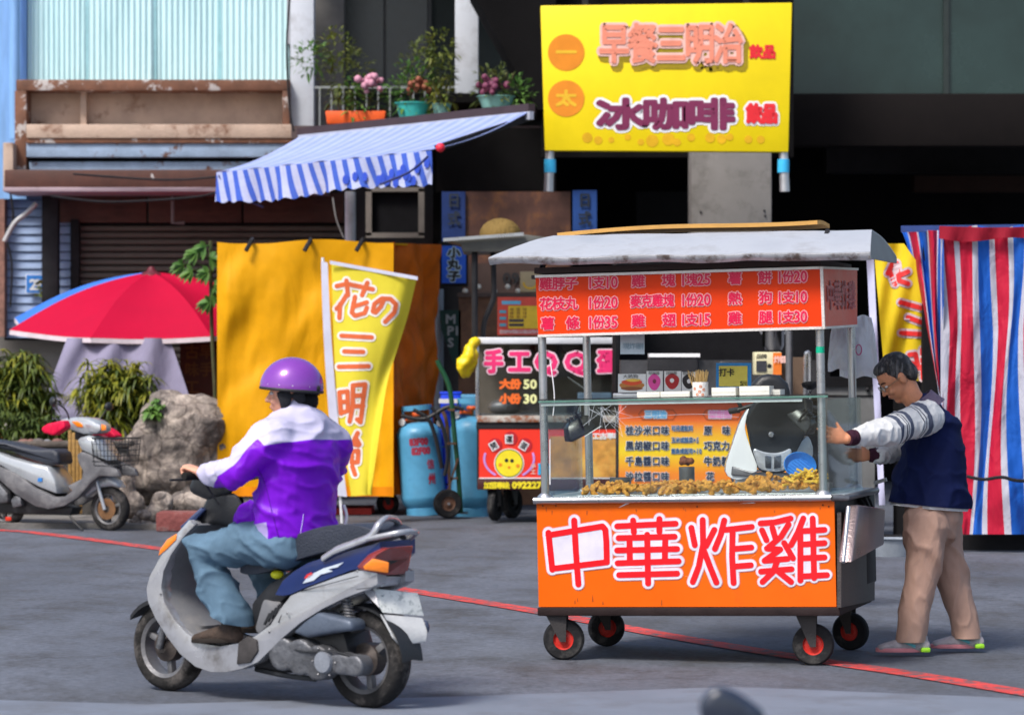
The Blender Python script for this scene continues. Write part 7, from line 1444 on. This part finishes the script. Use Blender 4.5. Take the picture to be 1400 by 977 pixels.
# ================================================================ PEOPLE
skin = mat('skin', (.74, .36, .24), .5, var=.12, vs=20, bump=.08, bs=200, sub=.15); skin2 = mat('skin_tanned', (.66, .28, .15), .5, var=.14, vs=20, bump=.08, bs=200, sub=.15)
def hand(kb, Wr, d, th, n_, sc=1.0, curl=.15, spread=.10, thumb=.6, side=1):
    """palm plus four jointed fingers and a thumb. d fingers, th thumb side, n_ back of the hand"""
    d, th, n_ = V(d).normalized(), V(th).normalized(), V(n_).normalized(); s_ = sc
    pc = Wr+d*.045*s_; kb.limb([Wr-d*.02*s_, Wr+d*.02*s_, Wr+d*.055*s_, Wr+d*.085*s_], [(.022*s_, .017*s_), (.031*s_, .016*s_), (.040*s_, .014*s_), (.038*s_, .012*s_)], 14, flat=th)
    for i, (o_, L_) in enumerate(((.029, .070), (.010, .078), (-.010, .072), (-.029, .056))):
        b_ = Wr+d*(.085-.006*abs(i-1))*s_+th*o_*s_; dd = (d+th*spread*(1.2-i*.8)).normalized(); pts = [b_-dd*.02*s_, b_]; a = 0; q = b_
        for fr, c in ((.45, .5), (.32, 1.1), (.23, .9)):
            a += curl*c*(1+.12*i); v = dd*cos(a)-n_*sin(a); q = q+v*L_*fr*s_; pts.append(q)
        kb.limb(pts, [.0092*s_, .0092*s_, .0086*s_, .0080*s_, .0068*s_], 8)
    tb = Wr+d*.028*s_+th*.026*s_; td = (d*.62+th*.75-n_*.12*side).normalized(); pts = [Wr+d*.015*s_+th*.012*s_, tb, tb+td*.030*s_, tb+(td*.054+d*.008*thumb)*s_]
    kb.limb(pts, [.013*s_, .0125*s_, .0105*s_, .008*s_], 8)
def head(par, M, sk, name='head', neck=None, vox=.0055):
    """face towards +x, crown +z, origin mid head; M maps to the parent's space"""
    T = lambda x, y, z: M @ V((x, y, z)); R3_ = M.to_3x3(); k = MB()
    k.ball(T(-.008, 0, .03), (.098, .076, .092), 22, 16, R3_); k.ball(T(.028, 0, -.035), (.062, .056, .075), 18, 12, R3_)
    k.limb([T(.03, 0, -.06), T(.062, 0, -.092)], [(.045, .035), (.026, .022)], 12); k.ball(T(.072, 0, .022), (.018, .045, .018), 12, 8, R3_)
    k.limb([T(.082, 0, .018), T(.098, 0, -.012), T(.106, 0, -.022)], [.008, .011, .012], 10); k.ball(T(.096, .012, -.024), .009, 8, 6); k.ball(T(.096, -.012, -.024), .009, 8, 6)
    k.ball(T(.086, 0, -.050), (.010, .024, .007), 10, 6, R3_); k.ball(T(.083, 0, -.061), (.011, .021, .007), 10, 6, R3_); k.ball(T(.070, .034, -.028), (.02, .018, .02), 10, 6, R3_); k.ball(T(.070, -.034, -.028), (.02, .018, .02), 10, 6, R3_)
    for s_ in (-1, 1): k.ball(T(-.004, s_*.078, -.006), (.019, .009, .031), 12, 8, R3_); k.ball(T(-.012, s_*.082, .010), (.014, .006, .016), 10, 6, R3_)
    if neck: k.limb([T(-.02, 0, -.05)]+[V(q) for q in neck], [.055]+[.056]*len(neck), 14)
    o = melt(k, name, sk, par, vox, 4)
    for s_ in (-1, 1):
        k = MB(); k.ball(T(.078, s_*.031, .008), (.010, .013, .008), 10, 8, R3_); k.build('eye', mat('eye_white', (.7, .68, .65), .3, bump=0), o)
        k = MB(); k.ball(T(.085, s_*.031, .008), (.004, .006, .006), 8, 6, R3_); k.build('iris', mat('iris_dark', (.02, .012, .01), .2, bump=0), o)
        k = MB(); k.tube([T(.088, s_*.014, .030), T(.086, s_*.032, .036), T(.074, s_*.05, .030)], .0032, 6); k.build('eyebrow', mat('brow_dark', (.02, .017, .016), .8), o)
    k = MB(); k.tube([T(.095, .016, -.055), T(.097, 0, -.0555), T(.095, -.016, -.055)], .0022, 6); k.build('mouth_line', mat('lip_line', (.25, .06, .05), .6), o)
    return o
def setmat(o, ms, fn):
    me = o.data; me.materials.clear()
    for m_ in ms: me.materials.append(m_)
    for p_ in me.polygons: p_.material_index = fn(p_.center, p_.normal)
def wrinkle(amp, fr, dirv, seed=0, sharp=2.0):
    dv = V(dirv).normalized()
    def f(c, n_):
        q = c*fr; al = dv*q.dot(dv); q2 = (q-al)*1.0+al*.35+V((seed, 0, 0)); w_ = noise.turbulence(q2, 3, False, noise_basis='PERLIN_ORIGINAL'); r_ = max(0, 1-abs(fbm(q2, 2))*sharp*1.6)**2.2
        q3 = (c*fr*2.6); al3 = dv*q3.dot(dv); q3 = (q3-al3)+al3*.3+V((seed*3, 1, 0)); r3 = max(0, 1-abs(fbm(q3, 2))*sharp*1.4)**2
        return c+n_*(amp*(r_-.3)+amp*.25*(w_-.5)+amp*.42*(r3-.3))
    return f
# ---------------------------------------------------------------- rider
rider = thing('person', 'person in purple helmet, purple and white jacket and blue jeans riding the navy scooter', 'person', Fr.loc, Y1)
RR = lambda x, y_, y=0.0: Fr.p(x, y_, y)
pj = cloth('purple_nylon', (.19, .008, .60), var=.10, fold=.8, fs=4.5, st=(1, 1, 1), rough=.33, bs=600, fd=.022, ridge=True); wj = cloth('white_nylon', (.66, .62, .80), var=.05, fold=.35, fs=9, st=(1, 1, 1), rough=.42, sheen=.1, bs=600, fd=.03); lj = cloth('lilac_nylon', (.52, .42, .78), var=.05, fold=.3, fs=9, rough=.42, bs=600)
k = MB()
sp = [RR(405, 734, 0), RR(403, 700, 0), RR(408, 655, 0), RR(414, 612, 0), RR(412, 584, 0), RR(405, 566, 0)]
k.limb(sp, [(.215, .165), (.225, .165), (.225, .150), (.215, .130), (.155, .10), (.085, .075)], 28, flat=(0, 1, 0))
shL, shR = RR(376, 596, .17), RR(458, 606, -.20)
k.limb([RR(398, 582, .04), shL], [.085, .092], 16); k.limb([RR(425, 580, -.05), shR], [.085, .088], 16)
elL, wrL = RR(322, 648, .31), RR(282, 648, .31); elR = V((elL.x, -elL.y, elL.z)); 
k.limb([shL, shL.lerp(elL, .5)+V((0, .01, -.005)), elL, elL.lerp(wrL, .5), wrL], [(.095, .095), (.088, .084), (.076, .074), (.070, .066), (.056, .050)], 18)
wrR = V((wrL.x, -wrL.y, wrL.z)); k.limb([shR, shR.lerp(elR, .5), elR, elR.lerp(wrR, .5), wrR], [.09, .084, .075, .068, .052], 16)
k.limb([RR(342, 706, .10), RR(372, 726, .02), RR(440, 726, -.1)], [(.08, .09), (.12, .12), (.10, .10)], 16)
fw_ = wrinkle(.020, 4.2, (.2, 1, .25), 4)
jk = melt(k, 'jacket', pj, rider, .008, 7, lambda c, n_: fw_(c, n_), post=4)
print('jacket', len(jk.data.vertices))
# seam between the pale yoke and purple body, as a height over the body's fore-aft axis
sm_pts = sorted([(RR(x, y_, .17 if x < 400 else 0).x, RR(x, y_, .17 if x < 400 else 0).z) for x, y_ in ((476, 612), (440, 600), (410, 598), (385, 608), (358, 634), (335, 655), (318, 670), (300, 672), (285, 655), (268, 640))])
def seamz(x):
    if x <= sm_pts[0][0]: return sm_pts[0][1]
    for a, b_ in zip(sm_pts, sm_pts[1:]):
        if a[0] <= x <= b_[0]: return a[1]+(b_[1]-a[1])*(x-a[0])/max(1e-6, b_[0]-a[0])
    return sm_pts[-1][1]
hx0, hz = RR(378, 725, .15).x, RR(360, 712, .15).z
garment(jk, pj, [('yoke', lambda c: c.z-seamz(c.x), (.52, .50, .68)), ('hem', lambda c: min(c.x-hx0, hz-.015*((c.x-hx0)/.1)-c.z, c.y), (.42, .34, .66))]); cut(jk, RR(402, 746, 0), (.15, 0, -1))
k = MB(); k.lathe([(.062, -.03), (.070, .0), (.066, .035), (.056, .035), (.056, 0)], RR(402, 562, 0), (-.05, 0, 1), 24); k.build('collar', pj, jk)
k = MB(); k.tube([RR(434, 702, -.02)+V((-.17, 0, 0)), RR(425, 742, 0)+V((-.17, 0, 0))], .002, 4); 
zc_ = [jk.data.vertices[0].co]*0
# jeans
jm = cloth('washed_denim', (.11, .19, .27), var=.5, fold=.9, fs=4.5, st=(1, 1, .6), rough=.85, bs=500, fd=.03, ridge=True); jmd = mat('denim_fade', (.1, .2, .3))
k = MB(); hipL, knL, anL = RR(392, 742, .10), RR(272, 752, .19), RR(313, 832, .16)
k.limb([RR(412, 738, 0), RR(400, 742, 0)], [(.17, .13), (.17, .12)], 20, flat=(0, 1, 0))
k.limb([hipL, hipL.lerp(knL, .5)+V((0, .01, .012)), knL, knL.lerp(anL, .45), anL, anL+(anL-knL)*.25], [.115, .102, .090, (.092, .080), (.104, .084), (.108, .088)], 20)
hipR, knR, anR = V((hipL.x, -.10, hipL.z)), V((knL.x-.02, -.17, knL.z-.01)), V((anL.x-.02, -.14, anL.z+.01)); k.limb([hipR, hipR.lerp(knR, .5), knR, knR.lerp(anR, .5), anR], [.115, .10, .088, .08, .075], 18)
fj = wrinkle(.018, 5.0, (.5, 1, .3), 2); je = melt(k, 'jeans', jm, rider, .008, 6, lambda c, n_: fj(c, n_), post=4); cut(je, anL+V((0, 0, -.035)), (.35, 0, -1))
# shoes
shm = mat('brown_suede', (.055, .036, .026), .8, var=.4, vs=14, bump=.4); sole = mat('dark_sole', (.03, .025, .022), .7)
def shoe(par, an, d, up, L_, m_, sm2, nm='shoe', w_=.042, stripe=None):
    d = V(d).normalized(); up = V(up).normalized(); k = MB(); h = an
    k.limb([h+up*.03, h-d*.02-up*.01, h-d*.03-up*.045], [.04, .044, .036], 14); k.limb([h-d*.045-up*.045, h+d*.03-up*.035, h+d*L_*.45-up*.045, h+d*L_*.72-up*.055], [(w_*.85, .034), (w_, .042), (w_*1.05, .030), (w_*.8, .020)], 16, flat=d.cross(up))
    o = melt(k, nm, m_, par, .006, 3); k = MB(); s_ = d.cross(up).normalized(); b0 = h-up*.075; ring = []
    for i in range(24):
        a = 2*pi*i/24; x = cos(a); ww = w_*(1.05+.12*x); ring.append(b0+d*(L_*.33+x*(L_*.50))+s_*sin(a)*ww)
    k.prism(ring, 0, up*.022); k.build('sole', sm2, o, bevel=.004); return o
shoe(rider, anL+V((.0, 0, -.075)), (1, 0, -.05), (0, 0, 1), .27, shm, sole); shoe(rider, anR+V((0, 0, -.06)), (1, 0, -.05), (0, 0, 1), .27, shm, sole)
# hands on the grips
k = MB(); g_ = V((gL.x, .295, gL.z)); wl = wrL+(g_-wrL)*.45+V((0, 0, .010)); k.limb([wrL-(g_-wrL)*.2, wl], [.03, .026], 12)
hand(k, wl, (V((gL.x+.02, .30, gL.z+.035))-wl), (0, -1, 0), (-.25, 0, 1), 1.0, curl=.95, spread=.05); melt(k, 'hand', skin, rider, .0045, 3)
k = MB(); wr2 = V((wl.x, -wl.y, wl.z)); k.limb([wrR-(wr2-wrR)*.3, wr2], [.03, .026], 12); hand(k, wr2, (V((gL.x+.02, -.30, gL.z+.035))-wr2), (0, 1, 0), (-.25, 0, 1), 1.0, curl=.95, spread=.05); melt(k, 'hand', skin, rider, .0045, 3)
# head turned to the left of the picture, helmet
hc_ = RR(397, 538, 0); Mh = Matrix.Translation(hc_) @ Matrix.Rotation(radians(178)-Y1, 4, 'Z') @ Matrix.Rotation(radians(4), 4, 'Y')
hd = head(rider, Mh, skin, neck=[RR(402, 562, 0), RR(405, 580, 0)])
T = lambda x, y, z: Mh @ V((x, y, z)); R3h = Mh.to_3x3()
def dome(rx, ry, rz, zc0, front, back, nseg=36, nr=14, thick=0):
    k = MB()
    def fn(u, v):
        a = 2*pi*u; lim = front+(back-front)*(1-cos(a))/2; th_ = lim*v; return T(-.008+rx*sin(th_)*cos(a), ry*sin(th_)*sin(a), zc0+rz*cos(th_))
    k.grid(fn, nseg, nr); return k, fn
hm = mat('helmet_purple', (.24, .05, .42), .22, .15, var=.12, vs=5, bump=.0, coat=.8)
k, fn = dome(.139, .121, .130, .028, radians(86), radians(104)); hl = k.build('helmet_shell', hm, rider, smooth=70, solid=.008)
k = MB(); k.tube([fn(j/40, 1) for j in range(40)], .0075, 8, closed=True); k.build('rim_trim', mat('helmet_rubber', (.02, .02, .022), .5), hl)
k = MB(); k.tube([fn(j/40, .955) for j in range(40)], .0022, 5, closed=True); k.build('trim_line', mat('trim_grey', (.3, .28, .32), .4), hl)
for u in (.06, .13, .20, .27, .36): k = MB(); k.ball(fn(u, .91), .0045, 8, 5); k.build('rivet', steel, hl)
k = MB(); k.ball(fn(.42, .93), (.012, .012, .014)); k.build('rear_buckle', darkst, hl)
k, f2 = dome(.128, .111, .118, .028, radians(86), radians(112)); k.build('helmet_liner', mat('helmet_liner', (.02, .02, .022), .9), hl, smooth=70, solid=.006)
pad = mat('strap_black', (.025, .026, .03), .8, bump=.4, bs=150)
for s_ in (-1, 1):
    k = MB(); k.limb([T(.022, s_*.088, .010), T(.014, s_*.089, -.03), T(.022, s_*.078, -.068)], [(.034, .010), (.030, .010), (.018, .008)], 12, flat=R3h @ V((1, 0, 0))); k.limb([T(-.04, s_*.082, .0), T(-.055, s_*.07, -.035)], [(.034, .012), (.022, .012)], 12, flat=R3h @ V((1, 0, 0))); melt(k, 'ear_flap', pad, hl, .005, 2)
k = MB(); k.tube(smoothpath([T(.020, .080, -.06), T(.048, .05, -.098), T(.055, 0, -.110), T(.048, -.05, -.098), T(.020, -.080, -.06)], 5), [(.010, .003)]*21, 8); k.build('chin_strap', pad, hl)
k = MB(); k.ball(T(-.062, 0, -.035), (.062, .072, .062), 16, 10, R3h); k.build('hair', mat('hair_black', (.012, .011, .012), .6, bump=.5, bs=60, stretch=(1, 1, .2)), hd)
# stitched seam lines of the jacket: centre back and side
me_ = jk.data
def onjk(px, py, y=0.0):
    o_ = Fr.i @ V((0, 0, CAMZ)); q = Fr.p(px, py, y); d = (q-o_).normalized(); h, loc, nn, fi = jk.ray_cast(o_, d); return loc-d*.001 if h else None
for pts in ([(415, 702), (413, 716), (409, 738)], [(352, 640), (362, 660), (372, 700), (382, 738)]):
    pp_ = [onjk(*q) for q in smoothpath([V((x, y, 0)) for x, y in pts], 6) for q in [(q.x, q.y)]]; pp_ = [q for q in pp_ if q]
    if len(pp_) > 2: k = MB(); k.tube(pp_, .0018, 5); k.build('seam', lj if pts[0][0] > 400 else mat('seam_dark', (.08, .0, .28), .5), rider)
# white drawstring hanging behind the jacket
k = MB(); k.tube(smoothpath([RR(470, 690, -.18), RR(474, 705, -.2), RR(471, 722, -.2)], 4), .007, 6); k.build('drawstring', wht, rider)

# ---------------------------------------------------------------- man pushing the cart
Fm_ = Frame((0, 16.25, 0), pi); mx_ = (1272-700)*16.25/FPX; Fm_ = Frame((mx_, 16.25, 0), pi)
man = thing('person', 'older man in navy vest and tan trousers pushing the fried chicken cart, head bowed', 'person', Fm_.loc, pi)
MM = lambda x, y_, y=0.0: Fm_.p(x, y_, y)
navyv = cloth('navy_vest', (.004, .009, .055), var=.2, fold=.7, fs=4, st=(1, 1, .6), rough=.8, bs=500, fd=.025, ridge=True)
k = MB(); k.limb([MM(1269, 745), MM(1270, 690), MM(1272, 655), MM(1277, 612), MM(1274, 578), MM(1262, 552)], [(.21, .225), (.21, .220), (.205, .195), (.19, .165), (.165, .135), (.085, .07)], 28, flat=(0, 1, 0))
k.limb([MM(1268, 572, .10), MM(1266, 574, -.10)], [.095, .095], 16)
k.limb([MM(1300, 640), MM(1300, 600)], [(.14, .07), (.12, .07)], 16, flat=(0, 1, 0))
fv = wrinkle(.018, 4, (.3, 1, .2), 7); ve = melt(k, 'vest', navyv, man, .008, 7, fv, post=4); cut(ve, MM(1270, 690), (.09, 0, -1))
k = MB(); k.limb([MM(1269, 760), MM(1270, 690), MM(1272, 655)], [(.20, .212), (.198, .208), (.19, .18)], 28, flat=(0, 1, 0)); hm_ = melt(k, 'shirt_hem', cloth('white_cotton', (.72, .72, .74), fold=.4, fs=12, rough=.8), man, .011, 3, fv); cut(hm_, MM(1272, 694), (.09, 0, -1)); cut(hm_, MM(1272, 660), (0, 0, 1))
# shirt sleeve with bands
slv = cloth('white_sleeve', (.70, .71, .72), var=.06, fold=.8, fs=5, rough=.8, bs=500, fd=.02, ridge=True); band = cloth('slate_band', (.085, .10, .15), fold=.4, fs=10); black_b = cloth('dark_band', (.03, .035, .06), fold=.4, fs=10)
sh, el, wr = MM(1266, 570, .19), MM(1212, 590, .40), MM(1172, 597, .56)
k = MB(); k.limb([sh+V((-.02, -.03, .0)), sh, sh.lerp(el, .5), el, el.lerp(wr, .55), wr], [.085, .092, .084, .078, .064, .046], 20)
fs_ = wrinkle(.010, 10, (0, .3, 1), 3); sl_ = melt(k, 'left_sleeve', slv, man, .006, 5, fs_, post=3)
ax1 = (el-sh); L1 = ax1.length; ax1.normalize(); ax2 = (wr-el); L2 = ax2.length; ax2.normalize()
def slm(c, n_):
    t = (c-sh).dot(ax1)/L1; t2 = (c-el).dot(ax2)/L2
    if t < .98 and t2 < .3:
        if .16 < t < .27: return 1
        if .30 < t < .325 or .36 < t < .385: return 2
        if .80 < t < .90: return 1
        if .70 < t < .72 or .75 < t < .77: return 2
        if .60 < t < .665: return 1
    return 0
garment(sl_, slv, [('along', lambda c: (c-sh).dot(ax1)/L1 if (c-el).dot(ax1) < .03 else 1.2, [(0, (.62, .63, .64)), (.16, (.085, .10, .15)), (.26, (.62, .63, .64)), (.31, (.03, .035, .06)), (.33, (.62, .63, .64)), (.37, (.03, .035, .06)), (.39, (.62, .63, .64)), (.60, (.085, .10, .15)), (.68, (.62, .63, .64)), (.72, (.03, .035, .06)), (.74, (.62, .63, .64)), (.77, (.03, .035, .06)), (.79, (.62, .63, .64)), (.84, (.085, .10, .15)), (.93, (.62, .63, .64))])])
k = MB(); w0 = wr+ax2*.02; k.tube([w0, w0+ax2*.02, w0+ax2*.06], [.040, .041, .036], 18); k.build('left_cuff', cloth('maroon_cuff', (.05, .015, .03), fold=.4, fs=20), man)
hw = w0+ax2*.055; post_c = Fc.m @ V((XR, .02, 0)); 
tgt = MM(1118, 590, .66); k = MB(); k.limb([w0+ax2*.02, hw], [.029, .028], 12); hand(k, hw, (tgt-hw).normalized(), (.05, 0, 1), (0, 1, 0), 1.02, curl=.16, spread=.16, thumb=-.6); melt(k, 'left_hand', skin2, man, .0045, 3)
# right arm reaching the rear post
sh2, el2, wr2_ = MM(1260, 575, -.18), MM(1225, 615, -.22), MM(1203, 622, -.12)
k = MB(); k.limb([sh2, sh2.lerp(el2, .5), el2, wr2_], [.085, .075, .062, .05], 18); melt(k, 'right_sleeve', slv, man, .008, 3, fs_)
k = MB(); dr = (wr2_-el2).normalized(); k.tube([wr2_, wr2_+V((.055, 0, 0))], [.042, .036], 16); k.build('right_cuff', _mats['maroon_cuff'], man)
k = MB(); hw2 = wr2_+V((.05, 0, 0)); hand(k, hw2, (1, .1, .02), (0, 0, 1), (0, 1, 0), 1.0, curl=.75, spread=.05); melt(k, 'right_hand', skin2, man, .0045, 3)
# trousers
tm = cloth('tan_trousers', (.47, .30, .235), var=.15, fold=.7, fs=6, st=(1, 1, .45), rough=.8, bs=450, fd=.03)
k = MB(); k.limb([MM(1274, 688), MM(1276, 712)], [(.165, .15), (.165, .15)], 22, flat=(0, 1, 0))
k.limb([MM(1266, 705, .09), MM(1264, 760, .10), MM(1258, 800, .11), MM(1248, 840, .11), MM(1244, 890, .11)], [.122, .106, .092, .086, (.086, .082)], 20)
k.limb([MM(1284, 705, -.09), MM(1292, 755, -.10), MM(1304, 800, -.11), MM(1316, 840, -.11), MM(1324, 880, -.11)], [.122, .102, .088, .082, (.084, .080)], 20)
ft = wrinkle(.015, 4.0, (.3, .5, 1), 1); tr_ = melt(k, 'trousers', tm, man, .008, 6, lambda c, n_: ft(c, n_), post=3); cut(tr_, (0, 0, .075), (0, 0, -1))
snk = mat('sneaker_grey', (.42, .38, .40), .7, var=.3, vs=20, bump=.3); pinks = mat('sole_pink', (.70, .25, .28), .6, var=.2); green = mat('heel_green', (.35, .75, .03), .5)
gz = .075
for (x, y_, yy, nm) in ((1252, 880, .11, 'shoe'), (1326, 872, -.11, 'shoe')):
    a = MM(x, y_, yy); a.z = .098; o = shoe(man, a, (1, 0, 0), (0, 0, 1), .25, snk, pinks, nm, .044)
    k = MB(); k.box(a+V((-.045, .0, -.062)), (.05, .102, .024)); k.build('heel_patch', green, o, bevel=.008)
    k = MB(); k.box(a+V((.04, .047, -.03)), (.07, .006, .014), Matrix.Rotation(-.4, 3, 'Y')); k.build('shoe_stripe', mat('teal_stripe', (.1, .4, .45), .5), o)
# head bowed
hcm = MM(1226, 517, .0); Mm = Matrix.Translation(hcm) @ Matrix.Rotation(radians(10), 4, 'Z') @ Matrix.Rotation(radians(40), 4, 'Y')
hd2 = head(man, Mm, skin2, neck=[MM(1246, 542), MM(1262, 562)])
T2 = lambda x, y, z: Mm @ V((x, y, z)); R3m = Mm.to_3x3()
hair = mat('greying_hair', (.020, .019, .021), .42, var=.6, vs=8, bump=.9, bs=110, stretch=(1, 1, .22), dirt=(.20, .19, .19), dirts=40, dt=(.48, .66))
k = MB(); k.ball(T2(-.022, 0, .043), (.096, .082, .088), 24, 16, R3m); k.ball(T2(-.062, 0, -.005), (.054, .074, .068), 18, 12, R3m); k.ball(T2(.030, 0, .090), (.050, .062, .032), 16, 10, R3m)
for s_ in (-1, 1): k.limb([T2(.012, s_*.068, .045), T2(.010, s_*.071, .012)], [(.016, .012), (.008, .007)], 8)
hh = melt(k, 'hair', hair, hd2, .006, 3, lambda c, n_: c+n_*(.0018*fbm(c*40, 2)))
# short tufts give the cut an uneven edge
k = MB(); rg = random.Random(2)
for i in range(1400):
    v = hh.data.vertices[rg.randrange(len(hh.data.vertices))]; n_ = v.normal; dn = (n_*.12+(R3m @ V((-.35, 0, -.9)))+V((rg.uniform(-.3, .3), rg.uniform(-.3, .3), rg.uniform(-.3, .3)))).normalized(); s_ = n_.cross(dn).normalized()*.0016; L_ = rg.uniform(.010, .020); a = v.co.copy(); k.poly([a-s_, a+s_, a+dn*L_+n_*.003])
o = k.build('hair_tufts', hair, hd2, smooth=0, fix=False); o['kind'] = 'stuff'
gm = mat('glasses_metal', (.35, .30, .2), .3, .8)
for s_ in (-1, 1):
    k = MB(); k.tube([T2(.098, s_*.032+.021*cos(a), .006+.016*sin(a)) for a in [2*pi*j/18 for j in range(18)]], .0018, 5, closed=True); k.tube([T2(.097, s_*.053, .008), T2(.05, s_*.078, .010), T2(.0, s_*.086, .008)], .0018, 5); o = k.build('glasses_rim', gm, hd2)
    k = MB(); k.poly([T2(.0985, s_*.032+.020*cos(a), .006+.015*sin(a)) for a in [2*pi*j/18 for j in range(18)]]); k.build('lens', glassm, o)
k = MB(); k.tube([T2(.100, -.011, .010), T2(.102, 0, .012), T2(.100, .011, .010)], .0018, 5); k.build('glasses_bridge', gm, hd2)
# collar
k = MB(); cA = MM(1262, 552); axn = (MM(1248, 538)-MM(1270, 568)).normalized(); k.lathe([(.105, -.045), (.088, .0), (.078, .035), (.072, .035), (.08, 0), (.098, -.045)], cA, axn, 30); co_ = k.build('collar', cloth('plum_grey_collar', (.10, .08, .13), fold=.4, fs=14), man)
k = MB(); k.limb([MM(1196, 640, -.1), MM(1204, 690, -.1)], [.02, .02], 8)
